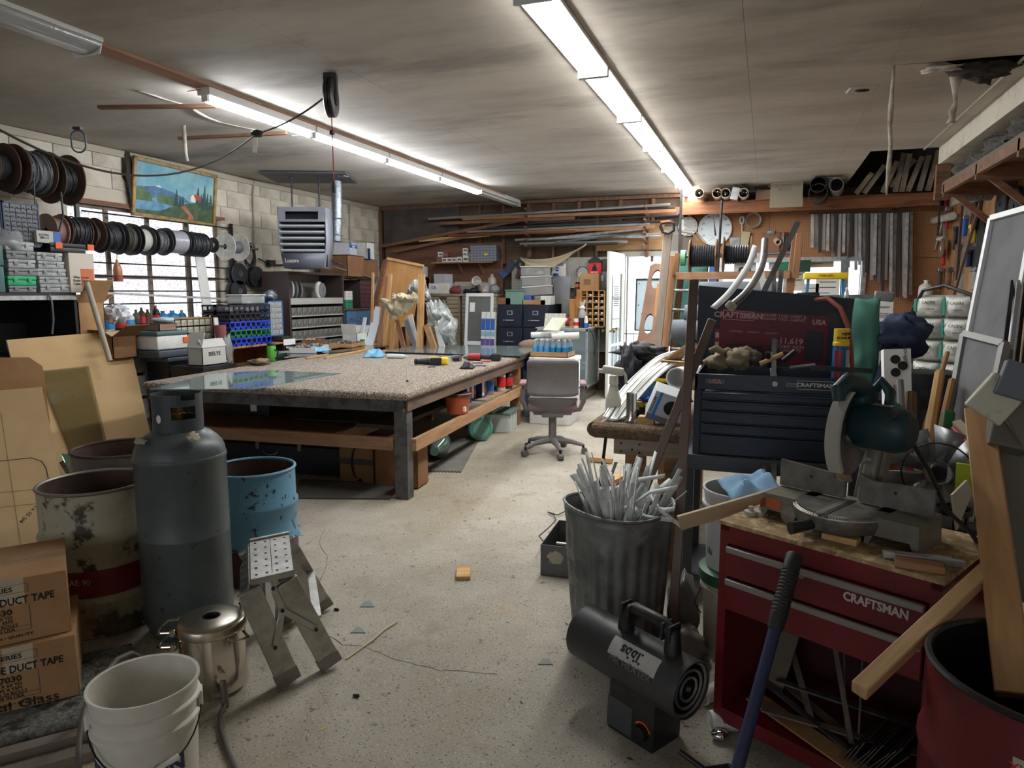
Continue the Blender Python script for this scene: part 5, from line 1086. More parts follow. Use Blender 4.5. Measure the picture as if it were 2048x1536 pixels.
slab('step',[B.lerp(F2,.5),B.lerp(F2,.5)+ab*.035,C_.lerp(G2,.5)+ab*.035,C_.lerp(G2,.5)],.012,alw,sl)
slab('side_panel',[A-ab*.002,D-ab*.002,D-ab*.04-V((0,0,.1)),A-ab*.04-V((0,0,.1))],.006,alw,sl)
mb=MB()
for i in range(3):
    for j in range(6):
        p=A.lerp(D,.1+j*.16)-ab*(.012+.012*i)-V((0,0,.022+.03*i));mb.la([(0,0),(.005,0),(.005,.004),(0,.004)],8,frame(p-ab*.008,(D-A),-ab))
mb.B('grip_holes',dk,sl)
cdir=(A-D).normalized()*.014
h0=(A+B)/2-V((0,0,.03))+cdir;h1=A.lerp(F1,.30).lerp(B.lerp(F2,.30),.45)+cdir
h2=A.lerp(F1,.62)+cdir;h3=B.lerp(F2,.58)+cdir
for P_,Q_ in ((h0,h1),(h1,h2),(h1,h3)): MB().bar(P_,Q_,.008,.026,up=ab,b=.003).B('brace',alw,sl)
for q in (h0,h1,h2,h3): MB().cyl(q,q+cdir*.7,.007,10).B('rivet',dsteel,sl)
# floor bits
o=MB().box((0,0,.011),(.075,.145,.022),b=.002).B('wood_block',wood('yellow pine block',(206,164,104),(170,122,66),axis=0));place(o,TR(at(927,1150,z=0)) @ rot(0,0,22));tag(o,'small rectangular pine block alone in the middle of the floor','wood block')
tag(MB().tube([at(692,1318,z=.004),at(720,1298,z=.006),at(745,1280,z=.008),at(770,1258,z=.008),at(795,1243,z=.006)],.0035,6).B('straw',mat('straw',(206,190,150),.8)),'long pale straw lying on the floor beside the step stool','straw')
for k,(u,v,s_) in enumerate(((733,1210,.05),(1090,1325,.05),(715,1262,.03))): tag(slab('glass_shard',[at(u-14,v+4,z=.001),at(u+16,v+4,z=.001),at(u+8,v-6,z=.001),at(u-2,v-8,z=.001)],.003,mat('shard glass',(176,186,182),.1,trans=.4)),['pale glass shard in the middle of the floor','small glass shard near the torpedo heater','tiny glass shard beside the stool feet'][k],'glass shard')
for k,(u,v) in enumerate(((713,1394),(673,1221))): tag(place(MB().blob((0,0,.006),(.03,.014,.012),k,.3,6).B('dark_crumb',ink),at(u,v,z=0)),['dark crumb lying alone on the front floor','dark crumb beside the rear stool leg'][k],'debris')
tag(slab('blue_flap',[at(583,1050,z=.01),at(607,1070,z=.002),at(600,1071,z=.002),at(575,1070,z=.002)],.003,mat('pale blue sheet',(120,150,166),.5)),'pale blue sheet corner poking out behind the blue drum','sheet')
# grit and shavings on the floor
mb=MB();mb2=MB()
for k in range(1500):
    p=V((R.uniform(-2.3,.3),R.uniform(1.4,9.5),.001))
    s_=R.choice((.002,.003,.004,.005,.006,.012))*R.uniform(.7,1.5);a=R.uniform(0,PI);d_=V((cos(a),sin(a),0))*s_;n_=V((-d_.y,d_.x,0))*R.uniform(.12,.5)
    (mb if k % 2 else mb2).add([p-d_,p+n_,p+d_*1.0+V((0,0,.003)),p-n_],[(0,1,2,3)])
for cu,cv,su,sv,n in ((880,985,60,22,700),(1020,870,60,15,200),(1010,1220,40,12,120),(930,1090,90,40,250)):
    for k in range(n):
        u,v=R.gauss(cu,su),R.gauss(cv,sv);p=at(u,v,z=.0012);s_=R.uniform(.002,.007);a=R.uniform(0,PI);d_=V((cos(a),sin(a),0))*s_;n_=V((-d_.y,d_.x,0))*.6;mb2.add([p-d_,p+n_,p+d_,p-n_],[(0,1,2,3)])
tag(mb.B('floor_grit',mat('grit',(88,78,64),.9)),'dark grit and slivers scattered over the floor','grit',kind='stuff');tag(mb2.B('sawdust',mat('sawdust',(206,176,122),.9)),'pale sawdust and shavings scattered over the floor','sawdust',kind='stuff')
# ================================================================ back of the shop
def Yb(u,v,y=10.3): return at(u,v,y=y)
# long stock on the back wall
stock=thing('stock_bracket','left wooden cleat rack holding long tubes on the back wall','rack',Yb(1062,498,10.42));
for u,lb in ((1062,None),(1296,'right wooden cleat rack holding long tubes on the back wall')):
    p=Yb(u,498,10.42)
    if lb: stock=thing('stock_bracket',lb,'rack',p)
    MB().L((-.05,.0,-.12),(.0,.06,.62)).B('post',studm,stock)
    for k in range(7): MB().box((-.025,-.1,.02+k*.09),(.03,.26,.03),r=(-12,0,0)).B('arm',studm,stock)
silver=mat('silver tube',(176,178,180),.35,.7);copper=mat('copper tube',(150,92,66),.4,.5);dkt=mat('dark tube',(66,62,62),.5,.4)
S_=[(857,438,1340,409,silver,'topmost long silver tube'),(925,438,1352,421,fir,'upper long brown batten'),(765,492,1060,437,oldwood,'long slanting batten'),(790,503,985,462,oldwood,'lower slanting batten'),(838,481,980,470,pine,'short tan batten'),(897,471,1150,463,copper,'copper-coloured tube'),(935,464,1300,448,silver,'middle silver tube'),(975,456,1345,441,dkt,'grey tube'),(1030,480,1320,468,silver,'lower silver tube'),(1040,488,1255,483,silver,'short low silver tube'),(1012,493,1235,487,dkt,'lowest dark tube'),(1060,446,1357,430,dkt,'dark tube under the brown batten'),(1090,478,1290,457,alu,'slanting bright tube'),(1150,474,1322,472,alu,'short white tube'),(960,430,1350,415,dkt,'dark tube just under the topmost one'),(880,447,1150,436,oldwood,'worn batten at the left'),(1000,468,1310,453,fir,'reddish batten in the middle'),(1110,484,1290,466,steel,'dull steel rod low at the right')]
for k,(u0,v0,u1,v1,m_,lb) in enumerate(S_):
    yq=10.28+.012*(k % 5);P,Q=Yb(u0,v0,yq),Yb(u1,v1,yq);rr=.02 if m_ in (silver,alu,copper) else .016
    o=(MB().cyl((-(Q-P).length/2,0,0),((Q-P).length/2,0,0),rr,8) if m_ not in (fir,oldwood,pine) else MB().box((0,0,0),((Q-P).length,.025,.045))).B('long_tube' if m_ not in (fir,oldwood,pine) else 'long_batten',m_);o.matrix_world=frame((P+Q)/2,Q-P,(0,0,1));tag(o,lb+' lying on the back wall rack','tube' if m_ not in (fir,oldwood,pine) else 'batten')
def f(a,b_):
    p=Yb(1040,511,10.15).lerp(Yb(1172,484,10.15),a);return p+V((0,.04*sin(b_*PI),-.11*sin(a*PI)**.7-.02-(.075*sin(PI*min(1,a*1.2))+.015)*b_*1.6))
tag(MB().grid(f,20,4).B('fabric_strip',mat('canvas strip',(176,160,136),.9),solid=.004),'tan canvas strip sagging below the long tubes','fabric')
# plywood shelf with small cartons
sh_=thing('wall_shelf','small wooden shelf on the plywood back wall','shelf',Yb(877,526,10.48));w_=(Yb(996,524,10.48)-Yb(877,526,10.48)).x
MB().L((0,-.28,-.02),(w_,0,.0)).B('board',fir,sh_)
for x in (.42,.78): MB().add([(x,-.2,-.02),(x+.03,-.2,-.02),(x+.03,0,-.2),(x,0,-.2),(x,0,-.14),(x+.03,0,-.14),(x,-.13,-.02),(x+.03,-.13,-.02)],[(0,1,2,3),(6,7,5,4),(0,6,4,3),(1,2,5,7)]).B('bracket',fir,sh_)
zs=sh_.location.z
for k,(u,w_,h_,dz,m_) in enumerate(((880,.1,.09,0,mat('brown carton',(120,84,66),.8)),(882,.09,.07,.09,whitep),(891,.09,.07,.0,whitep),(892,.08,.08,.08,mat('red carton',(136,60,60),.8)),(901,.09,.07,0,whitep),(910,.08,.07,0,whitep),(920,.08,.08,.0,whitep),(933,.1,.09,0,whitep),(932,.08,.06,.09,whitep),(931,.08,.06,.15,whitep))):
    p=Yb(u,520,10.3);tag(place(MB().L((-w_/2,-.05,0),(w_/2,.05,h_)).box((0,-.051,h_*.5),(w_*.7,.001,h_*.4),mi=1).B('small_carton',[m_,inkg]),TR((p.x,10.32,zs+dz+.001)) @ rot(0,0,R.uniform(-12,12))),['brown carton at the left end','white carton atop the brown one','white carton second from left','red carton on the second pile','third low white carton','fourth low white carton','tilted white carton','white carton beside the drawer case','middle carton of the tallest pile','top carton of the tallest pile'][k]+' of the small wall shelf','box')
p0,p1=Yb(941,520,10.25),Yb(993,520,10.25)
bq=thing('parts_cabinet','grey clear-drawer cabinet on the small wall shelf','parts cabinet',(p0.x,10.25,zs+.001));W_=(p1-p0).x
MB().L((0,0,0),(W_,.15,.25)).B('frame',mat('slate cabinet',(74,80,92),.5),bq)
me=MB().L((.003,-.006,.003),(W_/8-.003,0,.037)).mesh('drawer',mat('pale drawer',(130,136,146),.35))
for i in range(8):
    for j in range(6): q=bpy.data.objects.new('drawer',me);COL.objects.link(q);q.parent=bq;q.location=(i*W_/8,0,.005+j*.041)
MB().box((W_*.6,-.007,.11),(.06,.002,.035)).B('yellow_label',yelp,bq)
# flat file cabinets with many drawers
fb=mat('tan enamel file',(150,136,116),.5,c2=(134,120,100),ns=6)
def flatfile(label,x0,x1,y,z1,n):
    o=thing('flat_file',label,'cabinet',(x0,y,0));W_=x1-x0;MB().L((0,.01,0),(W_,.62,z1)).B('body',fb,o);MB().L((-.02,-.03,z1),(W_+.02,.63,z1+.03)).B('top',fb,o)
    hh=(z1-.3)/n;me=MB().L((.01,-.012,.003),(W_-.01,.01,hh-.004),b=.003).mesh('drawer',fb);mh=MB().box((W_*.5,-.03,hh*.5),(.12,.012,hh*.35),b=.003).box((W_*.5-.055,-.02,hh*.5),(.012,.03,hh*.3)).box((W_*.5+.055,-.02,hh*.5),(.012,.03,hh*.3)).mesh('pull',dbr)
    for j in range(n):
        d=bpy.data.objects.new('drawer',me);COL.objects.link(d);d.parent=o;d.location=(0,0,.3+j*hh);e=bpy.data.objects.new('pull',mh);COL.objects.link(e);e.parent=d
    return o
flatfile('left bank of tan flat-file drawers behind the plastic bag',-4.95,-4.42,9.85,1.45,18);flatfile('right bank of tan flat-file drawers beside the black filing cabinets',-4.38,-3.8,9.85,1.45,18)
# clutter on top of the flat files
zf=1.482
for k,(x,w_,d_,h_,m_,lb) in enumerate(((-4.78,.36,.3,.16,whitep,'white carton lettered CEL on the flat files'),(-4.78,.2,.25,.14,mat('grey white carton',(170,172,178),.8),'small pale carton on the white carton'),(-4.38,.4,.3,.1,greyp,'flat grey case on the flat files'),(-4.32,.44,.2,.08,mat('grey brown box',(150,144,134),.8),'long pale box on the grey case'),(-3.95,.12,.12,.1,orangep,'orange box on the flat files, left'),(-4.12,.1,.1,.08,orangep,'second orange box on the flat files'))):
    z_=zf+(.162 if k == 1 else .102 if k == 3 else 0);o=thing('carton',lb,'box',(x,10.05,z_),R.uniform(-6,6));MB().L((-w_/2,-d_/2,0),(w_/2,d_/2,h_),b=.004).B('box',m_,o)
    if k == 0: text('CEL',.06,bluep,o,TR((-.08,-d_/2-.002,.09)) @ rot(90,0,0),bold=.02)
for k,(x,dx,dz_,m_) in enumerate(((-4.5,.2,.12,mat('red tools',(120,50,54),.6)),(-4.25,.3,.1,dsteel),(-4.05,.24,.16,clearp),(-3.9,.16,.14,greyp),(-4.6,.16,.1,black))): tag(MB().blob((x,9.92+.02*k,zf+dz_*.46),(dx,.15,dz_),k+20,.4,8).B('parts_heap',m_),['red handled tool heap','dark steel parts heap','clear bag of parts','grey parts heap','black cable heap'][k]+' on top of the flat files','parts')
o=jug(-4.02,10.2,zf,.13,.3,mat('clear jar',(170,160,150),.3),mat('clear jar',(170,160,150),.3),'clear plastic jar standing on the flat files')
tag(place(MB().la([(0,0),(.06,0),(.07,.12),(.066,.12),(.056,.006),(0,.006)],16).B('white_cup',whitep),TR((-4.18,10.02,zf+.16)) @ rot(70,20,0)),'white cup lying tilted on the flat files','cup')
# shelf box left of flat files
o=thing('shelf_box','brown wooden shelf box left of the flat files','shelf',(-5.5,10.0,0));MB().L((0,0,0),(.02,.45,1.75)).L((.5,0,0),(.52,.45,1.75)).L((0,.43,0),(.52,.45,1.75)).B('sides',oldwood,o)
for z_ in (.8,1.35,1.73): MB().L((.02,0,z_),(.5,.43,z_+.02)).B('shelf',oldwood,o)
for k,(x,z_,w_,h_) in enumerate(((-5.35,1.371,.2,.13),(-5.12,1.371,.18,.12),(-5.35,1.502,.18,.13),(-5.3,1.751,.25,.16))): tag(place(MB().L((-w_/2,0,0),(w_/2,.25,h_),b=.003).B('small_carton',whitep if k != 2 else card),(x,10.05,z_)),['left white','right white','cardboard','topmost white'][k]+' carton on the brown shelf box','box')
# leaning screen door
sd=thing('framed_screen','white framed screen door leaning on the flat files','door',frame(V((-4.28,9.62,0)),(1,.05,0),(0,.12,1)))
for lo,hi in (((0,0,0),(.045,.03,1.5)),((.4,0,0),(.445,.03,1.5)),((.045,0,1.45),(.4,.03,1.5)),((.045,0,.72),(.4,.03,.78)),((.045,0,0),(.4,.03,.06))): MB().L(lo,hi,b=.003).B('frame_bar',whitem,sd)
scr=glass('grey screen',(120,120,118),.55,.5)
MB().L((.045,.012,.06),(.4,.016,.72)).B('screen',scr,sd);MB().L((.045,.012,.78),(.4,.016,1.45)).B('screen',scr,sd);MB().L((.07,.006,1.22),(.15,.011,1.36)).B('paper_note',paper,sd)
# tube lamp cartons
for k in range(3):
    o=thing('lamp_carton',['left','middle','right'][k]+' long lamp carton striped blue and purple, leaning on the filing cabinets','box',frame(V((-4.0+k*.075,9.6,0)),(1,0,0),(.06,.1,1)),group='lamp cartons');MB().L((0,0,0),(.068,.068,1.22)).B('carton',whitep,o)
    for z0,z1,m_ in ((.95,1.12,bluep),(.68,.82,mat('purple print',(96,70,140),.6)),(.45,.6,bluep),(.86,.93,mat('pale teal print',(130,180,190),.6))): MB().L((.002,-.002,z0),(.066,0,z1)).B('print_band',m_,o)
# filing cabinets
fc=mat('navy black cabinet',(28,34,50),.4)
def cabinet(label,x0):
    o=thing('filing_cabinet',label,'cabinet',(x0,9.75,0),group='filing cabinets');MB().L((0,.02,0),(.385,.68,1.32)).B('body',fc,o)
    for k in range(4):
        z0=.05+k*.315;d=MB().L((.01,-.0,z0),(.375,.02,z0+.305),b=.004).B('drawer',fc,o)
        MB().L((.15,-.004,z0+.18),(.235,-.001,z0+.24)).B('label_frame',alu,d);MB().L((.165,-.005,z0+.19),(.22,-.003,z0+.23)).B('label_slot',fc,d);MB().bar((.12,-.018,z0+.1),(.26,-.018,z0+.1),.012,.014).B('pull',alu,d);MB().cyl((.09,-.006,z0+.1),(.09,0,z0+.1),.008,10).B('latch_button',alu,d)
cabinet('left black filing cabinet against the pegboard',-3.755);cabinet('right black filing cabinet against the pegboard',-3.36)
for k,(x,w_,h_,z_,m_,lb) in enumerate(((-3.68,.2,.1,1.322,card2,'brown carton on the left filing cabinet'),(-3.52,.28,.2,1.322,mat('green tint tub',(120,150,140),.25),'green-tinted clear tub on the filing cabinets'),(-3.22,.36,.07,1.322,card,'low cardboard tray of blue and grey parts on the right filing cabinet'),(-3.04,.15,.13,1.322,whitep,'small white box on the right filing cabinet'))):
    o=thing('carton',lb,'box',(x,9.95,z_));MB().L((-w_/2,-.12,0),(w_/2,.12,h_),b=.004).B('box',m_,o)
    if k == 2: MB().box((-.1,-.05,.09),(.12,.1,.08),b=.006).B('blue_parts',bluep,o);MB().box((.07,-.05,.09),(.12,.1,.08),b=.01).B('grey_parts',greyp,o)
    if k == 1: MB().L((-w_/2-.01,-.13,h_),(w_/2+.01,.13,h_+.02)).B('lid',mat('green edge lid',(96,130,116),.4),o)
for k in range(3):
    o=thing('clear_tool_case',['bottom','middle','top'][k]+' clear drawer of tools stacked on the right filing cabinet','drawer',TR((-3.2-.02*k,9.98,1.46+k*.145)) @ rot(0,-4+2*k,R.uniform(-4,4)));MB().L((-.19,-.13,0),(.19,.13,.12),b=.005).B('box',clearp,o);MB().L((-.2,-.14,.12),(.2,.14,.135)).B('lid',whitep,o)
    mb=MB()
    for q in range(9): mb.box((R.uniform(-.13,.13),R.uniform(-.08,.08),R.uniform(.03,.08)),(R.uniform(.04,.12),.03,.03),r=(0,R.uniform(-20,20),R.uniform(-30,30)),mi=R.choice((0,0,1,2)))
    mb.B('tools_inside',[steel,orangep,whitep],o)['kind']='stuff'
o=thing('easel_tray','grey plastic panel leaning behind the clear drawers','panel',frame(V((-2.92,10.2,1.33)),(1,0,0),(-.15,.2,1)));MB().L((-.12,0,0),(.14,.02,.42),b=.005).B('panel',greyp,o)
# pegboard hangings
pj=YB-.12
def hang(name,label,u,v,w_,h_,m_,cat,d=.03,rz=0,rb=.003):
    p=Yb(u,v,pj);o=thing(name,label,cat,TR((p.x,pj-d/2-.003,p.z)) @ rot(0,rz,0));MB().box((0,0,0),(w_,d,h_),b=rb).B('body',m_,o);return o
hang('blue_folder','slanted blue plastic holder hanging on the white pegboard',1013,543,.22,.12,mat('slate blue holder',(62,84,132),.5),'holder',rz=-40);hang('blue_folder','second dark blue holder hanging slanted beside the tape roll',1022,533,.2,.1,mat('dark slate holder',(52,58,78),.5),'holder',d=.05,rz=-55)
p=Yb(1040,528,pj-.02);o=thing('tape_roll','black tape roll on the white pegboard','tape',p);MB().la([(.03,-.015),(.075,-.015),(.078,0),(.075,.015),(.03,.015),(.03,-.015)],24,rot(90,0,0)).B('roll',black,o)
hang('yellow_packet','yellow packet hanging on the white pegboard',1058,530,.13,.12,mat('dull yellow packet',(186,170,70),.6),'packet',d=.01);hang('clear_packet','clear bag of fittings on the white pegboard',1072,530,.12,.16,clearp,'packet');hang('brown_pouch','brown grey tool pouch on the white pegboard',1092,532,.22,.16,mat('taupe pouch',(104,92,84),.8),'pouch',d=.07)
hang('red_gadget','dark red gadget on the white pegboard',1038,548,.07,.14,mat('dark red gadget',(84,44,40),.6),'gadget',rz=15);hang('ring_gadget','small pale ring gadget on the white pegboard',1057,543,.07,.07,whitep,'gadget')
o=hang('product_bag','white product bag with a round blue logo on the pegboard',1118,549,.22,.32,paper,'bag',d=.03);MB().la([(0,0),(.035,0),(.035,.002),(0,.002)],16,TR((-.02,-.017,.08)) @ rot(90,0,0)).B('logo',bluep,o);text('PPG',.04,paper,o,TR((-.02,-.02,.08)) @ rot(90,0,0),bold=.03);MB().L((-.08,-.016,.13),(.08,.016,.17)).B('header',greyp,o)
pp_=Yb(1110,572,10.35);ws=thing('peg_shelf','thin white wire shelf on the pegboard','shelf',(Yb(1100,572,10.4).x,10.38,pp_.z-.01));MB().L((0,-.02,-.02),(.42,.1,0)).B('tray',whitem,ws)
o=thing('glue_bottle','flat blue bottle with a white label on the peg shelf','bottle',(Yb(1110,570,10.36).x,10.4,pp_.z-.008));MB().box((0,0,.09),(.12,.06,.16),b=.015).B('body',mat('mid blue',(70,120,170),.4),o);MB().box((0,-.031,.07),(.08,.002,.1)).B('label_panel',paper,o);MB().la([(0,.17),(.04,.17),(.04,.2),(0,.2)],12).B('cap',mat('navy cap',(40,50,90),.5),o)
o=hang('shop_bag','red and black bag with a figure on the pegboard',1191,538,.2,.17,mat('bright red',(206,36,48),.5),'bag',d=.06);MB().L((-.1,-.03,.085),(.1,.03,.13)).add([(-.09,-.02,.13),(.09,-.02,.13),(.09,.02,.13),(-.09,.02,.13),(0,0,.2)],[(0,1,4),(1,2,4),(2,3,4),(3,0,4)]).B('black_top',black,o);MB().add([(-.04,-.031,-.03),(.04,-.031,-.03),(.03,-.031,.03),(.015,-.031,.04),(-.015,-.031,.04),(-.03,-.031,.03)],[(0,1,2,3,4,5)]).la([(0,0),(.016,0),(.016,.002),(0,.002)],10,TR((0,-.031,.055)) @ rot(90,0,0)).B('figure_print',ink,o);text('DEAD WEST',.022,paper,o,TR((0,-.033,-.05)) @ rot(90,0,0),bold=.03)
hang('dark_pouch','narrow dark brown pouch beside the red bag',1210,530,.07,.18,dbr,'pouch');hang('clear_packet','grey clear packet under the dark pouch',1208,560,.12,.26,clearp,'packet');hang('white_packet','white and blue packet below the red bag',1197,557,.18,.09,mat('white blue packet',(196,206,216),.6),'packet',d=.05)
p=Yb(1165,546,pj-.06);o=thing('wire_mask','round clear hanging mask with wire on the pegboard','mask',p);MB().la([(0,-.05),(.06,-.03),(.085,.0),(.08,.01),(.0,.012)],20,rot(90,0,0)).B('dome',clearp,o);MB().tube([(.09*cos(a),.0,.01+.09*sin(a)) for a in [k*PI/8 for k in range(9)]],.005,6).B('wire',dsteel,o)
# counter desk behind, showcase
scz=1.0
cs_=thing('glass_showcase','aluminium framed glass display counter beside the white door','display case',(-2.3,9.4,0))
W_,D_=.75,.75
kick=mat('grey wood kick',(110,100,92),.8)
MB().L((-W_,.04,0),(-.04,D_,.18)).B('plinth',kick,cs_)
for x in (-W_,-.025):
    for y in (0,D_-.025): MB().L((x,y,.18),(x+.025,y+.025,scz)).B('post',alu,cs_)
for z_ in (.18,scz-.03):
    for lo,hi in (((-W_,0,z_),(0,.025,z_+.03)),((-W_,D_-.025,z_),(0,D_,z_+.03)),((-W_,0,z_),(-W_+.025,D_,z_+.03)),((-.025,0,z_),(0,D_,z_+.03))): MB().L(lo,hi).B('rail',alu,cs_)
MB().L((-W_,0,scz),(0,D_,scz+.012)).B('top',mat('dull counter top',(176,176,170),.4),cs_)
case_g=glass('showcase glass',(200,214,212),.22,.05)
MB().L((-W_+.02,.008,.21),(-.02,.014,scz-.03)).B('pane',case_g,cs_);MB().L((-.014,.02,.21),(-.008,D_-.02,scz-.03)).B('pane',case_g,cs_)
for z_ in (.45,.72): MB().L((-W_+.02,.03,z_),(-.03,D_-.03,z_+.01)).B('shelf',mat('pale glass shelf',(186,196,194),.2),cs_)
MB().L((-W_+.02,.03,.21),(-.03,D_-.03,.22)).B('shelf',mat('pale floor',(150,156,154),.5),cs_)
text('INT',.11,mat('mirror grey',(110,120,124),.5),cs_,TR((-.12,.006,.36)) @ rot(90,0,0) @ Matrix.Diagonal((-1,1,1,1)))
k=0
for (x,y,z_,m_,lb) in ((-2.5,9.6,.46,redp,'small red part'),(-2.42,9.75,.46,whitep,'white fitting'),(-2.6,9.55,.46,yelp,'yellow fitting'),(-2.8,9.6,.73,mat('dark red wood',(96,48,44),.7),'dark red block'),(-2.65,9.65,.73,oldwood,'brown wooden block'),(-2.45,10.0,.46,steel,'steel hinge')): tag(MB().blob((x,y,z_+.03),(.1,.1,.055),k+30,.3,7).B('display_part',m_),lb+' lying inside the glass showcase','part');k += 1
# on the counter
zt_=scz+.012
hb=thing('pigeonhole_rack','oak pigeonhole rack full of small white parts on the showcase','rack',(-2.98+.48,9.78,zt_));oak=wood('oak',(196,142,76),(160,106,50),axis=2)
MB().L((-.02,.24,0),(.36,.25,.52)).B('back',oak,hb)
for i in range(5): MB().L((i*.085,0,0),(i*.085+.01,.24,.52)).B('divider',pine,hb)
for j in range(7): MB().L((0,0,j*.085),(.35,.24,j*.085+.008)).B('shelf',pine,hb)
for i in range(4):
    for j in range(6): tag(MB().blob((-2.5+.05+i*.085,9.84,zt_+.026+j*.085),(.06,.09,.032),i*7+j,.3,5).B('small_part',R.choice((whitep,whitep,mat('cream part',(206,196,176),.6),yelp if (i == 3 and j in (1,3)) else whitep,dsteel))),['first','second','third','last'][i]+' column, '+['bottom','second','third','fourth','fifth','top'][j]+' row part in the pigeonhole rack','part','parts in the pigeonhole rack')
for k,(u,v,w_,h_,y,lb) in enumerate(((1163,627,.36,.42,9.95,'large upright oak veneer panel on the showcase'),(1163,597,.14,.26,9.85,'small oak veneer panel in front of the cardboard box'))):
    p=Yb(u,v,y);tag(MB().box((p.x,y,p.z),(w_,.02,h_)).B('oak_veneer',oak),lb,'panel')
tag(place(MB().L((-.14,0,0),(.14,.16,.38)).box((-.03,-.001,.26),(.1,.002,.08),mi=1).B('cardboard_box',[card,card2]),(Yb(1178,600,10.0).x,10.0,zt_+.38)),'tall cardboard box standing behind the oak panels','box')
o=thing('spray_can','black and orange aerosol can beside the cardboard box','can',(Yb(1152,600,10.05).x,10.15,zt_+.38));MB().la([(0,0),(.045,0),(.045,.24),(.03,.26),(0,.26)],16).B('body',black,o);MB().la([(.046,.19),(.0465,.19),(.0465,.23),(.046,.23)],16).B('orange_band',orangep,o);MB().la([(.046,.01),(.0465,.01),(.0465,.05),(.046,.05)],16).B('orange_band',orangep,o);MB().tube([(0,0,.26),(.01,0,.34),(.04,0,.4)],.012,8).B('nozzle',mat('cream part',(206,196,176),.6),o)
tag(MB().L((-2.9,10.2,zt_),(-2.1,10.45,zt_+.38)).B('back_ledge',mat('grey ledge',(136,132,124),.7)),'raised grey ledge behind the showcase','ledge')
o=thing('dispenser_bottle','tall clear bottle with black liquid on the showcase','bottle',(Yb(1164,655,9.55).x,9.55,zt_));MB().la([(0,0),(.055,0),(.058,.01),(.058,.14),(0,.14)],18).B('black_fill',black,o);MB().la([(.058,.14),(.058,.2),(.04,.24),(.03,.26),(0,.26)],18).B('clear_top',clearp,o);MB().la([(.03,.26),(.045,.27),(.045,.29),(.02,.3),(.05,.36),(0,.36)],14).B('spout',whitep,o)
o=thing('paint_can','small red and white can on the showcase','can',(Yb(1153,655,9.52).x,9.5,zt_));MB().la([(0,0),(.035,0),(.035,.13),(0,.13)],16).B('body',whitep,o);MB().la([(.0355,.03),(.036,.03),(.036,.08),(.0355,.08)],16).B('red_band',redp,o)
o=thing('paint_can','short blue and white can on the showcase','can',(Yb(1172,655,9.5).x,9.5,zt_));MB().la([(0,0),(.03,0),(.03,.07),(0,.07)],16).B('body',bluep,o);MB().la([(0,.07),(.03,.07),(.02,.16),(0,.17)],16).B('white_top',whitep,o)
tag(slab('stone_sample',[(-2.95,9.5,zt_),(-2.65,9.5,zt_),(-2.65,9.56,zt_+.19),(-2.95,9.56,zt_+.19)],.02,mat('speckled slab',(206,202,190),.5,c2=(170,166,156),ns=30)),'speckled pale stone sample leaning on the showcase','slab')
tag(place(MB().box((0,0,.09),(.16,.1,.18),r=(-8,6,0),b=.004).B('blue_carton',mat('royal blue carton',(50,70,150),.6)),(-2.98,9.95,zt_)),'tilted royal blue carton behind the stone sample','box');tag(MB().blob((-2.75,9.98,zt_+.08),(.18,.12,.14),41,.3,8).B('red_parts',mat('dull red',(170,60,60),.6)),'heap of red parts behind the stone sample','parts')
tag(MB().L((-3.0,9.9,zt_+.02-.04),(-2.66,10.2,zt_-.002)).B('side_shelf',alu),'thin metal side shelf beside the filing cabinets','shelf')
tag(MB().tube([Yb(1130,662,9.5),Yb(1142,657,9.5),Yb(1158,659,9.5)],.012,8).tube([Yb(1178,658,9.42),Yb(1186,668,9.36),Yb(1190,690,9.36),Yb(1189,712,9.37)],.01,8).B('black_cable',black),'black cord trailing over the showcase front','cord')
# white door standing open
dr=thing('door_2','white panelled door standing open beside the doorway','door',  frame(V((-2.03,10.5,.01)),V((-2.1,9.76,0))-V((-2.03,10.5,0)),(0,0,1)))
dr['kind']='structure';dm=mat('door white',(218,220,212),.5);LD=.75;hD=2.06
for lo,hi in (((0,-.02,0),(.12,.02,hD)),((LD-.12,-.02,0),(LD,.02,hD)),((.12,-.02,hD-.3),(LD-.12,.02,hD)),((.12,-.02,0),(LD-.12,.02,.22)),((.12,-.02,.72),(LD-.12,.02,.76))): MB().L(lo,hi).B('stile',dm,dr)
for x in (.28,.45): MB().L((x,-.012,.22),(x+.02,.012,.95)).B('muntin',dm,dr)
MB().L((.12,-.004,.22),(LD-.12,.004,hD-.3)).B('pane',pane,dr)
for z_,h_ in ((1.38,.36),(1.1,.34),(.98,.14)): MB().L((.2,.006,z_),(LD-.2,.008,z_+h_)).B('paper_note',paper,dr);
for k in range(9): MB().L((.26,.0085,1.45+k*.03-.3*(k > 4)),(LD-.26,.009,1.46+k*.03-.3*(k > 4))).B('note_line',inkg,dr)
for s_ in (-1,1): MB().la([(.02,0),(.012,.02),(.012,.04),(.028,.05),(.03,.065),(.02,.08),(0,.082)],16,TR((LD-.06,s_*.02,.95)) @ rot(-90*s_,0,0)).B('knob',mat('brass',(190,150,60),.3,.9),dr)
# wire stand in the doorway
wsn=thing('wire_stand','black wire stand inside the bright doorway','stand',(-1.85,10.2,0))
for x in (-.05,.05,.15,.25): MB().cyl((x,0,0),(x-.02,.05,.9),.006,5).B('wire',blackm,wsn)
MB().cyl((-.1,.05,.9),(.35,.05,.9),.008,6).B('top_bar',blackm,wsn);MB().cyl((-.08,0,.3),(.3,0,.3),.005,5).B('cross_bar',blackm,wsn)
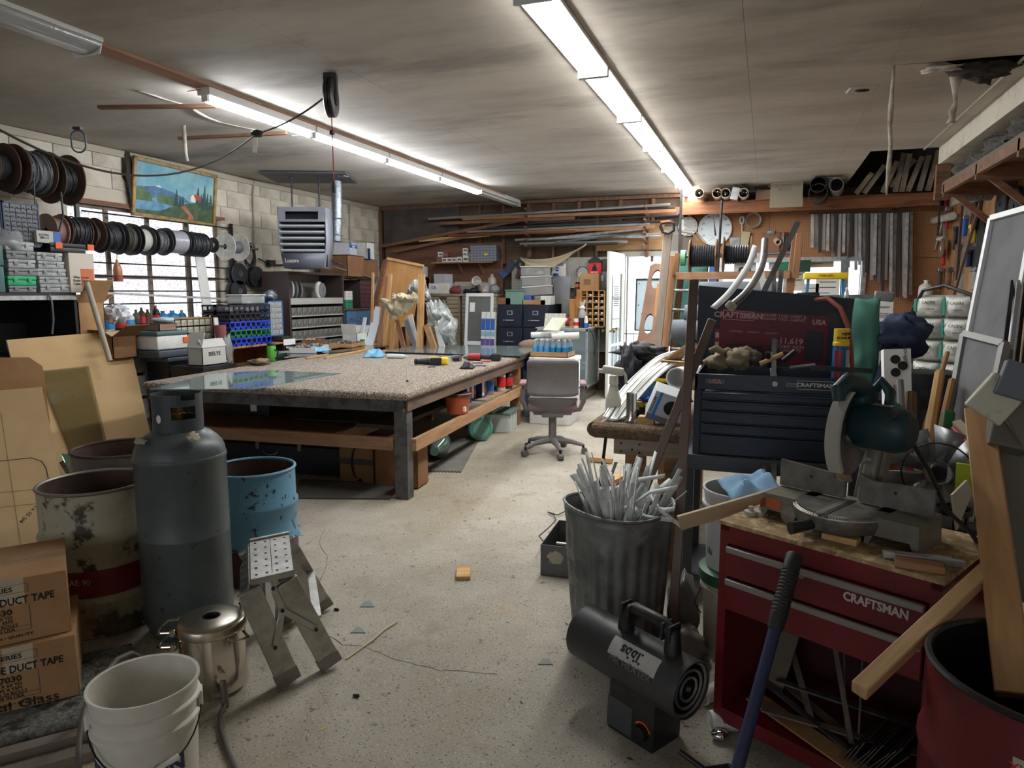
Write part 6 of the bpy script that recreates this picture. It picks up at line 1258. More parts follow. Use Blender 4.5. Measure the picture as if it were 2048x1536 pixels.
# bundle of lumber and sheets left of the flat files
y0_=lambda y: y > 7.8
def lean(name,label,u0,v0,u1,v1,yT,yB,w_,t_,m_,cat='board',ext=1.0):
    P,Q=at(u0,v0,y=yT),at(u1,v1,y=yB);d=Q-P
    Q=P+d*((P.z-.0)/(P.z-Q.z))*ext if Q.z > .02 else Q
    if y0_(yT): Q.y=max(Q.y,7.9);Q.z=0
    o=MB().box((0,0,0),((Q-P).length,w_,t_),b=.002).B(name,m_);o.matrix_world=frame((P+Q)/2,Q-P,(0,-1,.2));return tag(o,label,cat)
o=thing('framed_plywood','large tan framed plywood panel leaning in the lumber bundle','panel',(0,0,0));tanply=wood('honey ply',(196,148,90),(176,124,70),axis=2,ring=5)
slab('face',[at(772,516,y=8.75),at(846,531,y=8.75),at(826,640,y=8.6),at(742,632,y=8.6)],.02,tanply,o);slab('edge',[at(766,520,y=8.72),at(774,515,y=8.72),at(748,632,y=8.55),at(738,632,y=8.55)],.05,oldwood,o);slab('lower_face',[at(742,632,y=8.6),at(826,640,y=8.6),at(815,720,y=8.4),at(725,720,y=8.4)],.02,tanply,o)
slab('cap_strip',[at(774,514,y=8.73),at(847,529,y=8.73),at(846,534,y=8.72),at(773,519,y=8.72)],.03,pine,o)
for k,a in enumerate(((746,545,743,690,8.2,8.15,.035,.02,pine,'thin pale upright stick at the left of the lumber bundle'),(773,553,752,695,8.3,8.0,.06,.03,fir,'tan board left in the lumber bundle'),(781,548,764,695,8.35,8.05,.05,.03,pine,'pale board second in the lumber bundle'),(841,549,837,692,8.1,8.0,.05,.04,pine,'tall pine two-by-two right in the lumber bundle'),(847,549,843,692,8.12,8.02,.035,.04,pine,'tall pine stick beside the two-by-two'),(788,645,770,700,8.0,7.8,.05,.03,pine,'short pine board low in the bundle'),(794,640,798,700,8.1,7.9,.06,.03,fir,'short upright tan board in the bundle'),(860,620,857,690,8.2,8.1,.05,.03,fir,'short tan stick right of the pine pair'),(820,630,832,700,8.3,8.1,.07,.02,whitep,'grey white trim leaning in the bundle'),(812,640,826,700,8.25,8.05,.07,.02,greyp,'grey trim leaning in the bundle'),(872,640,882,700,8.2,8.05,.08,.02,whitep,'white trim leaning right in the bundle'),(853,650,862,700,8.05,7.9,.07,.06,card,'narrow cardboard carton leaning in the bundle'),(803,655,806,700,8.3,8.2,.1,.03,blackm,'black panel in the lumber bundle'))): lean('lumber',*((a[9],)+a[:9]))
# lift lumber ends are on the floor; sacks and plastic film over the bundle
def lump(name,label,u,v,y,d,m_,seed,amp=.3,cat='bag',n=14,fr=2.,sm=True): return tag(MB().blob(at(u,v,y=y),d,seed,amp,n,fr=fr,sm=sm).B(name,m_),label,cat)
sackm=mat('cream sackcloth',(206,192,164),.9,c2=(176,160,132),ns=6,bump=.6,bs=12)
def drape(name,label,C4,y,fold,m_,cat,seed,nf=5,bul=.1,n=26):
    # hanging sheet between four measured corners with gathered folds
    A4=[at(u,v,y=y) for u,v in C4]
    def f(a,b_):
        p=A4[0].lerp(A4[1],a).lerp(A4[3].lerp(A4[2],a),b_)
        w=noise_(V((a*nf+seed,b_*2.2,seed)));w2=noise_(V((a*nf*2.5,b_*6+seed,seed*2.)))
        return p+V((.03*w2*b_,-bul*sin(PI*a)*sin(PI*min(1,b_*1.1))-fold*w-fold*.5*w2,fold*.8*w*(1-b_)+fold*.4*w2))
    mb=MB().grid(f,n,n);mb.soft=True
    return tag(mb.B(name,m_,solid=.003),label,cat)
from mathutils.noise import noise as noise_
drape('cloth_sack','cream sackcloth draped over the lumber bundle',[(758,600),(836,592),(812,628),(786,640)],7.92,.07,sackm,'cloth',3)
drape('cloth_sack','smaller cream rag on top of the lumber bundle',[(790,588),(834,588),(836,606),(776,604)],7.86,.07,sackm,'cloth',8)
filmp=glass('cloudy film',(226,228,226),.32,.2)
drape('plastic_bag','cloudy plastic bag hung over the top of the lumber',[(826,562),(852,560),(862,598),(812,592)],8.25,.08,filmp,'bag',5,bul=.15)
drape('plastic_film','big clear plastic film crumpled over the lumber, upper part',[(850,604),(888,602),(916,650),(858,652)],7.95,.1,filmp,'film',11,7,.15)
drape('plastic_film','clear plastic film gathered below the crumpled film',[(880,640),(915,640),(912,690),(888,688)],7.9,.09,filmp,'film',17,6,.2)
# office chair
oc=thing('office_chair','grey swivel office chair seen from behind','chair',TR((-1.84,6.2,0)) @ rot(0,0,16))
gch=mat('grey chair shell',(118,114,114),.6,c2=(106,102,104),ns=5)
for k in range(5):
    a=math.radians(-75+72*k);d_=V((cos(a),sin(a),0));mb=MB();mb.tube([d_*.03+V((0,0,.13)),d_*.18+V((0,0,.115)),d_*.29+V((0,0,.085))],[.032,.024,.017],8);lg=mb.B('base_arm',gch,oc)
    MB().cyl(d_*.29+V((0,0,.05)),d_*.29+V((0,0,.09)),.012,8).B('caster_stem',dsteel,lg)
    t=V((-d_.y,d_.x,0));MB().cyl(d_*.3+t*.024+V((0,0,.031)),d_*.3-t*.024+V((0,0,.031)),.03,16).B('caster',mat('caster grey',(96,92,92),.6),lg)
MB().la([(0,.1),(.045,.1),(.04,.16),(.036,.18),(.036,.36),(0,.36)],18).B('column',gch,oc)
MB().box((0,.06,.375),(.2,.3,.045),b=.012).B('mechanism',gch,oc)
MB().grid(lambda a,b_: (.23*sin((a-.5)*2.2)/sin(1.1),-.17+.1*(1-cos((a-.5)*2.0))-.05*b_+.04*sin(b_*PI),.56+b_*.34-.06*max(0,abs(a-.5)*2-.75)*(b_-.5)*8*.25),20,10).B('backrest',gch,oc,solid=.03)
MB().grid(lambda a,b_: ((.17+.055*b_)*sin((a-.5)*2.2)/sin(1.1),-.06-.1*b_**.7+.1*(1-cos((a-.5)*2.2)),.385+.165*b_-.02*abs(a-.5)),18,8).B('lower_shell',gch,oc,solid=.022)
MB().box((0,.1,.44),(.46,.42,.07),b=.03).B('seat',mat('pinkish grey cushion',(122,100,104),.9),oc)
for s_ in (-1,1):
    MB().tube([(s_*.15,.03,.4),(s_*.25,.0,.42),(s_*.285,-.02,.5),(s_*.28,-.03,.6),(s_*.26,-.02,.64)],.022,10).B('arm_post',gch,oc);MB().box((s_*.28,.05,.66),(.06,.26,.035),b=.014).B('armrest',mat('mauve armrest',(150,118,124),.8),oc)
# water bottles on a white cooler, blue bottles
cl=thing('white_cooler','white box-shaped cooler behind the office chair','cooler',(-2.28,7.75,0));MB().L((-.24,-.2,0),(.24,.25,.72),b=.01).B('body',whitem,cl);MB().L((-.25,-.21,.72),(.25,.26,.77),b=.008).B('lid',whitem,cl)
ty=thing('bottle_tray','cardboard tray of the shrink-wrapped water bottles','tray',(-2.3,7.74,.772));MB().L((-.22,-.17,0),(.22,.17,.008)).L((-.22,-.17,0),(-.214,.17,.06)).L((.214,-.17,0),(.22,.17,.06)).L((-.22,-.17,0),(.22,-.164,.06)).L((-.22,.164,0),(.22,.17,.06)).B('tray',card,ty)
wbm_=glass('water bottle',(170,200,226),.35,.1);bm1=MB().la([(0,0),(.03,0),(.032,.01),(.03,.05),(.032,.09),(.03,.13),(.013,.165),(.013,.18),(0,.18)],12).mesh('body',wbm_);bm2=MB().la([(0,.175),(.015,.175),(.015,.19),(0,.19)],10).mesh('cap',whitep);bm3=MB().la([(.0325,.05),(.033,.05),(.033,.1),(.0325,.1)],12).mesh('label_band',mat('sky blue label',(60,150,210),.5));bm4=bm3.copy();bm4.materials.clear();bm4.materials.append(mat('teal label',(20,120,170),.5))
for i in range(6):
    for j in range(4):
        o=thing('water_bottle',['front','second','third','rear'][j]+' row, '+['first','second','third','fourth','fifth','last'][i]+' water bottle of the shrink-wrapped pack','bottle',(-2.3-.175+i*.07,7.74-.12+j*.078,.782),group='water bottles in the pack')
        for nm_,me in (('body',bm1),('cap',bm2),('label_band',bm3 if i < 3 else bm4)): q=bpy.data.objects.new(nm_,me);COL.objects.link(q);q.parent=o
pl_=mat('white poly roll',(214,214,210),.5)
tag(MB().cyl((-2.28,7.62,.99+.012),(-1.98,7.7,1.02),.04,16).B('paper_roll',pl_),'white roll lying across the water bottles','roll');tag(MB().cyl((-2.56,7.72,1.01),(-2.2,7.86,1.02),.035,16).B('paper_roll',pl_),'second white roll behind the first on the water bottles','roll');tag(slab('booklet',[(-2.4,7.7,1.06),(-2.2,7.62,1.06),(-2.12,7.72,1.2),(-2.32,7.82,1.2)],.02,mat('pale booklet',(206,206,186),.7)),'pale folded booklet on top of the white rolls','booklet')
for k,(x,y) in enumerate(((-2.72,7.6),(-2.64,7.35))):
    o=thing('water_jug',['blue topped white water jug behind the table end','second blue water jug behind the table end'][k],'jug',(x,y+.75,0));MB().la([(0,0),(.13,0),(.135,.02),(.135,.66),(.12,.72),(0,.72)],24).B('body',mat('pale blue jug',(170,196,224),.4),o);MB().la([(.1365,.56),(.137,.56),(.137,.74),(.12,.78),(0,.78)],24).B('blue_top',mat('jug blue',(30,90,190),.4),o)
tag(MB().tube([Yb(1075,690,8.1),Yb(1076,676,8.1),Yb(1085,672,8.1),Yb(1100,673,8.1)],.022,10).B('dark_chair',dsteel),'dark curved chair arm beside the water bottles','chair');tag(MB().blob(Yb(1060,690,8.4),(.3,.1,.14),3,.1,9).B('tan_chair',mat('tan vinyl',(140,116,96),.6)),'tan vinyl chair back behind the mirror','chair')
# ================================================================ right half: pegboard wall, overhead shelf
SY=10.15
sf=thing('overhead_shelf','long timber shelf beam across the pegboard wall','shelf',(0,SY,2.57))
MB().L((-1.17,0,.0),(1.95,.05,.165)).B('fascia',wood('dark fir beam',(150,96,60),(112,68,42)),sf);MB().L((-1.17,.05,.12),(XR,.45,.15)).B('deck',oldwood,sf)
for x in (-1.1,.2,1.5): MB().L((x,.05,0),(x+.04,.4,.12)).B('arm',oldwood,sf)
zS=2.57+.152
tubec=mat('paper tube',(206,190,166),.8,c2=(186,168,142),ns=5)
def ptube(u,v,r,label,fill,y=9.95,L2=.7,rz=0):
    p=at(u,v,y=y);o=thing('cardboard_tube',label,'tube',frame(V((p.x,p.y,max(p.z,zS+r))),(sin(math.radians(rz)),1,.0),(0,0,1)))
    MB().la([(r*.85,0),(r,0),(r,L2),(r*.85,L2),(r*.85,0)],22,rot(0,90,0)).B('tube',tubec,o)
    for k in range(fill): a=R.uniform(0,6.3);q=R.uniform(0,r*.6);MB().cyl((-.03-R.uniform(0,.05),q*cos(a),q*sin(a)),(L2*.9,q*cos(a),q*sin(a)),.009,6).B('extrusion',R.choice((alu,dsteel,dkt)),o)
for u,fl_,lb in ((1398,2,'leftmost cardboard tube'),(1434,6,'second cardboard tube'),(1451,8,'third cardboard tube'),(1487,7,'right cardboard tube')): ptube(u,386,.065,lb+' stuffed with metal strips on the overhead shelf',fl_)
p=at(1470,386,y=9.95);o=tag(place(MB().box((0,.3,.08),(.1,.6,.16),r=(0,12,0),b=.004).B('square_tube',alu),(p.x,9.95,zS)),'square metal duct leaning between the cardboard tubes','duct')
P,Q=at(1474,360,y=9.95),at(1512,382,y=10.0);tag(MB().bar(P,Q,.03,.03).B('dark_angle',dsteel),'dark steel angle sticking up from the overhead shelf','bar')
p0,p1=at(1540,395,y=9.98),at(1605,395,y=9.98);o=thing('long_carton','long faded carton with handwriting on the overhead shelf','box',(p0.x,9.98,zS));W_=(p1-p0).x;MB().L((0,0,0),(W_,.35,.24)).B('box',mat('grey kraft',(150,140,122),.85),o);MB().L((-.18,.1,0),(0,.3,.12)).B('end_flap',mat('tan kraft',(140,110,88),.85),o);MB().L((.0,-.16,-.14),(W_,-.155,-.01)).B('hanging_flap',mat('grey kraft',(150,140,122),.85),o)
text('EXTRUSIONS 12FT\nAS-CUT',.05,inkg,o,TR((W_*.45,-.002,.13)) @ rot(90,0,0))
blkpipe=mat('black pipe',(34,36,42),.5)
for k,(u,v,r,y) in enumerate(((1636,378,.095,9.6),(1672,385,.08,9.6))):
    p=at(u,v,y=y);o=thing('big_pipe',['wide black duct pipe','grey stove pipe'][k]+' lying on the overhead shelf','pipe',frame(V((p.x,p.y,zS+r)),(.1,1,0),(0,0,1)));MB().la([(r*.93,0),(r,0),(r,.5),(r*.93,.5),(r*.93,0)],28,rot(0,90,0)).B('pipe',[blkpipe,galv][k],o)
    if k == 0: MB().la([(.1,.05),(.11,.05),(.11,.45),(.1,.45),(.1,.05)],22,TR((0,0,-.09)) @ rot(0,90,0)).B('inner_pipe',dsteel,o)
# ragged panel standing in the dark corner
o=thing('ragged_lattice','ragged pale slatted frame standing on the overhead shelf','frame',(0,0,0));yR=9.8
for (a,b_,c_,d_) in (((1666,318),(1672,318),(1662,375),(1655,375)),((1690,308),(1697,304),(1694,350),(1686,352)),((1668,318),(1694,310),(1694,316),(1668,325)),((1667,332),(1692,324),(1692,330),(1667,340)),((1664,350),(1692,342),(1692,350),(1664,357)),((1676,298),(1684,296),(1684,318),(1676,320))): slab('slat',[at(*q,y=yR) for q in (a,b_,c_,d_)],.015,tornp,o)
MB().blob(at(1675,352,y=yR-.01),(.2,.03,.09),5,.5,8).B('shred',tornp,o)
mldk=mat('grey brown moulding',(132,122,104),.75,c2=(90,82,72),ns=4)
for k,(u0,v0,u1,v1) in enumerate(((1770,330,1728,388),(1795,322,1765,388),(1808,305,1790,388),(1820,306,1803,390),(1845,312,1815,390),(1858,310,1838,390),(1878,300,1855,392),(1745,345,1712,390),(1830,318,1780,372))):
    P,Q=at(u0,v0,y=9.75+.03*(k % 3)),at(u1,v1,y=9.95);Q.z=max(Q.z,zS+.01);P.x=max(P.x,RX0+.06);o=MB().box((0,0,0),((Q-P).length,.06,.025),b=.003).B('leaning_lath',mldk);o.matrix_world=frame((P+Q)/2,Q-P,(0,-1,.1));tag(o,['first','second','third','fourth','fifth','sixth','last','lowest left','crosswise'][k]+' leaning moulding, counted from the left, in the dark shelf corner','leaning_lath')
# aluminium strips hanging on the pegboard
hr=thing('hanging_rail','steel rail carrying the hanging metal strips','rail',(0,10.42,0));p0,p1=at(1618,428,y=10.42),at(1830,424,y=10.42);MB().cyl((p0.x,0,p0.z),(p1.x,0,p1.z),.012,8).B('bar',steel,hr)
ORD=[a+b_ for a in ('','twenty-') for b_ in ('first','second','third','fourth','fifth','sixth','seventh','eighth','ninth')];ORD=ORD[:9]+['tenth','eleventh','twelfth','thirteenth','fourteenth','fifteenth','sixteenth','seventeenth','eighteenth','nineteenth','twentieth']+ORD[9:]
strm=[alu,silver,dkt,steel]
ends=[495,498,505,500,502,512,505,520,505,535,515,540,530,555,545,560,550,565,592,560,590,588,594,592,596,590]
for k,ve in enumerate(ends):
    u=1625+k*7.9;P=at(u,429-k*.15,y=10.36+.03*(k % 2));Q=at(u+R.uniform(-5,1),ve,y=10.36+.03*(k % 2));o=MB().box((0,0,0),((Q-P).length,.036,.025)).box((.0,.016,-.012),((Q-P).length,.006,.03)).B('metal_strip',strm[(k*7) % 4]);o.matrix_world=frame((P+Q)/2,Q-P,(0,-1,0));tag(o,ORD[k]+' hanging metal strip, counted from the left, on the brown pegboard','metal strip','hanging metal strips')
# clocks
py=YB-.065
def dial(name,label,u,v,r,face_m,rim_m):
    p=at(u,v,y=py-.02);o=thing(name,label,'clock',(p.x,py-.02,p.z));Mx=rot(90,0,0);MB().la([(0,-.018),(r,-.018),(r,.02),(r*.94,.025),(r*.93,.012)],40,Mx).B('rim',rim_m,o);MB().la([(0,.012),(r*.94,.012)],40,Mx).B('dial',face_m,o);return o
o=dial('wall_clock','small round wall clock with a dark rim on the pegboard',1376,453,.145,paper,black)
for k,s_ in enumerate(('XII','I','II','III','IV','V','VI','VII','VIII','IX','X','XI')): a=PI/2-k*PI/6;text(s_,.026,ink,o,TR((.11*cos(a),-.0135,.11*sin(a))) @ rot(90,0,0),name='numeral')
MB().bar((0,-.016,0),(-.075,-.016,.04),.002,.006,up=(0,1,0)).B('hand',ink,o);MB().bar((0,-.017,0),(.04,-.017,-.035),.002,.007,up=(0,1,0)).B('hand',ink,o)
o=dial('wall_thermometer','large white round thermometer dial on the pegboard',1430,458,.232,mat('thermometer white',(214,224,230),.5),whitep)
for k,(s_,x,z_) in enumerate((('60',.035,.18),('80',.14,.13),('100',.17,.05),('120',.16,-.07),('40',-.09,.17),('20',-.16,.08),('0',-.18,.0),('-20',-.16,-.09))): text(s_,.042,ink,o,TR((x,-.0135,z_)) @ rot(90,0,0),name='numeral')
MB().add([(-.03,-.016,.2),(.025,-.016,-.09),(-.0,-.016,-.1),(-.008,-.016,0)],[(0,1,2,3)]).B('needle',ink,o)
for k in range(12): a=k*PI/6;text(str(12 if k == 0 else k),.018,ink,o,TR((-.01+.085*sin(a),-.0135,-.12+.085*cos(a))) @ rot(90,0,0),name='numeral')
MB().bar((-.01,-.015,-.12),(-.06,-.015,-.085),.002,.006,up=(0,1,0)).bar((-.01,-.016,-.12),(-.065,-.016,-.15),.002,.005,up=(0,1,0)).B('small_hands',ink,o)
def phang(name,label,u,v,w_,h_,m_,cat,d=.03,ry=0):
    p=at(u,v,y=py);o=thing(name,label,cat,TR((p.x,py-d/2-.004,p.z)) @ rot(0,ry,0));MB().box((0,0,0),(w_,d,h_),b=.003).B('body',m_,o);return o
p=at(1507,440,y=py-.03);o=thing('wire_coil','clear coil of tubing hanging on the brown pegboard','coil',p)
for k in range(4): MB().tube([((.085+.006*k)*cos(a),-.01*k,(.085+.006*k)*sin(a)) for a in [j*PI/12 for j in range(24)]],.006,6,cl=True).B('turn',mat('clear grey tubing',(150,144,140),.3),o)
p=at(1484,440,y=py-.03);o=thing('rope_hank','knotted white rope hanging on the pegboard','rope',p);MB().tube([(.03*sin(a)*.8,0,.05*cos(a)) for a in [j*PI/8 for j in range(16)]],.014,8,cl=True).B('knot',mat('rope white',(206,200,186),.9),o);MB().tube([(0,0,-.05),(.01,0,-.2),(0,0,-.32),(-.01,0,-.42)],.009,8).B('tail',mat('rope white',(206,200,186),.9),o);MB().cyl((-.01,0,-.42),(-.01,0,-.6),.013,8).B('wood_handle',pine,o)
phang('box_packet','small yellowed box hanging at the pegboard',1490,478,.12,.2,mat('yellowed box',(176,164,132),.7),'packet',.05,8);phang('steel_box','small steel box on the pegboard',1470,484,.14,.12,steel,'box',.06)
o=phang('clipboard','brown clipboard with a metal clip on the pegboard',1541,487,.24,.3,mat('clipboard brown',(140,98,72),.7),'clipboard',.012);MB().box((0,-.01,.15),(.11,.02,.05),b=.006).B('clip',galv,o)
p=at(1554,482,y=py-.06);o=thing('wall_tube','short white pipe stub mounted on the pegboard','pipe',frame(p,(.15,-1,-.25),(0,0,1)));MB().la([(.028,0),(.042,0),(.042,.2),(.028,.2),(.028,0)],18,rot(0,90,0) @ TR((0,0,-.1))).B('pipe',tubec,o)
for k,u in enumerate((1566,1572,1579)): phang('chisel',['left','middle','right'][k]+' tool hanging right of the clipboard',u,487,.025,.3,[steel,dbr,dsteel][k],'tool',.03)
P=[at(u,v,y=10.3) for u,v in ((1352,470),(1365,464),(1385,468),(1398,482))];tag(MB().tube(P,.01,6).tube([q+V((.05,-.05,.03)) for q in P],.008,6).tube([q+V((.1,0,-.03)) for q in P],.007,6).B('zip_ties',mat('grey antler wire',(130,124,112),.7)),'tangle of grey wire hooks below the small clock','wire')
P,Q=at(1364,352,y=9.4),at(1357,530,y=9.4);tag(MB().bar(P,Q+V((0,0,-1.0)),.03,.03).B('steel_post',dsteel),'dark upright steel post left of the clock','post')
P,Q=at(1444,400,y=9.7),at(1438,540,y=9.7);tag(MB().cyl(P,V((Q.x-.05,Q.y,0)),.016,8).B('thin_post',dsteel),'thin dark upright pipe in front of the thermometer','post')
# papers on the rear window and below
for k,(u,v,w_,h_,m_) in enumerate(((1490,535,.3,.14,paper),(1560,532,.3,.12,paper),(1640,520,.35,.2,mat('tan sheet',(206,186,156),.8)),(1590,560,.25,.3,mat('cream sheet',(222,216,200),.8)),(1655,575,.3,.3,paper),(1620,585,.22,.24,paper),(1520,575,.24,.28,mat('cream sheet',(222,216,200),.8)))):
    p=at(u,v,y=YB+.05);tag(place(MB().box((0,0,0),(w_,.003,h_)).box((0,-.002,.0),(w_*.7,.001,h_*.05),mi=1).box((0,-.002,h_*.25),(w_*.7,.001,h_*.04),mi=1).box((-.05,-.002,-h_*.25),(w_*.5,.001,h_*.04),mi=1).B('posted_paper',[m_,inkg]),p),['upper left sheet','upper middle sheet','tan sheet','cream middle sheet','right white sheet','lower white sheet','lower cream sheet'][k]+' of paper posted on the rear window','paper')
p=at(1484,541,y=YB-.02);tag(place(MB().la([(.02,0),(.05,0),(.05,.01),(.02,.01)],20,rot(90,0,0)).B('round_sticker',ink),p),'black round wheel sticker on the rear window','sticker')
for k,(u,v,w_,h_,m_,t_) in enumerate(((1405,555,.2,.3,paper,'RED'),(1425,555,.1,.36,bluep,None),(1398,590,.22,.3,paper,'IT A'),(1565,535,.22,.12,greenp,None),(1605,532,.2,.16,mat('dark green pack',(28,64,50),.6),None))):
    p=at(u,v,y=10.46);o=thing('hanging_pack',['white packet with red print','tall blue packet','white poster with black lettering','green packet','dark green packet'][k]+' hung behind the spool rack','packet',(p.x,10.46,p.z));MB().box((0,0,0),(w_,.03,h_),b=.003).B('body',m_,o)
    if t_: text(t_,.09,redp if k == 0 else ink,o,TR((0,-.017,.0)) @ rot(90,0,0),bold=.02)
# spool rack of timber posts
rk=thing('spool_rack','timber post rack carrying black cable spools behind the tool chest','rack',(0,0,0));yk=7.0
def post(u0,v0,u1,v1,w_,t_,m_,name='post',y=yk,par=rk,floor=True):
    P,Q=at(u0,v0,y=y),at(u1,v1,y=y)
    if floor: Q=P+(Q-P)*(P.z/(P.z-Q.z))
    o=MB().box((0,0,0),((Q-P).length,w_,t_),b=.003).B(name,m_,par);o.matrix_world=frame((P+Q)/2,Q-P,(0,-1,0));return o
fv=wood('orange fir',(186,142,108),(154,108,76));fg=wood('grey weathered board',(168,154,140),(140,126,114))
post(1346,511,1328,700,.085,.04,fv);post(1356,506,1350,550,.05,.05,fir,floor=False,y=6.98);post(1362,548,1346,700,.06,.04,oldwood,y=7.1);post(1592,480,1575,618,.07,.05,fir);post(1600,467,1590,556,.06,.04,fir,y=6.9,floor=False)
P,Q=at(1352,552,y=yk-.06),at(1580,549,y=yk-.06);o=MB().box((0,0,0),((Q-P).length,.03,.07),b=.003).B('cross_board',fv,rk);o.matrix_world=frame((P+Q)/2,Q-P,(0,0,1))
for v in (581,620,659,697): MB().cyl(at(1343,v,y=yk),at(1405 if v < 600 else 1395,v,y=yk),.014,8).B('rung',steel,rk)
MB().cyl(at(1350,513,y=yk),at(1592,506,y=yk),.018,10).B('axle',steel,rk)
def hspool(u0,u1,v,r,rf,label):
    P,Q=at(u0,v,y=yk),at(u1,v-1,y=yk);o=thing('wire_spool',label,'spool',frame(P,Q-P,(0,0,1)),group='cable spools on the timber rack');L2=(Q-P).length;Mx=rot(0,90,0)
    MB().la(ridged(r,.02,L2-.02,.02,.5),26,Mx).B('cable_winding',mat('black blue cable',(50,54,62),.45,c2=(34,36,42),ns=30),o)
    for x in (0,L2-.012): MB().la([(.02,x),(rf,x),(rf,x+.012),(.02,x+.012)],26,Mx @ rot(0,0,R.uniform(0,60))).B('flange',wood('worn flange',(150,116,84),(104,76,54),axis=1),o)
hspool(1379,1434,513,.105,.16,'left worn wooden spool of thick black cable');hspool(1446,1503,510,.09,.17,'right worn wooden spool of thin black cable')
p=at(1362,516,y=yk);o=thing('tape_roll','green tape roll beside the left cable spool','tape',frame(p,(1,0,0),(0,0,1)));MB().la([(.045,0),(.075,0),(.075,.045),(.045,.045),(.045,0)],22,rot(0,90,0)).B('roll',mat('mint tape',(110,176,140),.5),o)
# weathered board with handsaw
o=post(1336,462,1327,560,.075,.03,fg,'weathered_board',y=6.6,par=None,floor=True);tag(o,'grey weathered board standing left of the spool rack','board')
hs=thing('hand_saw','hand saw with an orange and black handle hung on the weathered board','saw',TR(at(1333,460,y=6.55)) @ rot(0,4,0));MB().tube([(-.06,0,.03),(-.05,0,.06),(.02,0,.07),(.06,0,.06),(.065,0,0),(.02,0,-.03),(-.03,0,-.02)],.014,8,cl=True).B('grip',black,hs);MB().bar((-.06,0,.065),(.03,0,.078),.03,.018,b=.006).B('orange_top',orangep,hs);MB().add([(-.03,.09,-.02),(.05,.09,-.02),(.0,.09,-.45),(-.03,.09,-.45)],[(0,1,2,3)]).B('blade',steel,hs,solid=.002)
# grey rolls
gr_=mat('grey screen roll',(98,104,114),.6,c2=(84,90,100),ns=4)
def roll(u0,u1,v,r,y,label):
    P,Q=at(u0,v,y=y),at(u1,v,y=y);tag(MB().tube([P,Q],r,26).B('screen_roll',gr_),label,'roll')
roll(1398,1562,592,.125,6.4,'long grey roll of screen lying behind the chest lid');roll(1370,1420,629,.085,6.3,'short grey roll below the long one');roll(1346,1420,662,.1,6.25,'thick grey roll at the left of the rack')
o=thing('roll_cradle','low timber cradle under the grey rolls','cradle',(-.35,6.3,0));
for x in (-.25,.85): MB().L((x,-.15,0),(x+.05,.2,1.02)).B('leg',oldwood,o)
MB().L((-.3,-.15,1.0),(.95,.2,1.03)).B('deck',oldwood,o)
cloth('moving_blanket',V((0,0,0)),.35,.9,.05,3,mat('green blanket',(70,118,110),.9,bump=.8,bs=20),'green quilted blanket hanging behind the rack',n=14).matrix_world=TR(at(1378,605,y=7.3)) @ rot(80,0,-5)
tag(MB().L((-.86,7.22,.05),(-.6,7.38,.9)).B('carton_under',card),'cardboard carton behind the rungs of the spool rack','box')
# brown boards with oval holes
def ovalboard(label,u0,v0,u1,v1,y0,y1,w_):
    P,Q=at(u0,v0,y=y0),at(u1,v1,y=y1);Q=P+(Q-P)*(P.z/(P.z-Q.z));L2=(Q-P).length;o=thing('oval_hole_board',label,'board',frame(P,Q-P,(0,-1,.15)))
    def oval(cx_,rx,ry,n=20): return [(cx_+rx*cos(2*PI*k/n),ry*sin(2*PI*k/n)) for k in range(n)]
    bm=bmesh.new();hw=w_/2
    outer=[(0.04,-hw),(0,-hw+.05),(0,hw-.05),(.04,hw),(L2,hw),(L2,-hw)];loops=[outer,oval(.22,.13,.055),oval(.82,.13,.055),oval(1.4,.13,.055)] if L2 > 1.6 else [outer,oval(.22,.13,.055),oval(.82,.13,.055)]
    es=[]
    for lp in loops:
        vs_=[bm.verts.new((x,y,0)) for x,y in lp]
        es += [bm.edges.new((vs_[i],vs_[(i+1) % len(vs_)])) for i in range(len(vs_))]
    r_=bmesh.ops.triangle_fill(bm,use_beauty=True,edges=es);me=bpy.data.meshes.new('board');bm.to_mesh(me);bm.free();me.materials.append(mat('brown laminate',(120,82,58),.6,c2=(100,66,46),ns=3));q=bpy.data.objects.new('board',me);COL.objects.link(q);q.parent=o;s_=q.modifiers.new('t','SOLIDIFY');s_.thickness=.035
    return o
ovalboard('brown board with oval hand holes leaning by the doorway',1318,530,1290,700,8.6,8.0,.2);ovalboard('second brown oval-hole board behind the spool rack',1374,530,1362,700,8.3,8.0,.16)
lean('lumber','honey coloured plank beside the oval-hole board',1322,568,1300,700,8.3,7.8,.09,.03,wood('honey plank',(186,128,62),(150,96,44)))
# step ladder
ld=thing('step_ladder','blue stepladder with a yellow top cap before the rear window','ladder',(at(1648,600,y=8.4).x,8.4,0));p=at(1648,552,y=8.4);hz_=p.z;lb_=mat('ladder blue',(40,112,150),.5)
MB().box((0,0,hz_),(.44,.18,.07),b=.015).B('top_cap',yelp,ld);text('• WERNER •',.035,ink,ld,TR((0,-.092,hz_)) @ rot(90,0,0))
for s_ in (-1,1): MB().bar((s_*.17,-.03,hz_-.03),(s_*.28,-.25,0),.06,.03,up=(1,0,0)).B('rail',lb_,ld);MB().bar((s_*.17,.05,hz_-.03),(s_*.24,.6,0),.05,.025,up=(1,0,0)).B('rear_rail',lb_,ld)
for k in range(4): t=.2+k*.2;MB().box((0,-.03-.22*t,(hz_-.03)*(1-t)),(.4+.2*t,.08,.03)).B('step',alu,ld)
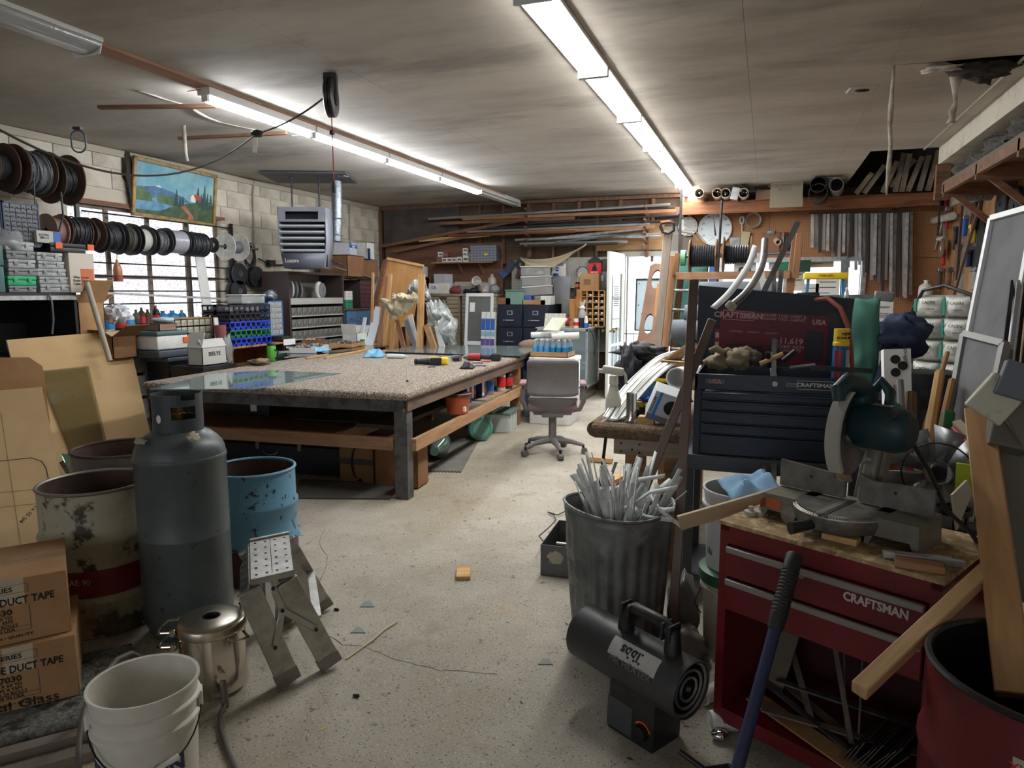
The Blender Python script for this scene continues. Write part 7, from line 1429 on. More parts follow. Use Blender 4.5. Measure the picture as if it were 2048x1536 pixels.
# foam box and metal pole right of window
P,Q=at(1690,520,y=10.2),at(1690,620,y=10.2);tag(MB().bar(P,V((Q.x,Q.y,0)),.09,.06,up=(0,1,0)).B('metal_upright',galv),'grey metal column beside the hanging strips','column')
P,Q=at(1560,597,y=5.0),at(1768,593,y=5.0);o=thing('clamp_bar','long steel bar clamp with a grey jaw above the chest lid','clamp',(0,0,0));MB().bar(P,Q,.012,.03).B('bar',steel,o);MB().box(Q,(.11,.05,.06),r=(0,5,0),b=.008).B('jaw',greyp,o);MB().box(at(1615,596,y=5.0),(.14,.06,.07),b=.01).B('slide',black,o)
tag(MB().blob(at(1690,640,y=5.0)-V((0,0,.0)),(.1,.08,.34),4,.3,8).B('plastic_bag',clearp),'clear plastic bag hanging from the clamp bar','bag')
sgn=thing('white_poster','white instruction poster with black concentric rings','poster',TR(at(1746,651,y=5.6)) @ rot(0,0,-5));pw,ph=.24,.37
MB().box((0,0,0),(pw,.006,ph)).B('sheet',paper,sgn)
for k in range(8): r_=.012+k*.0105;MB().la([(r_,0),(r_+.0075,0),(r_+.0075,.001),(r_,.001)],32,TR((-.035,-.0035,-.055)) @ rot(90,0,0)).B('ring',ink,sgn)
text('WARNING',.02,ink,sgn,TR((.05,-.004,.13)) @ rot(90,0,0));text('Avoid contact\nwith moving\nparts',.014,ink,sgn,TR((.055,-.004,.075)) @ rot(90,0,0));text('Read all\nmanuals',.012,ink,sgn,TR((-.06,-.004,.08)) @ rot(90,0,0))
tag(MB().L((.95,5.55,0),(1.5,5.95,at(1746,651,y=5.6).z-.19)).B('crate_stack',oldwood),'dark wooden crate behind the poster','crate')
cloth('teal_jacket',V((0,0,0)),.22,.55,.08,6,mat('teal cloth',(84,140,126),.9),'teal cloth hanging beside the chest lid',n=14).matrix_world=TR(at(1718,690,y=4.6)) @ rot(82,0,8)
tag(place(MB().L((-.09,-.08,.1-at(1742,740,y=5.0).z),(.09,.08,.3),b=.004).B('white_carton',whitep),at(1742,740,y=5.0)-V((0,0,.1))),'white carton behind the teal cloth','box')
# blue jacket and quikcrete box
lump('navy_jacket','navy jacket heaped over the tools, upper part',1800,672,4.7,(.32,.25,.24),mat('navy cloth',(40,50,76),.9,bump=.7,bs=16),5,.3,'jacket')
tag(MB().L((.72,4.5,0),(1.05,4.82,1.04),b=.01).B('tall_bin',dsteel),'dark tall bin under the navy jacket','bin')
tag(slab('navy_sleeve',[at(1768,700,y=4.6),at(1800,690,y=4.6),at(1768,800,y=4.4),at(1735,800,y=4.4)],.1,mat('navy cloth',(40,50,76),.9,bump=.7,bs=16)),'navy jacket sleeve hanging down beside the white carton','jacket')
qc=thing('narrow_carton','narrow white carton with a black clover logo standing tilted','box',frame(at(1770,830,y=4.2),V(at(1800,830,y=4.2))-V(at(1770,830,y=4.2)),V(at(1795,700,y=4.25))-V(at(1770,830,y=4.2))));hh=(at(1795,700,y=4.25)-at(1770,830,y=4.2)).length;MB().L((-.0,0,0),(.13,.1,hh)).B('carton',paper,qc)
for x,z_ in ((.045,.25),(.08,.285),(.045,.32)): MB().la([(0,0),(.024,0),(.024,.001),(0,.001)],18,TR((x+.01,-.002,z_-.02)) @ rot(90,0,0)).B('clover_leaf',ink,qc)
text('quik-cran',.03,ink,qc,TR((.1,-.002,.33)) @ rot(90,0,0) @ rot(0,0,90));text('Reinforcing Glass\nScreens and\nWindow Kit',.016,ink,qc,TR((.06,-.002,.11)) @ rot(90,0,0) @ rot(0,0,90))
# ================================================================ right wall
xw=XR-.03
def W(u,v,x=xw): return at(u,v,x=x)
# brackets and shelf high on the right wall
us=thing('wall_shelf','rough board shelf with insulation high on the right wall','shelf',(0,0,0))
P=[W(1938,305,1.55),W(2048,232,1.55)]
z_=2.5;y0,y1=5.2,7.75
MB().L((1.5,y0,z_),(XR,y1,z_+.025)).B('board',mat('grey board',(104,96,90),.85),us);MB().L((1.5,y0,z_-.08),(1.54,y1,z_)).B('front_rail',oldwood,us)
for y in (7.7,6.6,5.6): MB().L((1.5,y-.04,z_-.12),(XR,y,z_)).B('arm',oldwood,us);MB().bar((XR-.04,y-.02,z_-.5),(1.6,y-.02,z_-.1),.03,.05).B('brace',oldwood,us)
fz=mat('grey insulation fluff',(92,88,82),1,c2=(60,56,52),ns=30,bump=1,bs=40)
for k,(y,s_) in enumerate(((7.3,.3),(6.9,.35),(6.3,.4),(5.8,.4))): tag(MB().blob((1.7,y,z_+.03+s_*.2),(.35,s_*1.2,s_*.42),k,.5,9).B('insulation',fz),['farthest','third','second','nearest'][k]+' clump of grey insulation on the right wall shelf','insulation')
# discs and spools on the wall
def wdisc(name,label,u,v,r,n,m_,x=xw,th=.03,hub=None):
    p=W(u,v,x);o=thing(name,label,'disc',(p.x,p.y,p.z))
    pr=[(.02,0)]
    for k in range(n): pr += [(r,-k*th),(r*1.01,-k*th-th*.3),(r,-k*th-th*.75),(r*.95,-k*th-th*.85),(r*.95,-(k+1)*th)]
    MB().la(pr+[(.02,-n*th)],32,rot(0,90,0)).B('stack',m_,o)
    if hub: MB().la([(0,-n*th),(r*.25,-n*th-.002),(0,-n*th-.004)],16,rot(0,90,0)).B('hub',hub,o)
wdisc('abrasive_discs','thick stack of grey discs on a wall peg at the right',1985,360,.19,6,mat('slate disc',(96,100,106),.6),x=1.98,th=.045)
wdisc('circular_saw_disc','large dark saw blade hung edge-on on the right wall',1953,480,.3,1,dsteel,th=.01,hub=steel);wdisc('abrasive_disc','dark abrasive wheel above the window screen',2010,408,.17,2,rubber,th=.02);wdisc('abrasive_disc','second dark wheel above the window screen',2035,412,.17,1,rubber,th=.03)
wdisc('tape_disc','round brown and white disc gauge on the right wall',1885,497,.12,1,mat('brown disc',(120,100,84),.6),x=2.0,th=.02,hub=paper)
# level, bolt cutter, roll and tools
P,Q=W(1942,345),W(1921,585);o=thing('spirit_level','long silver spirit level hanging on the right wall','level',frame((P+Q)/2,Q-P,(-1,0,0)));L2=(Q-P).length
MB().box((0,0,0),(L2,.006,.022)).L((-L2/2,-.05,-.012),(L2/2,-.042,.012)).L((-L2/2,.042,-.012),(L2/2,.05,.012)).box((0,0,-.008),(L2,.09,.004)).B('body',alu,o)
for x in (-.35,0,.38): MB().box((x*L2*.8,0,.012),(.05,.06,.02),b=.01).B('vial',mat('vial yellow',(200,206,130),.3),o)
P,Q=W(1893,408),W(1862,520,2.03);bc=thing('bolt_cutter','bolt cutter with red jaws and red grips on the right wall','bolt cutter',(0,0,0))
for du in (0,16):
    a,b_=W(1893-du*.2,412),W(1870+du*1.1,500,2.02);MB().cyl(a,b_,.014,8).B('handle',alu,bc);MB().cyl(b_,b_+(b_-a).normalized()*.22,.022,10).B('grip',redp,bc)
MB().box(W(1893,400),(.05,.06,.16),r=(8,0,0),b=.01).B('jaw',mat('cutter red',(160,40,48),.5),bc)
p=W(1870,440);tag(MB().tube([W(1868,441,1.98),W(1905,432,1.98)],.045,18).B('film_roll',mat('cloudy roll',(190,186,176),.4)),'cloudy roll of stretch film on the right wall','roll')
for k,(a,b_,w_,m_,lb) in enumerate((((1935,290),(1912,560),.05,dbr,'long dark brown board leaning on the right wall'),((1962,400),(1905,600),.035,mat('rusty bar',(88,66,50),.7),'long rusty pointed bar leaning on the right wall'),((1880,405),(1876,470),.03,dbr,'short dark tool handle at the wall corner'))):
    P,Q=W(*a,1.9),W(*b_,1.85);tag(MB().bar(P,Q,w_,.02,up=(-1,0,0)).B('long_bar',m_),lb,'bar')
for k,(u,v,w_,h_,m_,lb) in enumerate(((1945,470,.06,.22,yelp,'yellow handled tool'),(1930,455,.05,.25,bluep,'blue handled tool'),(1985,500,.1,.2,greyp,'grey switch box'),(1905,540,.2,.05,black,'black hammer head'),(1915,520,.05,.35,oldwood,'wooden mallet handle'),(1880,560,.05,.3,dbr,'brown tool handle'),(1898,560,.04,.3,oldwood,'tan tool handle'),(1856,540,.07,.2,steel,'grey ball hammer'),(1925,600,.1,.12,mat('cream bottle',(196,190,172),.5),'cream hand pump'),(1950,560,.14,.26,mat('light grey tool',(150,150,152),.5),'grey angle grinder'),(1962,590,.06,.3,black,'black cable bundle'),(1895,440,.04,.3,mat('cutter red',(160,40,48),.5),'red pliers'),(1912,480,.05,.3,dsteel,'dark hacksaw'),(1950,430,.1,.4,black,'black hand plane with red badge'),(1936,520,.07,.2,mat('navy tool',(44,50,92),.6),'navy clamp'))):
    p=W(u,v,2.03);o=thing('wall_tool',lb+' hung on the right wall board','tool',TR(p) @ rot(R.uniform(-8,8),0,0));MB().box((0,0,0),(.05,w_,h_*.75),b=.012).B('handle',m_,o);MB().box((-.005,0,h_*.42),(.06,w_*1.5,h_*.18),b=.01).B('head',steel if k % 2 else m_,o)
tag(MB().la([(0,0),(.01,0),(.035,.06),(.035,.08),(0,.08)],14,TR(W(1872,478,2.0)) @ rot(0,90,0)).B('funnel',whitep),'small white funnel tip at the wall corner','funnel')
jug(W(1850,600,1.9).x,W(1850,600,1.9).y,W(1850,600,1.9).z-.05,.16,.3,whitep,whitep,'white plastic jug below the hammers');tag(place(MB().L((-.1,-.5,-.03),(.2,.5,0)).B('tool_ledge',oldwood),(1.9,W(1850,600,1.9).y,W(1850,600,1.9).z-.052)),'brown ledge under the white jug','ledge')
# panel of white sachets
bp0,bp1=8.0,6.6
sb=thing('sachet_display','tall hanging wire panel that carries white sachets','display panel',frame(at(1832,590,y=5.3),V(at(1950,590,y=5.0))-V(at(1832,590,y=5.3)),(0,0,1)))
WW=(V(at(1950,590,y=5.0))-V(at(1832,590,y=5.3))).length;HH=1.0
MB().L((0,.03,-HH),(WW,.04,0)).B('backing',mat('pale backing',(150,152,148),.7),sb);MB().tube([(-.02,.0,-.4),(-.02,0,-.1),(.05,0,.03),(.2,0,.06),(.38,0,.0),(WW+.02,0,-.14)],.012,8).B('hoop',black,sb)
sm_=mat('white sachet',(206,206,198),.5,c2=(176,176,168),ns=14,bump=.4,bs=30)
cw=WW/2
from mathutils import noise as _n
for i in range(2):
    for j in range(7):
        o=thing('sachet',['left','right'][i]+' sachet in the '+['top','second','third','fourth','fifth','sixth','bottom'][j]+' row of the hanging panel','packet',sb.matrix_world @ TR((cw*(i+.5),.012,-.075-j*.142)) @ rot(R.uniform(-5,5),0,R.uniform(-4,4)),group='white sachets');s0=i*9+j
        MB().grid(lambda a,b_: ((a-.5)*cw*.92,-.045*(sin(PI*a)*sin(PI*b_))**.6*(1+.4*_n.noise(V((a*3,b_*3,s0*2.3)))),(b_-.5)*.128),10,8).B('pouch',sm_,o,solid=.003)
        MB().L((-cw*.45,-.036,-.05),(-cw*.36,-.028,.05)).B('green_stripe',mat('sea green print',(40,140,116),.6),o);text('CASSINI',.026,ink,o,TR((.02,-.052,.028)) @ rot(90,0,0));text('SODIUM',.016,inkg,o,TR((.03,-.052,-.015)) @ rot(90,0,0))
tag(MB().L((.95,5.1,0),(1.35,5.32,sb.location.z-1.0)).B('panel_stand',dsteel),'dark stand behind the sachet panel','stand')
# window screens leaning on the right
def screen(label,P,fm,m_,ext=True,rails=()):
    o=thing('window_screen',label,'screen',(0,0,0));P=[V(p) for p in P]
    slab('mesh_screen',P,.004,m_,o);n=len(P)
    for i in range(n): MB().bar(P[i],P[(i+1) % n],.03,.035,up=(P[1]-P[0]).cross(P[2]-P[0])).B('frame_bar',fm,o)
    for t in rails: MB().bar(P[0].lerp(P[3],t),P[1].lerp(P[2],t),.025,.03,up=(P[1]-P[0]).cross(P[2]-P[0])).B('frame_bar',fm,o)
    return o
gsc=mat('grey screen mesh',(108,108,110),.8,c2=(92,92,94),ns=3)
screen('tall white framed window screen leaning at the right',[at(1985,437,y=4.6),at(2075,412,y=4.2),at(1990,880,y=3.9),at(1905,840,y=4.3)],whitem,gsc)
screen('grey framed window screen leaning in front of the white one',[at(1930,668,y=4.0),at(2010,688,y=3.7),at(1930,1060,y=3.3),at(1870,1010,y=3.65)],mat('grey frame',(140,140,138),.5),gsc)
for k in range(4): P=[at(2022+k*13,560,y=4.2-k*.1),at(2030+k*13,560,y=4.2-k*.1),at(1985+k*14,960,y=3.4-k*.1),at(1975+k*14,960,y=3.4-k*.1)];tag(slab('leaning_sheet',P,.02,[blackm,greyp,blackm,dsteel][k]),['black panel next to the screens','grey panel behind the black one','second black panel at the right edge','dark steel panel at the right edge'][k],'panel')
# wooden cross frame of white stained boards at right edge
tr_=thing('timber_trestle','pale painted timber trestle at the right picture edge','trestle',(0,0,0));cp_=mat('chipped cream paint',(196,192,172),.7,c2=(160,154,134),ns=7,lo=.5,hi=.6);yq=2.3
def bt(u0,v0,u1,v1,w_,t_,m_,y0=yq,y1=yq): P,Q=at(u0,v0,y=y0),at(u1,v1,y=y1);MB().box((0,0,0),((Q-P).length,w_,t_),b=.004,m=frame((P+Q)/2,Q-P,(0,-1,.25))).B('beam',m_,tr_)
bt(2022,765,1962,830,.1,.05,cp_);bt(2015,780,2075,900,.08,.04,mat('grey beam',(104,100,90),.7),2.35,2.35);bt(2020,840,2012,900,.1,.06,mat('grey beam',(104,100,90),.7),2.4,2.35);bt(1995,828,2090,830,.035,.035,mat('grey beam',(104,100,90),.7),2.38,2.38);bt(2000,752,2075,775,.1,.03,mat('slate cap',(110,114,126),.6),2.28,2.28)
bt(2012,890,2015,1200,.1,.05,mat('grey beam',(104,100,90),.7),2.42,2.3)
tag(MB().box(at(2006,812,y=2.42),(.04,.02,.05)).B('red_tag',redp),'small red tag inside the pale trestle','tag')
# ================================================================ right foreground
# carpeted bench with clutter
shag2=mat('brown shag',(126,106,84),1,c2=(92,76,62),ns=40,bump=1,bs=90)
cbh=thing('carpet_bench','carpet-wrapped workbench left of the blue tool chest','bench',(-.85,3.66,0))
MB().L((0,0,.72),(.47,1.5,.78)).B('top',oldwood,cbh);MB().L((-.01,-.03,.775),(.48,1.5,.8),b=.01).B('carpet',carpet,cbh);MB().cyl((0,-.0,.765),(.47,0,.765),.042,14).B('carpet_roll',shag2,cbh);MB().cyl((0,0,.765),(0,.9,.765),.042,14).B('carpet_roll',shag2,cbh)
MB().L((.1,.04,.63),(.47,.08,.72)).B('apron',fg,cbh)
for x,y in ((.16,.06),(.37,.06),(.16,1.35),(.37,1.35)): MB().L((x,y,0),(x+.1,y+.1,.72)).B('leg',fir,cbh)
mb=MB()
for x,z_ in ((.14,.69),(.2,.66),(.24,.69),(.24,.645),(.14,.645)): mb.cyl((x,.036,z_),(x,.041,z_),.006,8)
mb.B('nail_holes',dk,cbh)['kind']='stuff'
zb=.801
# slotted aluminium strip curving up
st=thing('slotted_strip','long slotted white aluminium strip arching over the bench','strip',(0,0,0))
cen=[at(1226,836,z=.82),at(1262,786,y=3.95),at(1300,748,y=4.1),at(1336,722,y=4.25),at(1375,712,y=4.4)]
lft=[at(1204,838,z=.815),at(1240,783,y=4.0),at(1282,740,y=4.15),at(1322,711,y=4.3),at(1372,700,y=4.45)]
rgt=[at(1247,840,z=.815),at(1285,790,y=3.9),at(1322,752,y=4.05),at(1352,730,y=4.2),at(1380,720,y=4.35)]
def cr(P,t):
    n=len(P)-1;i=min(int(t*n),n-1);f_=t*n-i;a=P[max(i-1,0)];b_=P[i];c_=P[i+1];d_=P[min(i+2,n)]
    return .5*((2*b_)+(c_-a)*f_+(2*a-5*b_+4*c_-d_)*f_**2+(3*b_-a-3*c_+d_)*f_**3)
alb=mat('bright slotted aluminium',(214,216,214),.35,.45)
MB().grid(lambda a,b_: cr(lft,a).lerp(cr(rgt,a),b_)+V((0,0,.006*cos(b_*PI*2))),24,10).B('sheet',alb,st,solid=.003)
for t in (.08,.3,.52,.74,.94): MB().tube([cr(lft,k/24).lerp(cr(rgt,k/24),t)+V((0,0,.006)) for k in range(25)],.0022,5).B('rib',dkt,st)
# bins
for k,(z0,z1) in enumerate(((zb,.925),(.95,1.07))):
    P,Q=at(1252,770,y=4.55),at(1338,770,y=4.55);o=thing('storage_bin',['lower','upper'][k]+' black bin with a yellow lid on the carpet bench','bin',(P.x,4.55,z0));w_=(Q-P).x;MB().L((0,0,0),(w_,.35,z1-z0),b=.01).B('body',mat('navy black bin',(26,30,42),.5),o);MB().L((-.012,-.012,z1-z0),(w_+.012,.36,z1-z0+.024),b=.006).B('lid',yelp,o)
lump('work_gloves','black leather gloves lying on the upper black bin',1285,706,4.6,(.34,.22,.11),mat('black leather',(52,52,54),.7),6,.4,'glove')
P=at(1262,686,y=4.55);tag(MB().tube([P+V((0,0,-.02)),P+V((.03,0,-.0)),P+V((.09,0,-.06))],[.02,.022,.03],10).B('glove_finger',mat('black leather',(52,52,54),.7)),'raised black glove finger on the upper bin','glove')
lump('black_jacket','black fabric slumped left of the black bins',1255,745,4.45,(.16,.2,.3),mat('black fabric',(44,44,50),.8),9,.4,'jacket')
sp_=thing('spray_bottle','cream trigger spray bottle standing on the carpet bench','bottle',TR(at(1226,842,y=3.86)) @ rot(0,0,10));sp_.location.z=zb;cream=mat('cream sprayer',(206,202,188),.45)
MB().la([(0,0),(.042,0),(.044,.01),(.044,.1),(.03,.14),(.024,.17),(.02,.19)],20).B('body',cream,sp_);MB().la([(.02,.185),(.026,.19),(.024,.235),(0,.235)],16).B('collar',cream,sp_);MB().box((-.005,0,.265),(.12,.034,.045),r=(0,8,0),b=.01).B('head',cream,sp_);MB().tube([(.045,0,.27),(.065,0,.24),(.07,0,.19)],.008,8).B('trigger',cream,sp_);MB().box((-.07,0,.262),(.03,.022,.022)).B('nozzle',whitep,sp_)
lump('blue_towel','bright blue towel heaped on the carpet bench',1330,800,3.98,(.26,.14,.09),mat('bright blue towel',(40,110,180),.9),3,.3,'towel');lump('shop_rag','pale blue rag above the blue towel on the bench',1300,783,4.1,(.1,.08,.08),rag,8,.4,'rag')
o=thing('small_carton','tilted white and blue carton with a dark round window on the bench','box',frame(at(1322,838,y=3.76)+V((0,0,.0)),(1,.25,-.35),(.42,-.25,1)));o.location.z=zb+.03
MB().L((-.09,-.06,0),(.1,.06,.17),b=.002).B('box',mat('pale grey carton',(206,208,212),.6),o);MB().L((-.065,-.062,.0),(-.05,-.06,.17)).B('blue_stripe',mat('azure stripe',(40,140,220),.5),o);MB().la([(0,0),(.042,0),(.042,.001),(0,.001)],24,TR((.02,-.061,.1)) @ rot(90,0,0)).B('round_window',ink,o);text('VACUUM',.022,ink,o,TR((-.077,-.062,.09)) @ rot(90,0,0) @ rot(0,0,90));MB().L((-.09,-.0615,0),(.1,-.06,.035)).B('grey_foot',greyp,o)
o=tag(place(MB().box((0,0,.022),(.085,.06,.044),b=.002).B('wood_block',pine),at(1293,846,y=3.72)),'small pine block on the carpet bench','wood block');o.location.z=zb
o=thing('chrome_stand','chrome cylinder on a flared foot under the slotted strip','fitting',at(1262,846,y=3.75));o.location.z=zb;MB().la([(0,0),(.05,0),(.045,.012),(.03,.02),(.028,.03),(.028,.16),(0,.16)],24).B('body',mat('chrome',(190,190,188),.12,1.),o)
o=thing('tape_measure','yellow and black tape measure behind the chrome cylinder','tape measure',at(1278,815,y=4.0));MB().box((0,0,0),(.07,.05,.07),b=.015).B('case',yelp,o);MB().box((-.03,-.01,.015),(.03,.045,.05),b=.01).B('grip',black,o)
tag(MB().blob(at(1285,826,y=3.95),(.14,.12,.06),31,.4,8).B('tool_heap',dsteel),'dark heap of hand tools behind the pine block','tools');tag(MB().blob(at(1278,800,y=4.15),(.14,.08,.03),33,.3,8).B('tool_heap',mat('maroon tools',(120,40,50),.6)),'maroon handled tools behind the slotted strip','tools')
P,Q=at(1352,756,y=4.0),at(1390,750,y=4.3);o=thing('paper_roll','white rolled paper with an open end beside the brown bars','roll',frame(P,Q-P,(0,0,1)));MB().la([(.052,0),(.06,0),(.06,.35),(.052,.35),(.052,0)],22,rot(0,90,0)).B('roll',paper,o);
P,Q=at(1322,722,y=3.95),at(1400,728,y=4.0);tag(MB().bar(P,Q,.04,.012).B('thin_board',pine),'thin pale board lying over the slotted strip','board')
slab('x',[at(1330,720,y=4.2),at(1375,690,y=4.2),at(1378,700,y=4.3),at(1350,735,y=4.3)],.01,card).name='carton_flap';tag(bpy.data.objects['carton_flap'],'tan carton flap behind the thin board','flap')
# brown bronze bars
brz=mat('bronze aluminium',(98,78,66),.45,.3)
for k,(u0,v0,y0,u1,v1,y1) in enumerate(((1425,640,3.2,1287,985,3.05),(1388,560,3.12,1345,1262,2.78))):
    P,Q=at(u0,v0,y=y0),at(u1,v1,y=y1);Q=P+(Q-P)*(P.z/(P.z-Q.z));o=thing('bronze_bar',['short bronze square tube leaning beside the chest','tall bronze square tube leaning on the chest corner'][k],'bar',frame((P+Q)/2,Q-P,(0,-1,.2)));L2=(Q-P).length;MB().box((0,0,0),(L2,.038,.02),b=.002).B('tube',brz,o);MB().box((-L2/2-.001,0,0),(.002,.034,.016)).B('cut_end',alu,o)
# dark blue tool chest on a cart
CX0,CX1,CY=-.305,.39,3.38
ct=thing('steel_cart','grey steel cart under the dark blue tool chest','cart',(CX0-.03,CY,0));cgm=mat('cart grey',(72,76,84),.5)
wq=CX1-CX0+.06
MB().L((0,-.01,.66),(wq,.46,.735),b=.004).B('shelf',cgm,ct);MB().L((0,0,.1),(wq,.46,.13),b=.004).B('shelf',cgm,ct)
for x in (0,wq-.04):
    for y in (0,.42): MB().L((x,y,.0),(x+.04,y+.04,.66)).B('post',cgm,ct)
ch=thing('tool_chest','dark blue five-drawer tool chest with its lid open','tool chest',(CX0,CY,.737));nb=mat('navy tool chest',(30,40,58),.38,c2=(24,32,48),ns=3);wC=CX1-CX0;hC=.385
MB().L((0,.012,0),(wC,.44,hC-.08)).B('body',nb,ch);MB().L((0,0,hC-.075),(wC,.012,hC),b=.003).B('top_strip',nb,ch)
for lo,hi in (((0,.0,hC-.08),(.012,.44,hC)),((wC-.012,.0,hC-.08),(wC,.44,hC)),((0,.43,hC-.08),(wC,.44,hC))): MB().L(lo,hi).B('tray_wall',nb,ch)
for x in (0,wC-.03): MB().L((x,0,0),(x+.03,.012,hC-.075)).B('front_post',nb,ch)
zz=hC-.08
for h_ in (.042,.05,.06,.052,.1):
    d=MB().L((.034,-.006,zz-h_+.004),(wC-.034,.012,zz-.002),b=.003).B('drawer',nb,ch);MB().box((wC/2,-.012,zz-.008),(wC-.08,.016,.01),b=.003).B('pull',mat('pull navy',(44,56,76),.35),d);zz -= h_
F=lambda x,z_,y=-.001: TR((x,y,z_)) @ rot(90,0,0)
wpr=mat('silver print',(206,206,202),.5)
text('CRAFTSMAN',.024,wpr,ch,F(wC-.17,hC-.035,-.003),bold=.03,sx=1.15)
for lo,hi in (((wC-.245,-.002,hC-.055),(wC-.095,-.0005,hC-.053)),((wC-.245,-.002,hC-.017),(wC-.095,-.0005,hC-.015)),((wC-.245,-.002,hC-.055),(wC-.243,-.0005,hC-.015)),((wC-.097,-.002,hC-.055),(wC-.095,-.0005,hC-.015))): MB().L(lo,hi).B('badge_border',wpr,ch)
MB().L((.05,-.002,hC-.045),(.135,-.0005,hC-.025)).B('flag_badge',mat('grey flag',(92,104,116),.5),ch);text('USA',.03,mat('pink print',(196,140,140),.5),ch,F(.093,hC-.035,-.003),bold=.03)
MB().la([(0,0),(.012,0),(.012,.006),(0,.006)],18,F(.355,hC-.035)).B('lock',steel,ch);MB().L((.4,-.002,hC-.045),(.455,-.0005,hC-.028)).B('plate',greyp,ch);text('TOOLBOX 1',.011,ink,ch,F(.427,hC-.037,-.003))
# lid
TLp,TRp=at(1397,580,y=3.78),at(1707,607,y=3.8);BLp,BRp=V((CX0,CY+.445,.737+hC)),V((CX1,CY+.445,.737+hC))
BLp.x=TLp.x+.0
lid=thing('chest_lid','raised lid of the tool chest covered by a red product sheet','lid',(0,0,0));lid.parent=ch;lid.matrix_parent_inverse=ch.matrix_world.inverted()
del lid['label'],lid['category']
def lq(s_,t_): return BLp.lerp(BRp,s_).lerp(TLp.lerp(TRp,s_),t_)
fn=(BRp-BLp).cross(TLp-BLp).normalized();fn=fn if fn.y < 0 else -fn
slab('panel',[BLp,BRp,TRp,TLp],.02,nb,lid,flip=True);MB().bar(TLp+fn*.01,TRp+fn*.01,.05,.012,up=fn).B('rim',nb,lid)
def patch(name,s0,t0,s1,t1,m_,o_=.0015): P=[lq(s0,t0)+fn*o_,lq(s1,t0)+fn*o_,lq(s1,t1)+fn*o_,lq(s0,t1)+fn*o_];q=MB().add(P,[(0,1,2,3)]).B(name,m_,lid);return q
crim=mat('crimson product sheet',(112,24,44),.35,c2=(96,20,38),ns=3)
patch('product_sheet',.155,.04,.86,.78,crim,.0015);patch('photo_patch',.2,.06,.45,.3,mat('dim photo',(56,40,58),.4),.002);patch('photo_patch',.47,.06,.58,.28,mat('dim photo',(56,40,58),.4),.002);patch('photo_patch',.72,.1,.84,.55,mat('dim photo 2',(36,26,36),.4),.002)
xd=(lq(1,.5)-lq(0,.5)).normalized()
def ltext(s,size,s_,t_,m_=None,bold=.01,sx=1): q=text(s,size,m_ or mat('dusty pink print',(196,150,156),.5),lid,Matrix(),bold=bold,sx=sx,ext=.0004);q.matrix_world=frame(lq(s_,t_)+fn*.0035,xd,fn);return q
ltext('CRAFTSMAN',.04,.275,.7,bold=.03,sx=1.05)
for a,b_ in (((.175,.64),(.375,.64)),((.175,.76),(.375,.76))): MB().bar(lq(*a)+fn*.003,lq(*b_)+fn*.003,.003,.001,up=fn).B('border',mat('dusty pink print',(196,150,156),.5),lid)
for s_ in (.175,.375): MB().bar(lq(s_,.64)+fn*.003,lq(s_,.76)+fn*.003,.003,.001,up=fn).B('border',mat('dusty pink print',(196,150,156),.5),lid)
ltext('26" WIDE 5-DRAWER TOOL CHEST &\n4-DRAWER ROLLING TOOL CABINET',.019,.5,.71);ltext('11,619',.042,.63,.38,bold=.02);ltext('CUBIC INCH\nCAPACITY',.022,.63,.27,bold=.02);ltext('USA',.035,.8,.68,bold=.03);ltext('5 DRAWERS      5 CAPACITY      6 SECURITY',.012,.38,.48)
for k in range(3): patch('white_stripe',.125,.12+.13*k,.15,.19+.13*k,mat('stripe white',(190,180,180),.5),.002)
patch('red_stripe',.12,.05,.153,.5,mat('stripe red',(150,30,46),.5),.0016)
# on the chest
zt_=.737+hC
glv=mat('tan work glove',(150,138,112),.9,c2=(124,112,90),ns=10,bump=.4,bs=30)
gv=thing('work_gloves','pair of tan leather work gloves on the tool chest tray','glove',(0,0,0))
MB().blob(at(1440,722,y=3.5),(.12,.14,.085),2,.25,12).B('left_glove',glv,gv);MB().blob(at(1475,718,y=3.46),(.12,.14,.1),5,.25,12).B('right_glove',glv,gv)
for k,(u,v,r_) in enumerate(((1432,702,.018),(1455,706,.018),(1492,704,.02),(1420,726,.02))): p=at(u,v,y=3.44+.02*k);MB().tube([p+V((-.03,.0,.0)),p+V((0,0,.012)),p+V((.04,0,-.01))],[r_*.7,r_,r_*.8],10).B('finger',glv,gv)
tag(MB().blob(at(1505,716,y=3.6),(.09,.1,.07),12,.35,9).B('dark_glove',mat('grey glove',(96,92,92),.8)),'grey glove behind the tan gloves','glove')
for k,(u0,v0,u1,v1,m_,lb) in enumerate(((1520,728,1566,708,pine,'wooden handle sticking out of the chest tray'),(1536,704,1538,735,black,'black upright grip in the chest tray'),(1565,722,1590,702,black,'black pliers loop in the chest tray'),(1580,735,1630,730,alu,'silver ruler in the chest tray'))): tag(MB().tube([at(u0,v0,y=3.5),at(u1,v1,y=3.52)],.012 if k < 3 else .008,8).B('hand_tool',m_),lb,'tool')
P,Q=at(1620,735,y=3.42),at(1745,742,y=3.42);tag(MB().bar(P,Q,.02,.02).B('steel_bar',dsteel),'dark flat bar lying across the chest and out to the right','bar')
cn=thing('foam_can','tall blue spray foam can with a yellow cap on the tool chest','can',at(1679,745,y=3.5));cn.location.z=zt_-.07
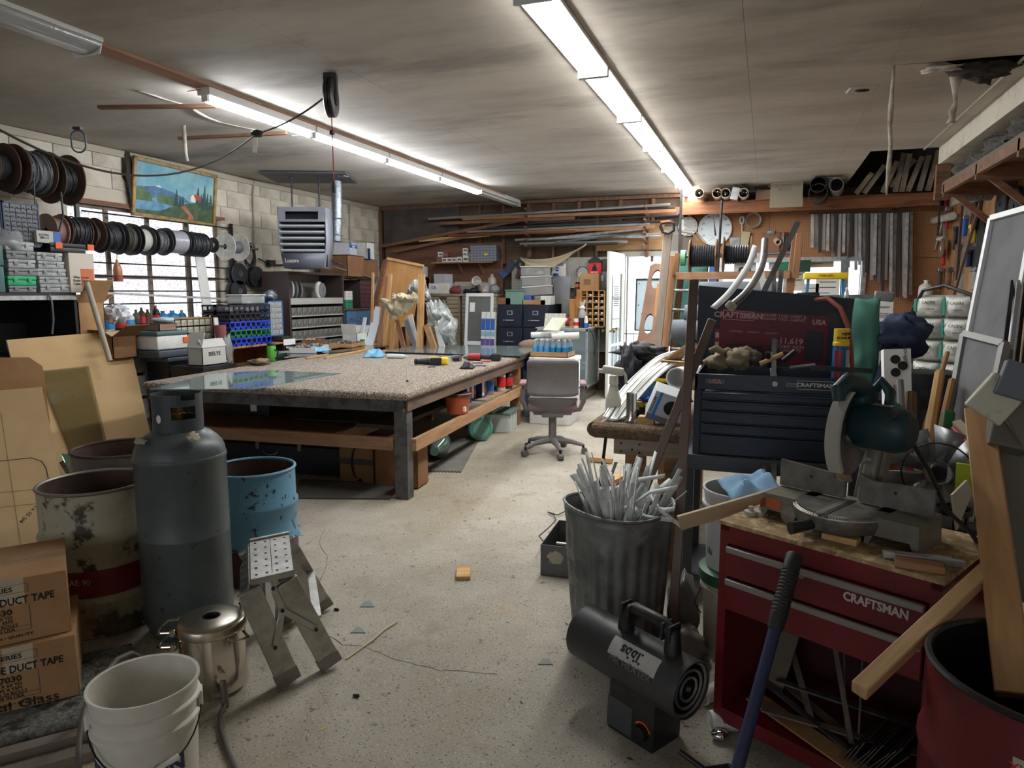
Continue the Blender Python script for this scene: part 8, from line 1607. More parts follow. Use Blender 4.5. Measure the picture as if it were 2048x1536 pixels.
r_=.035;MB().la([(0,0),(r_,0),(r_,.2),(r_*.9,.21),(0,.21)],24).B('body',mat('foam can blue',(24,90,150),.35),cn);MB().la([(r_+.001,.06),(r_+.001,.19)],10,a0=-2.4,a1=-1.5).B('red_panel',mat('foam can red',(150,36,44),.4),cn);MB().la([(r_+.0012,.01),(r_+.0012,.19)],10,a0=-1.0,a1=.6).B('white_panel',mat('can white',(176,176,172),.4),cn);MB().la([(0,.208),(r_*1.03,.208),(r_*1.03,.222),(r_*.95,.225),(r_*.95,.285),(0,.285)],24).B('cap',yelp,cn);wraptext('NEW',.018,r_*.95,.262,-1.05,ink,cn,bold=.03);wraptext('QUICK STOP',.014,r_*.95,.245,-1.05,ink,cn,bold=.03)
tag(MB().tube([at(1575,600,y=3.9),at(1585,595,y=3.85),at(1620,600,y=3.8),at(1655,597,y=3.76),at(1680,615,y=3.72),at(1695,650,y=3.7),at(1702,700,y=3.72),at(1706,760,y=3.9)],.012,8).B('red_hose',mat('dusty red hose',(160,86,80),.6)),'dusty red hose draped over the chest lid','hose')
# curved trims propped up behind the lid
trims=[([(1427,616),(1455,590),(1480,558),(1500,525),(1511,492)],.03,whitem,'curved flat white trim rising above the chest lid'),([(1462,612),(1488,590),(1510,560),(1525,525),(1530,480)],.03,alu,'curved ribbed metal trim rising above the chest lid')]
for k,(P_,w_,m_,lb) in enumerate(trims):
    P=[at(u,v,y=(3.56,3.62,3.72,3.86,4.0)[i]) for i,(u,v) in enumerate(P_)];PP=[cr(P,i/16) for i in range(17)];o=thing('curved_strip',lb,'trim strip',(0,0,0));vs=[]
    if k == 0: mb=MB();[vs.extend((p+V((-w_/2,0,.006)),p+V((w_/2,0,-.006)))) for p in PP];mb.add(vs,[(2*i,2*i+1,2*i+3,2*i+2) for i in range(16)],sm=True).B('strip',m_,o,solid=.006)
    else: MB().tube(PP,.018,10).B('channel',m_,o);MB().tube([p+V((-.008,-.016,0)) for p in PP],.003,5).B('groove',dsteel,o);MB().tube([p+V((.01,-.014,0)) for p in PP],.003,5).B('groove',dsteel,o);MB().box(P[0],(.05,.04,.04),r=(0,40,0),b=.01).B('frayed_end',tornp,o)
for k,(u0,v0,u1,v1,m_,r_) in enumerate(((1519,506,1531,610,whitem,.012),(1596,444,1512,615,steel,.012),(1548,540,1548,610,steel,.009),(1563,541,1557,612,steel,.01))):
    P,Q=at(u0,v0,y=4.1),at(u1,v1,y=3.95);Q=P+(Q-P)*((P.z-.2)/(P.z-Q.z));tag(MB().bar(P,Q,r_*2.4,r_,up=(0,-1,0)).B('upright_strip',m_),['white flat trim standing behind the lid','long steel conduit slanting up behind the lid','short steel trim standing behind the lid','second short steel trim standing behind the lid'][k],'trim strip')
tag(MB().L((.0,4.0,0),(.5,4.3,.22)).B('scrap_box',oldwood),'wooden scrap box behind the tool chest holding the upright trims','box')
# galvanised can full of strips
TC=V((-.55,2.84,0))
tc_=thing('trash_can','dented galvanised trash can packed with white metal strips','trash can',TC)
gvm=mat('dull galvanised can',(132,134,134),.5,.35,c2=(92,94,95),ns=5,c3=(160,162,162),s3=9,l3=.55,h3=.7)
n=72;H_=.62
def canpt(a,z_):
    t=z_/H_;r_=.178+.047*t
    if .08 < t < .85: r_ += .006*cos(a*24)*min(1,(t-.08)*12,(.85-t)*12)
    if t > .9: r_ += .004*sin(a*2+1)
    return (r_*cos(a),r_*sin(a),z_+(.012*sin(a*2+.6)*t**4))
MB().grid(lambda a,b_: canpt(a*2*PI,b_*H_),n*2,14).B('shell',gvm,tc_,solid=.003)
MB().tube([canpt(2*PI*k/40,H_) for k in range(40)],.007,6,cl=True).B('rim',gvm,tc_);MB().la([(0,.01),(.178,.01)],30).B('bottom',gvm,tc_)
stm=mat('white painted strip',(226,228,226),.45,c2=(176,180,180),ns=9)
for k in range(64):
    a=R.uniform(0,6.28);rp=.19*R.random()**.6;rim=TC+V((rp*cos(a),rp*sin(a),.62));a2=a+R.uniform(2.2,4.1)
    base=TC+V((.1*R.random()*cos(a2),.1*R.random()*sin(a2),.1+R.uniform(0,.12)));ex_=R.uniform(.02,.17) if k > 9 else R.uniform(.17,.28);tip=rim+(rim-base).normalized()*ex_;d_=tip-base
    bend=R.random() < .35;mid=base.lerp(tip,.8);tip2=tip+V((R.uniform(-.06,.06),R.uniform(-.06,.04),-.02)) if bend else tip
    w_=R.choice((.016,.02,.026,.032));xa=d_.cross(V((R.uniform(-1,1),R.uniform(-1,1),0))).normalized()*w_/2;P=[base,mid,tip2]
    vs=[q+s_*xa for q in P for s_ in (-1,1)];o=MB().add(vs,[(0,1,3,2),(2,3,5,4)]).B('strip_offcut',stm,solid=.0025);tag(o,'white metal offcut strip in the upright bunch inside the galvanised can','metal strip','metal strips in the galvanised can')
LS=[((1245,1040),(1275,960),(1330,952),'bent white strip reaching right above the can rim'),((1265,1010),(1300,985),(1355,975),'long white strip bending far right over the can'),((1250,1015),(1295,1035),(1345,1040),'flat white strip lying across the can rim to the right'),((1300,990),(1320,1020),(1362,1052),'white strip drooping over the right can rim'),((1240,1030),(1262,950),(1275,915),'tall grey strip standing at the back of the can'),((1195,1030),(1172,985),(1155,938),'tall grey strip leaning out to the left of the can'),((1300,1015),(1330,1020),(1350,1018),'grey strip end lying on the back rim')]
for a,b_,c_,lb in LS:
    P=[at(a[0],a[1],y=2.8),at(b_[0],b_[1],y=2.75),at(c_[0],c_[1],y=2.7)];vs=[]
    for q in P: vs += [q+V((.0,0,.009)),q-V((.002,.008,.006))]
    tag(MB().add(vs,[(0,1,3,2),(2,3,5,4)]).B('strip_offcut',stm,solid=.003),lb,'metal strip')
# grey steel box with cord
gb=thing('steel_toolbox','open grey steel box on the floor left of the galvanised can','box',TR(at(1081,1150,z=0)) @ rot(0,0,3));gbm=mat('grey steel box',(104,104,106),.5,.3,c2=(84,84,86),ns=6)
for lo,hi in (((0,0,0),(.27,.004,.17)),((0,.42,0),(.27,.424,.17)),((0,0,0),(.004,.424,.17)),((.266,0,0),(.27,.424,.17)),((0,0,0),(.27,.424,.004))): MB().L(lo,hi).B('wall',gbm,gb)
MB().blob((.08,-.002,.105),(.09,.004,.07),3,.3,8).B('torn_label',mat('old cream label',(176,170,150),.8),gb);MB().L((.06,.1,.14),(.2,.12,.15)).B('inner_bar',whitep,gb)
tag(MB().tube([at(1086,1082,z=.17),at(1078,1072,z=.12),at(1098,1055,z=.05),at(1112,1040,z=.03),at(1108,1030,z=.02),at(1096,1024,z=.01)],.004,6).tube([at(1096,1024,z=.012),at(1115,1030,z=.012),at(1140,1018,z=.02)],.004,6).B('power_cable',black),'black power cord curling behind the grey steel box','cord')
for k,(P_,w_,t_,m_,lb) in enumerate(((((1178,917),(1225,921)),.05,.035,pine,'pine offcut lying on the floor under the bench edge'),(((1208,955),(1240,960)),.2,.04,pine,'pine board end under the carpet bench'),(((1212,872),(1186,1000)),.012,.012,blackm,'thin black rod leaning on the carpet bench'),(((1232,925),(1214,975)),.02,.006,dbr,'dark wedge strip beside the bench leg'))):
    if k < 2: P,Q=at(*P_[0],z=.03),at(*P_[1],z=.03)
    elif k == 2: P=at(*P_[0],y=3.64);Q=P+V((-.05,-.12,-P.z+.01))
    else: P,Q=at(*P_[0],y=4.4),at(*P_[1],z=.005)
    tag(MB().bar(P,Q,w_,t_).B('floor_offcut',m_),lb,'offcut')
# stacked buckets
def pail(label,c,r,h_,m_,rimm=None,parts=()):
    o=thing('plastic_bucket',label,'bucket',c);MB().la([(0,0),(r*.86,0),(r*.88,.01),(r*.95,h_*.78),(r*1.03,h_*.785),(r*1.03,h_*.81),(r*.97,h_*.83),(r,h_*.97),(r*1.04,h_*.975),(r*1.04,h_),(r*.97,h_),(r*.85,.02),(0,.02)],40).B('body',m_,o)
    if rimm: MB().la([(r*1.01,h_*.87),(r*1.07,h_*.875),(r*1.08,h_*1.0),(r*.9,h_*1.02),(0,h_*1.005)],40).B('lid',rimm,o)
    return o
b1=pail('cream bucket with a green lid, lower of the stacked pair',(-.06,2.93,.0),.15,.37,mat('cream bucket',(196,188,168),.5),mat('lid green',(48,92,66),.45));wraptext('    ',.02,.14,.2,-1.9,ink,b1) if False else None
for z_,m_ in ((.17,redp),(.1,mat('label green',(30,110,64),.5))): MB().la([(.141,z_),(.1415,z_),(.1425,z_+.045),(.142,z_+.045)],8,a0=-1.9,a1=-1.45).B('label_patch',m_,b1)
MB().tube([(-.15,-.02,.27),(-.17,-.06,.22),(-.14,-.09,.19)],.003,6).B('wire_handle',dsteel,b1)
b2=pail('white bucket stacked on the green-lidded bucket',(-.06,2.93,.38),.152,.33,mat('bucket white 2',(206,208,208),.5));MB().la([(.1355,.06),(.136,.06),(.141,.24),(.1405,.24)],6,a0=-2.75,a1=-2.45).B('barcode_panel',inkg,b2);wraptext('The',.05,.137,.1,-1.75,ink,b2,bold=.02);MB().la([(.1375,.13),(.138,.13),(.141,.19),(.1405,.19)],6,a0=-1.8,a1=-1.4).B('red_roof_print',redp,b2)
cloth('shop_rag',(-.02,2.87,.715),.22,.3,.1,9,mat('light blue towel',(140,180,212),.9),'pale blue shop towel draped over the white bucket',15)
P,Q=at(1358,1046,y=2.6),at(1700,948,y=2.78);o=MB().box((0,0,0),((Q-P).length,.02,.055),b=.002).B('white_lath',wood('pale lath',(196,176,140),(170,148,112)));o.matrix_world=frame((P+Q)/2,Q-P,(0,0,1));tag(o,'pale painted board running from the can to behind the saw','board')
tag(MB().blob((-.28,2.95,.14),(.14,.2,.28),4,.3,9).B('plastic_bag',mat('dusty clear bag',(120,118,114),.3,trans=.3)),'dusty clear bag squeezed beside the buckets','bag');tag(MB().blob((-.25,2.8,.07),(.16,.14,.12),6,.3,9).B('plastic_bag',mat('grey bag',(150,148,142),.5)),'grey bag on the floor behind the torpedo heater','bag')
# red tool cabinet
XD=V((.878,-.479,0));DD=V((.479,.878,0))
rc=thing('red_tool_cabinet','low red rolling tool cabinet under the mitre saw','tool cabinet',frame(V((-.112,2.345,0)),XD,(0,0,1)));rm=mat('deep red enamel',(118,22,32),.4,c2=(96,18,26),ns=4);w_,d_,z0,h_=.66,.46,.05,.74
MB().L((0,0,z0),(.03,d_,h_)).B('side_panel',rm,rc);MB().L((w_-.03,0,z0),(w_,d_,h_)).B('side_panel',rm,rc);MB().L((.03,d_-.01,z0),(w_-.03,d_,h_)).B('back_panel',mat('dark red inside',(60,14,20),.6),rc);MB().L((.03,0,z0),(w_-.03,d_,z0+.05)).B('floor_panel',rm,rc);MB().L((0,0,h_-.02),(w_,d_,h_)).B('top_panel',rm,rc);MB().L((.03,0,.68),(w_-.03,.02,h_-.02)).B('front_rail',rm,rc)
for z1,hh_ in ((.678,.105),(.568,.11)):
    d=MB().L((.034,-.012,z1-hh_),(w_-.034,.35,z1-.002),b=.002).B('drawer',rm,rc);MB().box((w_/2,-.018,z1-.012),(w_-.07,.012,.022),b=.003).B('pull',mat('silver pull',(150,146,142),.4,.5),d)
MB().L((-.004,-.004,h_),(w_+.004,d_,h_+.012)).B('top_board',mat('sawdusty board',(168,142,104),.9,c2=(128,100,70),ns=10,c3=(196,172,130),s3=30,l3=.5,h3=.6,bump=.4,bs=60),rc)
text('CRAFTSMAN',.036,mat('silver letters',(196,190,184),.5),rc,TR((.5,-.0125,.632)) @ rot(90,0,0),bold=.035,sx=.85);MB().la([(0,0),(.013,0),(.013,.008),(0,.008)],18,TR((.29,-.013,.66)) @ rot(90,0,0)).B('lock',steel,rc)
for x in (.05,w_-.09):
    for y in (.05,d_-.09): MB().cyl((x,y+.02,.025),(x+.03,y+.02,.025),.025,12).B('caster',black,rc)
Mr=rc.matrix_world.copy()
# scraps inside the cabinet
scr_=[((.05,.3,.12),(.6,.05,.11),.03,mldk),((.06,.2,.14),(.58,.0,.12),.02,steel),((.08,.12,.115),(.62,-.02,.105),.07,card),((.1,.35,.2),(.3,.1,.12),.02,mldk),((.15,.05,.13),(.6,.2,.13),.03,mat('dusty strip',(120,108,92),.8)),((.2,.38,.42),(.42,.1,.12),.015,mldk),((.12,.2,.16),(.55,.3,.15),.025,steel),((.3,.3,.3),(.38,.15,.13),.006,steel),((.36,.3,.3),(.42,.15,.13),.006,steel),((.07,.4,.3),(.1,.2,.12),.08,mat('dusty strip',(120,108,92),.8))]
for k,(a,b_,ww_,m_) in enumerate(scr_): tag(MB().bar(Mr @ V(a),Mr @ V(b_),ww_,.006).B('scrap_strip',m_),['grey moulding at the back','thin steel strip','wide cardboard strip at the front','short slanting moulding','dusty crosswise strip','upright grey lath','flat steel strip','left bent wire','right bent wire','short wide dusty board'][k]+' among the scraps inside the red cabinet','scrap')
for k in range(10): a0=.35+k*.02;P=[Mr @ V((.42+.012*k,.02,.11)),Mr @ V((.42+.012*k,.22,.11)),Mr @ V((.45+.017*k,.22,.16+.012*(k % 3)+.006*k)),Mr @ V((.45+.017*k,.02,.16+.012*(k % 3)+.006*k))];tag(slab('thin_sheet',P,.003,mat('dusty grey sheet',(86,80,76),.7)),ORD[k]+' thin grey sheet, counted from the left, fanned out inside the red cabinet','sheet','fanned grey sheets')
# mitre saw
MS=Mr @ TR((.31,.21,h_+.012)) @ Matrix.Diagonal((.84,.95,1,1));ms=thing('mitre_saw','grey and teal mitre saw on the red cabinet','mitre saw',MS)
sg=mat('saw casting grey',(132,128,118),.5,.3,c2=(112,108,98),ns=8);sa=mat('worn aluminium fence',(140,138,134),.4,.7,c2=(110,108,104),ns=14);teal=mat('saw teal',(22,54,60),.5,c2=(18,46,52),ns=5)
for s_ in (-1,1):
    MB().prism([(-.075,0),(-.06,.03),(.06,.03),(.075,0),(.09,0),(.085,.085),(-.085,.085),(-.09,0)],.2,TR((s_*.2,.12,0)) @ rot(90,0,0)).B('base_wing',sg,ms)
MB().box((0,.05,.05),(.34,.12,.07),b=.01).B('base_core',sg,ms)
MB().la([(0,.03),(.165,.03),(.175,.055),(.175,.075),(.165,.08),(.164,.086),(0,.086)],48,a0=PI,a1=2*PI).B('turntable',sa,ms);MB().la([(.166,.081),(.177,.077),(.1775,.074)],48,a0=PI*1.05,a1=1.95*PI).B('angle_scale',mat('scale ring',(176,172,160),.4,.4),ms)
mb=MB()
for k in range(45): a=PI*1.08+k*PI*.84/44;mb.bar((.168*cos(a),.168*sin(a),.0815),(.176*cos(a),.176*sin(a),.0785),.0012,.001)
mb.B('scale_ticks',ink,ms)['kind']='stuff'
MB().box((.01,-.06,.0865),(.012,.23,.002)).B('kerf_slot',dk,ms);MB().box((-.012,-.06,.0865),(.022,.23,.001)).B('kerf_plate',sg,ms)
for s_,x0,x1 in ((-1,-.285,-.025),(1,.03,.285)): MB().prism([(x0,.09),(x1,.09),(x1,.17 if s_ > 0 else .145),(x1-.04 if s_ < 0 else x1,.145 if s_ < 0 else .17),(x1-.045 if s_ < 0 else x1,.165 if s_ < 0 else .17),(x0 if s_ < 0 else x0+.05,.18 if s_ < 0 else .165),(x0,.18)],.014,TR((0,.055,0)) @ rot(90,0,0)).B('fence',sa,ms);MB().cyl(((x0+x1)/2,.038,.14),((x0+x1)/2,.042,.14),.005,10).B('fence_bolt',dk,ms)
# arm and head
MB().bar((0.02,.13,.06),(.03,.19,.26),.09,.05,up=(1,0,0),b=.01).B('pivot_arm',sg,ms);MB().bar((.055,.14,.06),(.06,.2,.27),.02,.05,up=(0,1,0),b=.005).B('arm_rib',sg,ms);MB().bar((-.02,.14,.06),(-.01,.2,.27),.02,.05,up=(0,1,0),b=.005).B('arm_rib',sg,ms);MB().cyl((-.05,.19,.26),(.09,.19,.26),.03,16).B('pivot_barrel',sg,ms)
bc_=V((-.0,.02,.31));Mx=TR(bc_) @ rot(0,90,0)
MB().la([(.145,-.028),(.155,-.024),(.155,.024),(.145,.028),(.145,-.028)],40,Mx,a0=PI*.25,a1=PI*1.75).B('guard_rim',mat('pale guard',(170,168,162),.35,trans=.0),ms)
MB().la([(.06,-.026),(.15,-.026),(.15,-.022),(.06,-.022),(.06,-.026)],40,Mx,a0=PI*.25,a1=PI*1.75).B('guard_side',glass('smoky guard',(120,118,116),.5,.25),ms);MB().la([(0,.0),(.135,.0),(.135,.002),(0,.002)],48,Mx).B('blade',steel,ms)
MB().bar(bc_+V((.0,.1,-.04)),bc_+V((.0,-.04,.02)),.05,.08,up=(0,0,1),b=.015).B('gear_housing',sg,ms)
MB().la([(0,-.04),(.062,-.04),(.07,-.02),(.07,.115),(.06,.15),(.045,.163),(0,.163)],28,TR(bc_+V((.05,.0,.03))) @ rot(0,90,-6)).B('motor',teal,ms);MB().la([(.071,.02),(.0715,.02),(.0715,.095),(.071,.095)],14,TR(bc_+V((.05,0,.03))) @ rot(0,90,-6),a0=1.7,a1=3.4).B('rating_label',mat('worn label',(150,140,126),.5),ms);MB().cyl(bc_+V((.165,-.055,.075)),bc_+V((.165,-.064,.082)),.014,14).B('brush_cap',black,ms)
MB().tube([bc_+V((.03,.06,.11)),bc_+V((.02,.0,.15)),bc_+V((.005,-.075,.165)),bc_+V((.0,-.12,.145)),bc_+V((.005,-.125,.115))],[.032,.032,.029,.027,.02],14).B('main_handle',teal,ms);MB().bar(bc_+V((.02,.04,.03)),bc_+V((.02,-.0,.13)),.06,.06,up=(0,1,0),b=.015).B('handle_root',teal,ms);MB().tube([bc_+V((.03,.07,.12)),bc_+V((.06,.08,.16)),bc_+V((.1,.06,.13)),bc_+V((.11,.03,.08))],.018,10).B('carry_handle',teal,ms)
MB().cyl((-.03,-.15,.045),(-.075,-.24,.04),.015,14,.02).B('mitre_lever',black,ms);MB().la([(0,0),(.03,0),(.03,.02),(.012,.024),(0,.024)],20,TR((-.07,-.13,.035)) @ rot(80,0,20)).B('lock_knob',greyp,ms);MB().la([(0,0),(.028,0),(.03,.02),(.01,.026),(0,.03)],20,TR((-.17,-.07,.03)) @ rot(80,0,0)).B('lock_knob',sg,ms);MB().box((-.275,-.08,.055),(.002,.06,.03)).box((-.235,-.0815,.055),(.06,.002,.035)).B('warning_label',mat('orange warning',(180,96,56),.5),ms)
tag(MB().tube([MS @ V((.2,.06,.29)),MS @ V((.22,.16,.2)),MS @ V((.27,.2,.08)),MS @ V((.36,.2,.02)),MS @ V((.42,.16,-.03))],.007,8).B('saw_cable',black),'black power cord hanging from the mitre saw motor','cord')
for k,(x,y,r_) in enumerate(((-.3,-.06,.025),(-.325,-.09,.022))): o=thing('knob_bolt',['white knob with a bolt left of the mitre saw','second white knob left of the mitre saw'][k],'knob',MS @ V((x,y,0)));MB().la([(0,0),(r_,0),(r_,.014),(.008,.016),(.008,.03),(0,.03)],18).B('knob',mat('dusty white knob',(170,166,152),.6),o)
for k,(x,y,L2,m_,a,lb) in enumerate(((.3,-.1,.2,alu,70,'short aluminium channel on the red cabinet top'),(.335,-.1,.2,alu,70,'second aluminium channel on the red cabinet top'),(.33,-.16,.14,fir,20,'small brown offcut at the right end of the red cabinet'),(.05,-.1,.12,pine,5,'thin pine wedge under the saw front'))): o=MB().box((0,0,.011),(L2,.02 if k < 2 else .05,.02),b=.002).B('saw_offcut',m_);o.matrix_world=MS @ TR((x,y-.02,.0)) @ rot(0,0,a-40 if k < 2 else a);tag(o,lb,'offcut')
# torpedo heater
hp0,hp1=V((-.587,2.41,.255)),V((-.172,2.165,.235));ax=hp1-hp0;L2=ax.length
th=thing('torpedo_heater','dark grey propane torpedo heater lying on the floor','heater',frame(hp0,ax,(0,0,1)));hm=mat('charcoal heater paint',(66,66,68),.45,.2,c2=(56,56,58),ns=5);r_=.098
MB().la([(r_*.93,0),(r_,.006),(r_,L2-.01),(r_*.97,L2),(r_*.93,L2),(r_*.93,0)],44,rot(0,90,0)).B('barrel',hm,th)
for q in (.0,.35,.6,.85): MB().la([(r_*q,L2-.012),(r_*(q+.08),L2-.008),(r_*(q+.08),L2-.016)],36,rot(0,90,0)).B('grille_ring',alu if q < .9 else steel,th)
MB().la([(0,L2-.03),(r_*.93,L2-.03)],36,rot(0,90,0)).B('grille_back',blackm,th);MB().la([(0,.3),(r_*.9,.3)],36,rot(0,90,0)).B('inner_plate',blackm,th)
zt2=r_
MB().tube([(.2,0,zt2-.01),(.2,0,zt2+.06),(.235,0,zt2+.085),(.36,0,zt2+.085),(.395,0,zt2+.06),(.4,0,zt2-.01)],[.03,.026,.02,.02,.026,.03],12).B('handle',black,th)
for x in (.195,.225,.37,.4): MB().box((x,0,zt2+.065),(.012,.06,.06),b=.006).B('handle_rib',black,th)
MB().box((.3,0,-.158),(.2,.15,.194),b=.008).B('control_box',black,th);MB().L((.2,-.0765,-.235),(.31,-.0755,-.125)).B('instruction_label',mat('dim label',(70,72,76),.5),th);MB().la([(0,0),(.028,0),(.024,.02),(0,.02)],20,TR((.355,-.075,-.185)) @ rot(90,0,0)).B('gas_knob',blackm,th);MB().la([(.03,0),(.036,0),(.036,.001),(.03,.001)],20,TR((.355,-.076,-.185)) @ rot(90,0,0),a0=.3,a1=2.6).B('orange_arc',orangep,th)
# side label wrapped on the barrel
MB().la([(r_+.0008,.2),(r_+.0012,.2),(r_+.0012,.4),(r_+.0008,.4)],12,rot(0,90,0) ,a0=PI+.55,a1=PI+1.2).B('side_label',mat('silver label',(176,176,174),.4),th)
def barrel_text(s,size,xc,ang,m_,bold=.02,up=1):
    q=text(s,size,m_,th,Matrix(),bold=bold)
    for v in q.data.vertices: a=ang+up*v.co.y/r_;rr=r_+.0015+v.co.z;v.co=(xc+up*v.co.x,-rr*cos(a),rr*sin(a))
barrel_text('libbs',.05,.29,.72,ink,.03,-1);barrel_text('MR HEATER',.034,.3,.28,mat('faint print',(112,112,114),.5),.0)
tag(MB().tube([V((-.2,2.12,.05)),V((-.12,2.1,.02)),V((-.05,2.15,.015)),V((.02,2.08,.015))],.009,8).B('gas_hose',black),'black gas hose behind the torpedo heater','hose')
for k,(u,v,rr_,dx) in enumerate(((1404,1395,.03,(.4,.6)),(1420,1442,.035,(.7,.3)))): p=at(u,v,z=rr_+.001);d3=V((dx[0],dx[1],0)).normalized();o=thing('pipe_offcut',['white plastic pipe offcut at the cabinet foot','second white pipe offcut under the cabinet corner'][k],'pipe',frame(p,d3,(0,0,1)));MB().la([(rr_*.85,0),(rr_,0),(rr_,.1),(rr_*.85,.1),(rr_*.85,0)],22,rot(0,90,0)).B('pipe',whitep,o)
o=thing('gas_regulator','chrome gas regulator with a paper tag on the floor','fitting',at(1440,1470,z=.02));MB().blob((0,0,0),(.06,.05,.04),3,.1,10).B('body',mat('chrome',(190,190,188),.12,1.),o);MB().box((.02,.03,.02),(.03,.002,.03),r=(40,0,20)).B('tag_label',paper,o)
# blue bar handle leaning on the cabinet
P,Q=at(1590,1108,y=2.14),at(1475,1536,y=1.78);d_=(Q-P).normalized();Q=P+d_*(P.z/-d_.z);Lb=(Q-P).length
jb=thing('steel_bar','blue steel bar with a black ribbed grip leaning on the red cabinet','bar',frame(P,d_,(0,-1,0)));MB().cyl((.2,0,0),(Lb-.01,0,0),.017,18).B('shaft',mat('navy bar',(40,48,82),.45),jb)
pr=[(0,0),(.02,.0),(.024,.006),(.024,.05)]
for k in range(12): pr += [(.0245,.055+k*.011),(.022,.058+k*.011),(.0245,.061+k*.011)]
MB().la(pr+[(.022,.22),(.02,.23),(.017,.232)],24,rot(0,90,0)).B('grip',mat('grip rubber',(34,36,38),.6),jb)
for x0,x1,m_ in ((.27,.31,mat('label white',(196,196,196),.5)),(.315,.345,mat('label pale',(170,172,176),.5)),(.38,.45,mat('label red',(170,50,56),.5)),(.455,.49,mat('label white',(196,196,196),.5))): MB().la([(.0175,x0),(.0176,x1)],10,rot(0,90,0),a0=-.6,a1=1.4).B('sticker',m_,jb)
# red drum with lumber
rd=drum('steel_drum','open red steel drum at the lower right with lumber on it',(.615,1.665,0),.245,.72,mat('drum enamel red',(104,20,26),.45,c2=(84,16,20),ns=4),m_in=blackm,hoops=(.36,.72))
ac=math.radians(-108)
def dlabel(z0,z1,a0,a1,m_): MB().la([(.2465,z0),(.247,z0),(.247,z1),(.2465,z1)],10,a0=a0,a1=a1).B('paper_label',m_,rd)
lab=mat('dusty label',(176,168,150),.7);dlabel(.535,.635,ac-.3,ac+.4,lab);wraptext('XW01159 GEV75',.025,.2475,.615,ac+.05,redp,rd);wraptext('|||||||||||||',.022,.2475,.59,ac+.05,ink,rd);wraptext('MOBIL OIL CORPORATION\nNOTICE TO USER',.01,.2475,.555,ac+.05,inkg,rd)
dlabel(.26,.4,ac-.75,ac-.1,lab);wraptext('Mobil',.06,.2475,.34,ac-.45,mat('label navy',(50,60,110),.5),rd,bold=.03)
def beam(name,label,a,b_,w_,t_,m_,up=(0,0,1)):
    o=MB().box((0,0,0),((b_-a).length,w_,t_),b=.003).B(name,m_);o.matrix_world=frame((a+b_)/2,b_-a,up);return tag(o,label,'lumber')
beam('pine_timber','pale square pine beam pointing at the viewer over the red drum',at(1717,1382,y=1.62),at(2015,1102,y=2.1),.036,.034,wood('pale pine beam',(196,160,116),(172,134,92)),(0,-.3,1))
beam('oak_plank','long tan plank leaning in the red drum at the right edge',at(1957,818,y=2.5),at(2030,1392,y=1.72),.075,.025,wood('tan plank',(176,134,88),(150,108,66)),(-.3,-1,.2))
# fan wheel on a wire stool
fp=at(1876,945,y=2.95);fw=thing('bare_fan','bare metal fan wheel with bent blades behind the saw','fan',frame(fp,(1,-.25,0),(.25,1,.1)));fm=mat('fan blade steel',(140,140,142),.4,.6)
for k in range(9):
    a=2*PI*k/9;q=MB().add([(.045,-.02,.015),(.17,-.055,.03),(.17,.05,-.02),(.045,.02,-.015)],[(0,1,2,3)]).B('blade',fm,fw,solid=.002);q.matrix_basis=rot(0,0,math.degrees(a))
MB().la([(0,-.02),(.03,-.02),(.03,.03),(0,.03)],20).B('hub',dsteel,fw);MB().la([(.045,-.01),(.05,-.01),(.05,.01),(.045,.01),(.045,-.01)],24).B('hub_ring',steel,fw);MB().tube([(.12*cos(a),.12*sin(a),-.02) for a in [k*PI/12 for k in range(24)]],.003,6,cl=True).B('wire_ring',dsteel,fw)
sp3=at(1907,1020,y=2.85);so=thing('wire_stool','black round wire stand beneath the fan wheel','stand',(sp3.x,sp3.y,0));MB().la([(.055,sp3.z-.01),(.06,sp3.z-.01),(.06,sp3.z+.01),(.055,sp3.z+.01),(.055,sp3.z-.01)],28).B('ring',blackm,so);MB().bar((-.055,0,sp3.z),(.055,0,sp3.z),.01,.01).bar((0,-.055,sp3.z),(0,.055,sp3.z),.01,.01).B('spokes',blackm,so);MB().cyl((0,0,sp3.z),(0,.02,sp3.z+.06),.008,8).B('stem',blackm,so)
for k in range(3): a=k*2.1+.4;MB().cyl((.05*cos(a),.05*sin(a),sp3.z),(.08*cos(a),.08*sin(a),0),.008,6).B('leg',blackm,so)
# sticks and garden tools behind the saw
for k,(u0,v0,y0,u1,v1,y1,r_,m_,lb) in enumerate(((1895,705,4.2,1815,960,3.6,.014,mat('bark stick',(150,112,70),.8),'thin split stick leaning among the tools'),(1880,745,3.9,1840,960,3.4,.028,mat('split log',(176,136,84),.8),'thick split branch leaning among the tools'),(1905,760,3.8,1850,980,3.4,.02,mat('bark stick',(150,112,70),.8),'second thin branch leaning among the tools'),(1800,760,3.9,1805,960,3.7,.02,greyp,'grey aluminium stake behind the saw'),(1822,785,3.9,1818,960,3.7,.03,mat('dark log',(110,82,58),.8),'brown log end behind the saw'),(1820,880,3.5,1812,1050,3.2,.014,redp,'red tool shaft behind the saw'),(1832,880,3.5,1828,1050,3.2,.014,whitep,'white tool shaft behind the saw'),(1780,880,3.5,1790,1000,3.3,.035,oldwood,'rough wooden post behind the saw'))):
    P,Q=at(u0,v0,y=y0),at(u1,v1,y=y1);Q=P+(Q-P)*(P.z/(P.z-Q.z));tag(MB().tube([P,P.lerp(Q,.4)+V((.01,0,.01)),Q],[r_*.8,r_,r_],8).B('stick',m_),lb,'stick')
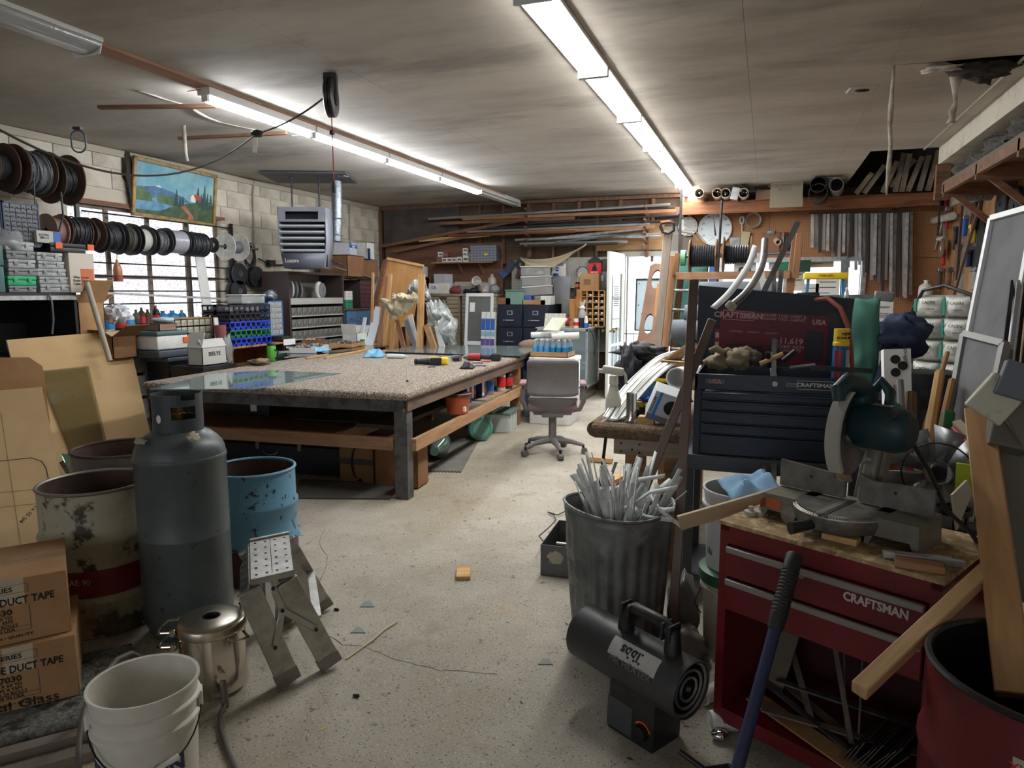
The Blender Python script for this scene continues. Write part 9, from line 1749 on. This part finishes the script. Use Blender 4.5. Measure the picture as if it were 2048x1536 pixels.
o=thing('green_tool','dark green plastic tool handle behind the fan wheel','tool',(0,0,0));gg=mat('dark garden green',(30,92,52),.5);P,Q=at(1898,822,y=3.5),at(1888,900,y=3.4);MB().bar(P,Q,.05,.03,up=(0,-1,0),b=.012).B('grip',gg,o);MB().bar(Q,at(1880,990,y=3.3),.03,.03,up=(0,-1,0)).B('shaft',gg,o);MB().bar(at(1895,900,y=3.4),at(1945,905,y=3.4),.04,.06,up=(0,-1,0),b=.01).B('guard',gg,o)
tag(MB().tube([at(1785,810,y=3.6),at(1795,815,y=3.6),at(1800,830,y=3.6)],.02,8).B('green_fitting',greenp),'small green knob behind the saw motor','knob')
o=thing('snow_brush','red snow brush with pale bristles leaning at the right','brush',(0,0,0));P,Q=at(1912,862,y=3.1),at(1945,895,y=3.0);MB().bar(P,Q,.04,.06,up=(0,-1,.5),b=.008).B('head',mat('brush red',(150,30,44),.5),o);MB().bar(P+V((0,0,.03)),Q+V((0,0,.03)),.03,.03,up=(0,-1,.5)).B('bristles',mat('bristle',(170,160,140),.9),o);MB().cyl(P.lerp(Q,.6),P.lerp(Q,.6)-V((.03,.03,.2)),.012,8).B('shaft',mat('brush red',(150,30,44),.5),o)
tag(MB().box(at(1940,960,y=2.9),(.09,.01,.12),r=(10,0,-20)).B('safety_vest',mat('hi-vis yellow',(206,230,70),.7)),'scrap of neon yellow vest beside the fan wheel','cloth')
for k,(u,w_,h_,m_) in enumerate(((1790,.3,.5,blackm),(1850,.3,.55,mat('dark bin',(46,42,44),.7)))): p=at(u,1000,y=3.25);tag(place(MB().L((-w_/2,0,0),(w_/2,.3,h_),b=.01).B('tool_bin',m_),(p.x+.06,3.15+.05*k,0)),['black tool bin behind the mitre saw','dark open bin holding the long tools'][k],'bin')
tag(slab('white_board_strip',[at(1905,990,y=2.75),at(1935,960,y=2.8),at(1945,985,y=2.8),at(1915,1060,y=2.75)],.01,mat('pale strip',(186,180,168),.7)),'pale board strip beside the wire stand','board');tag(slab('dark_sheet',[at(2048,880,y=2.6),at(2100,880,y=2.5),at(2020,1240,y=2.35),at(1950,1180,y=2.5)],.02,blackm),'shiny black sheet leaning at the right picture edge','sheet')
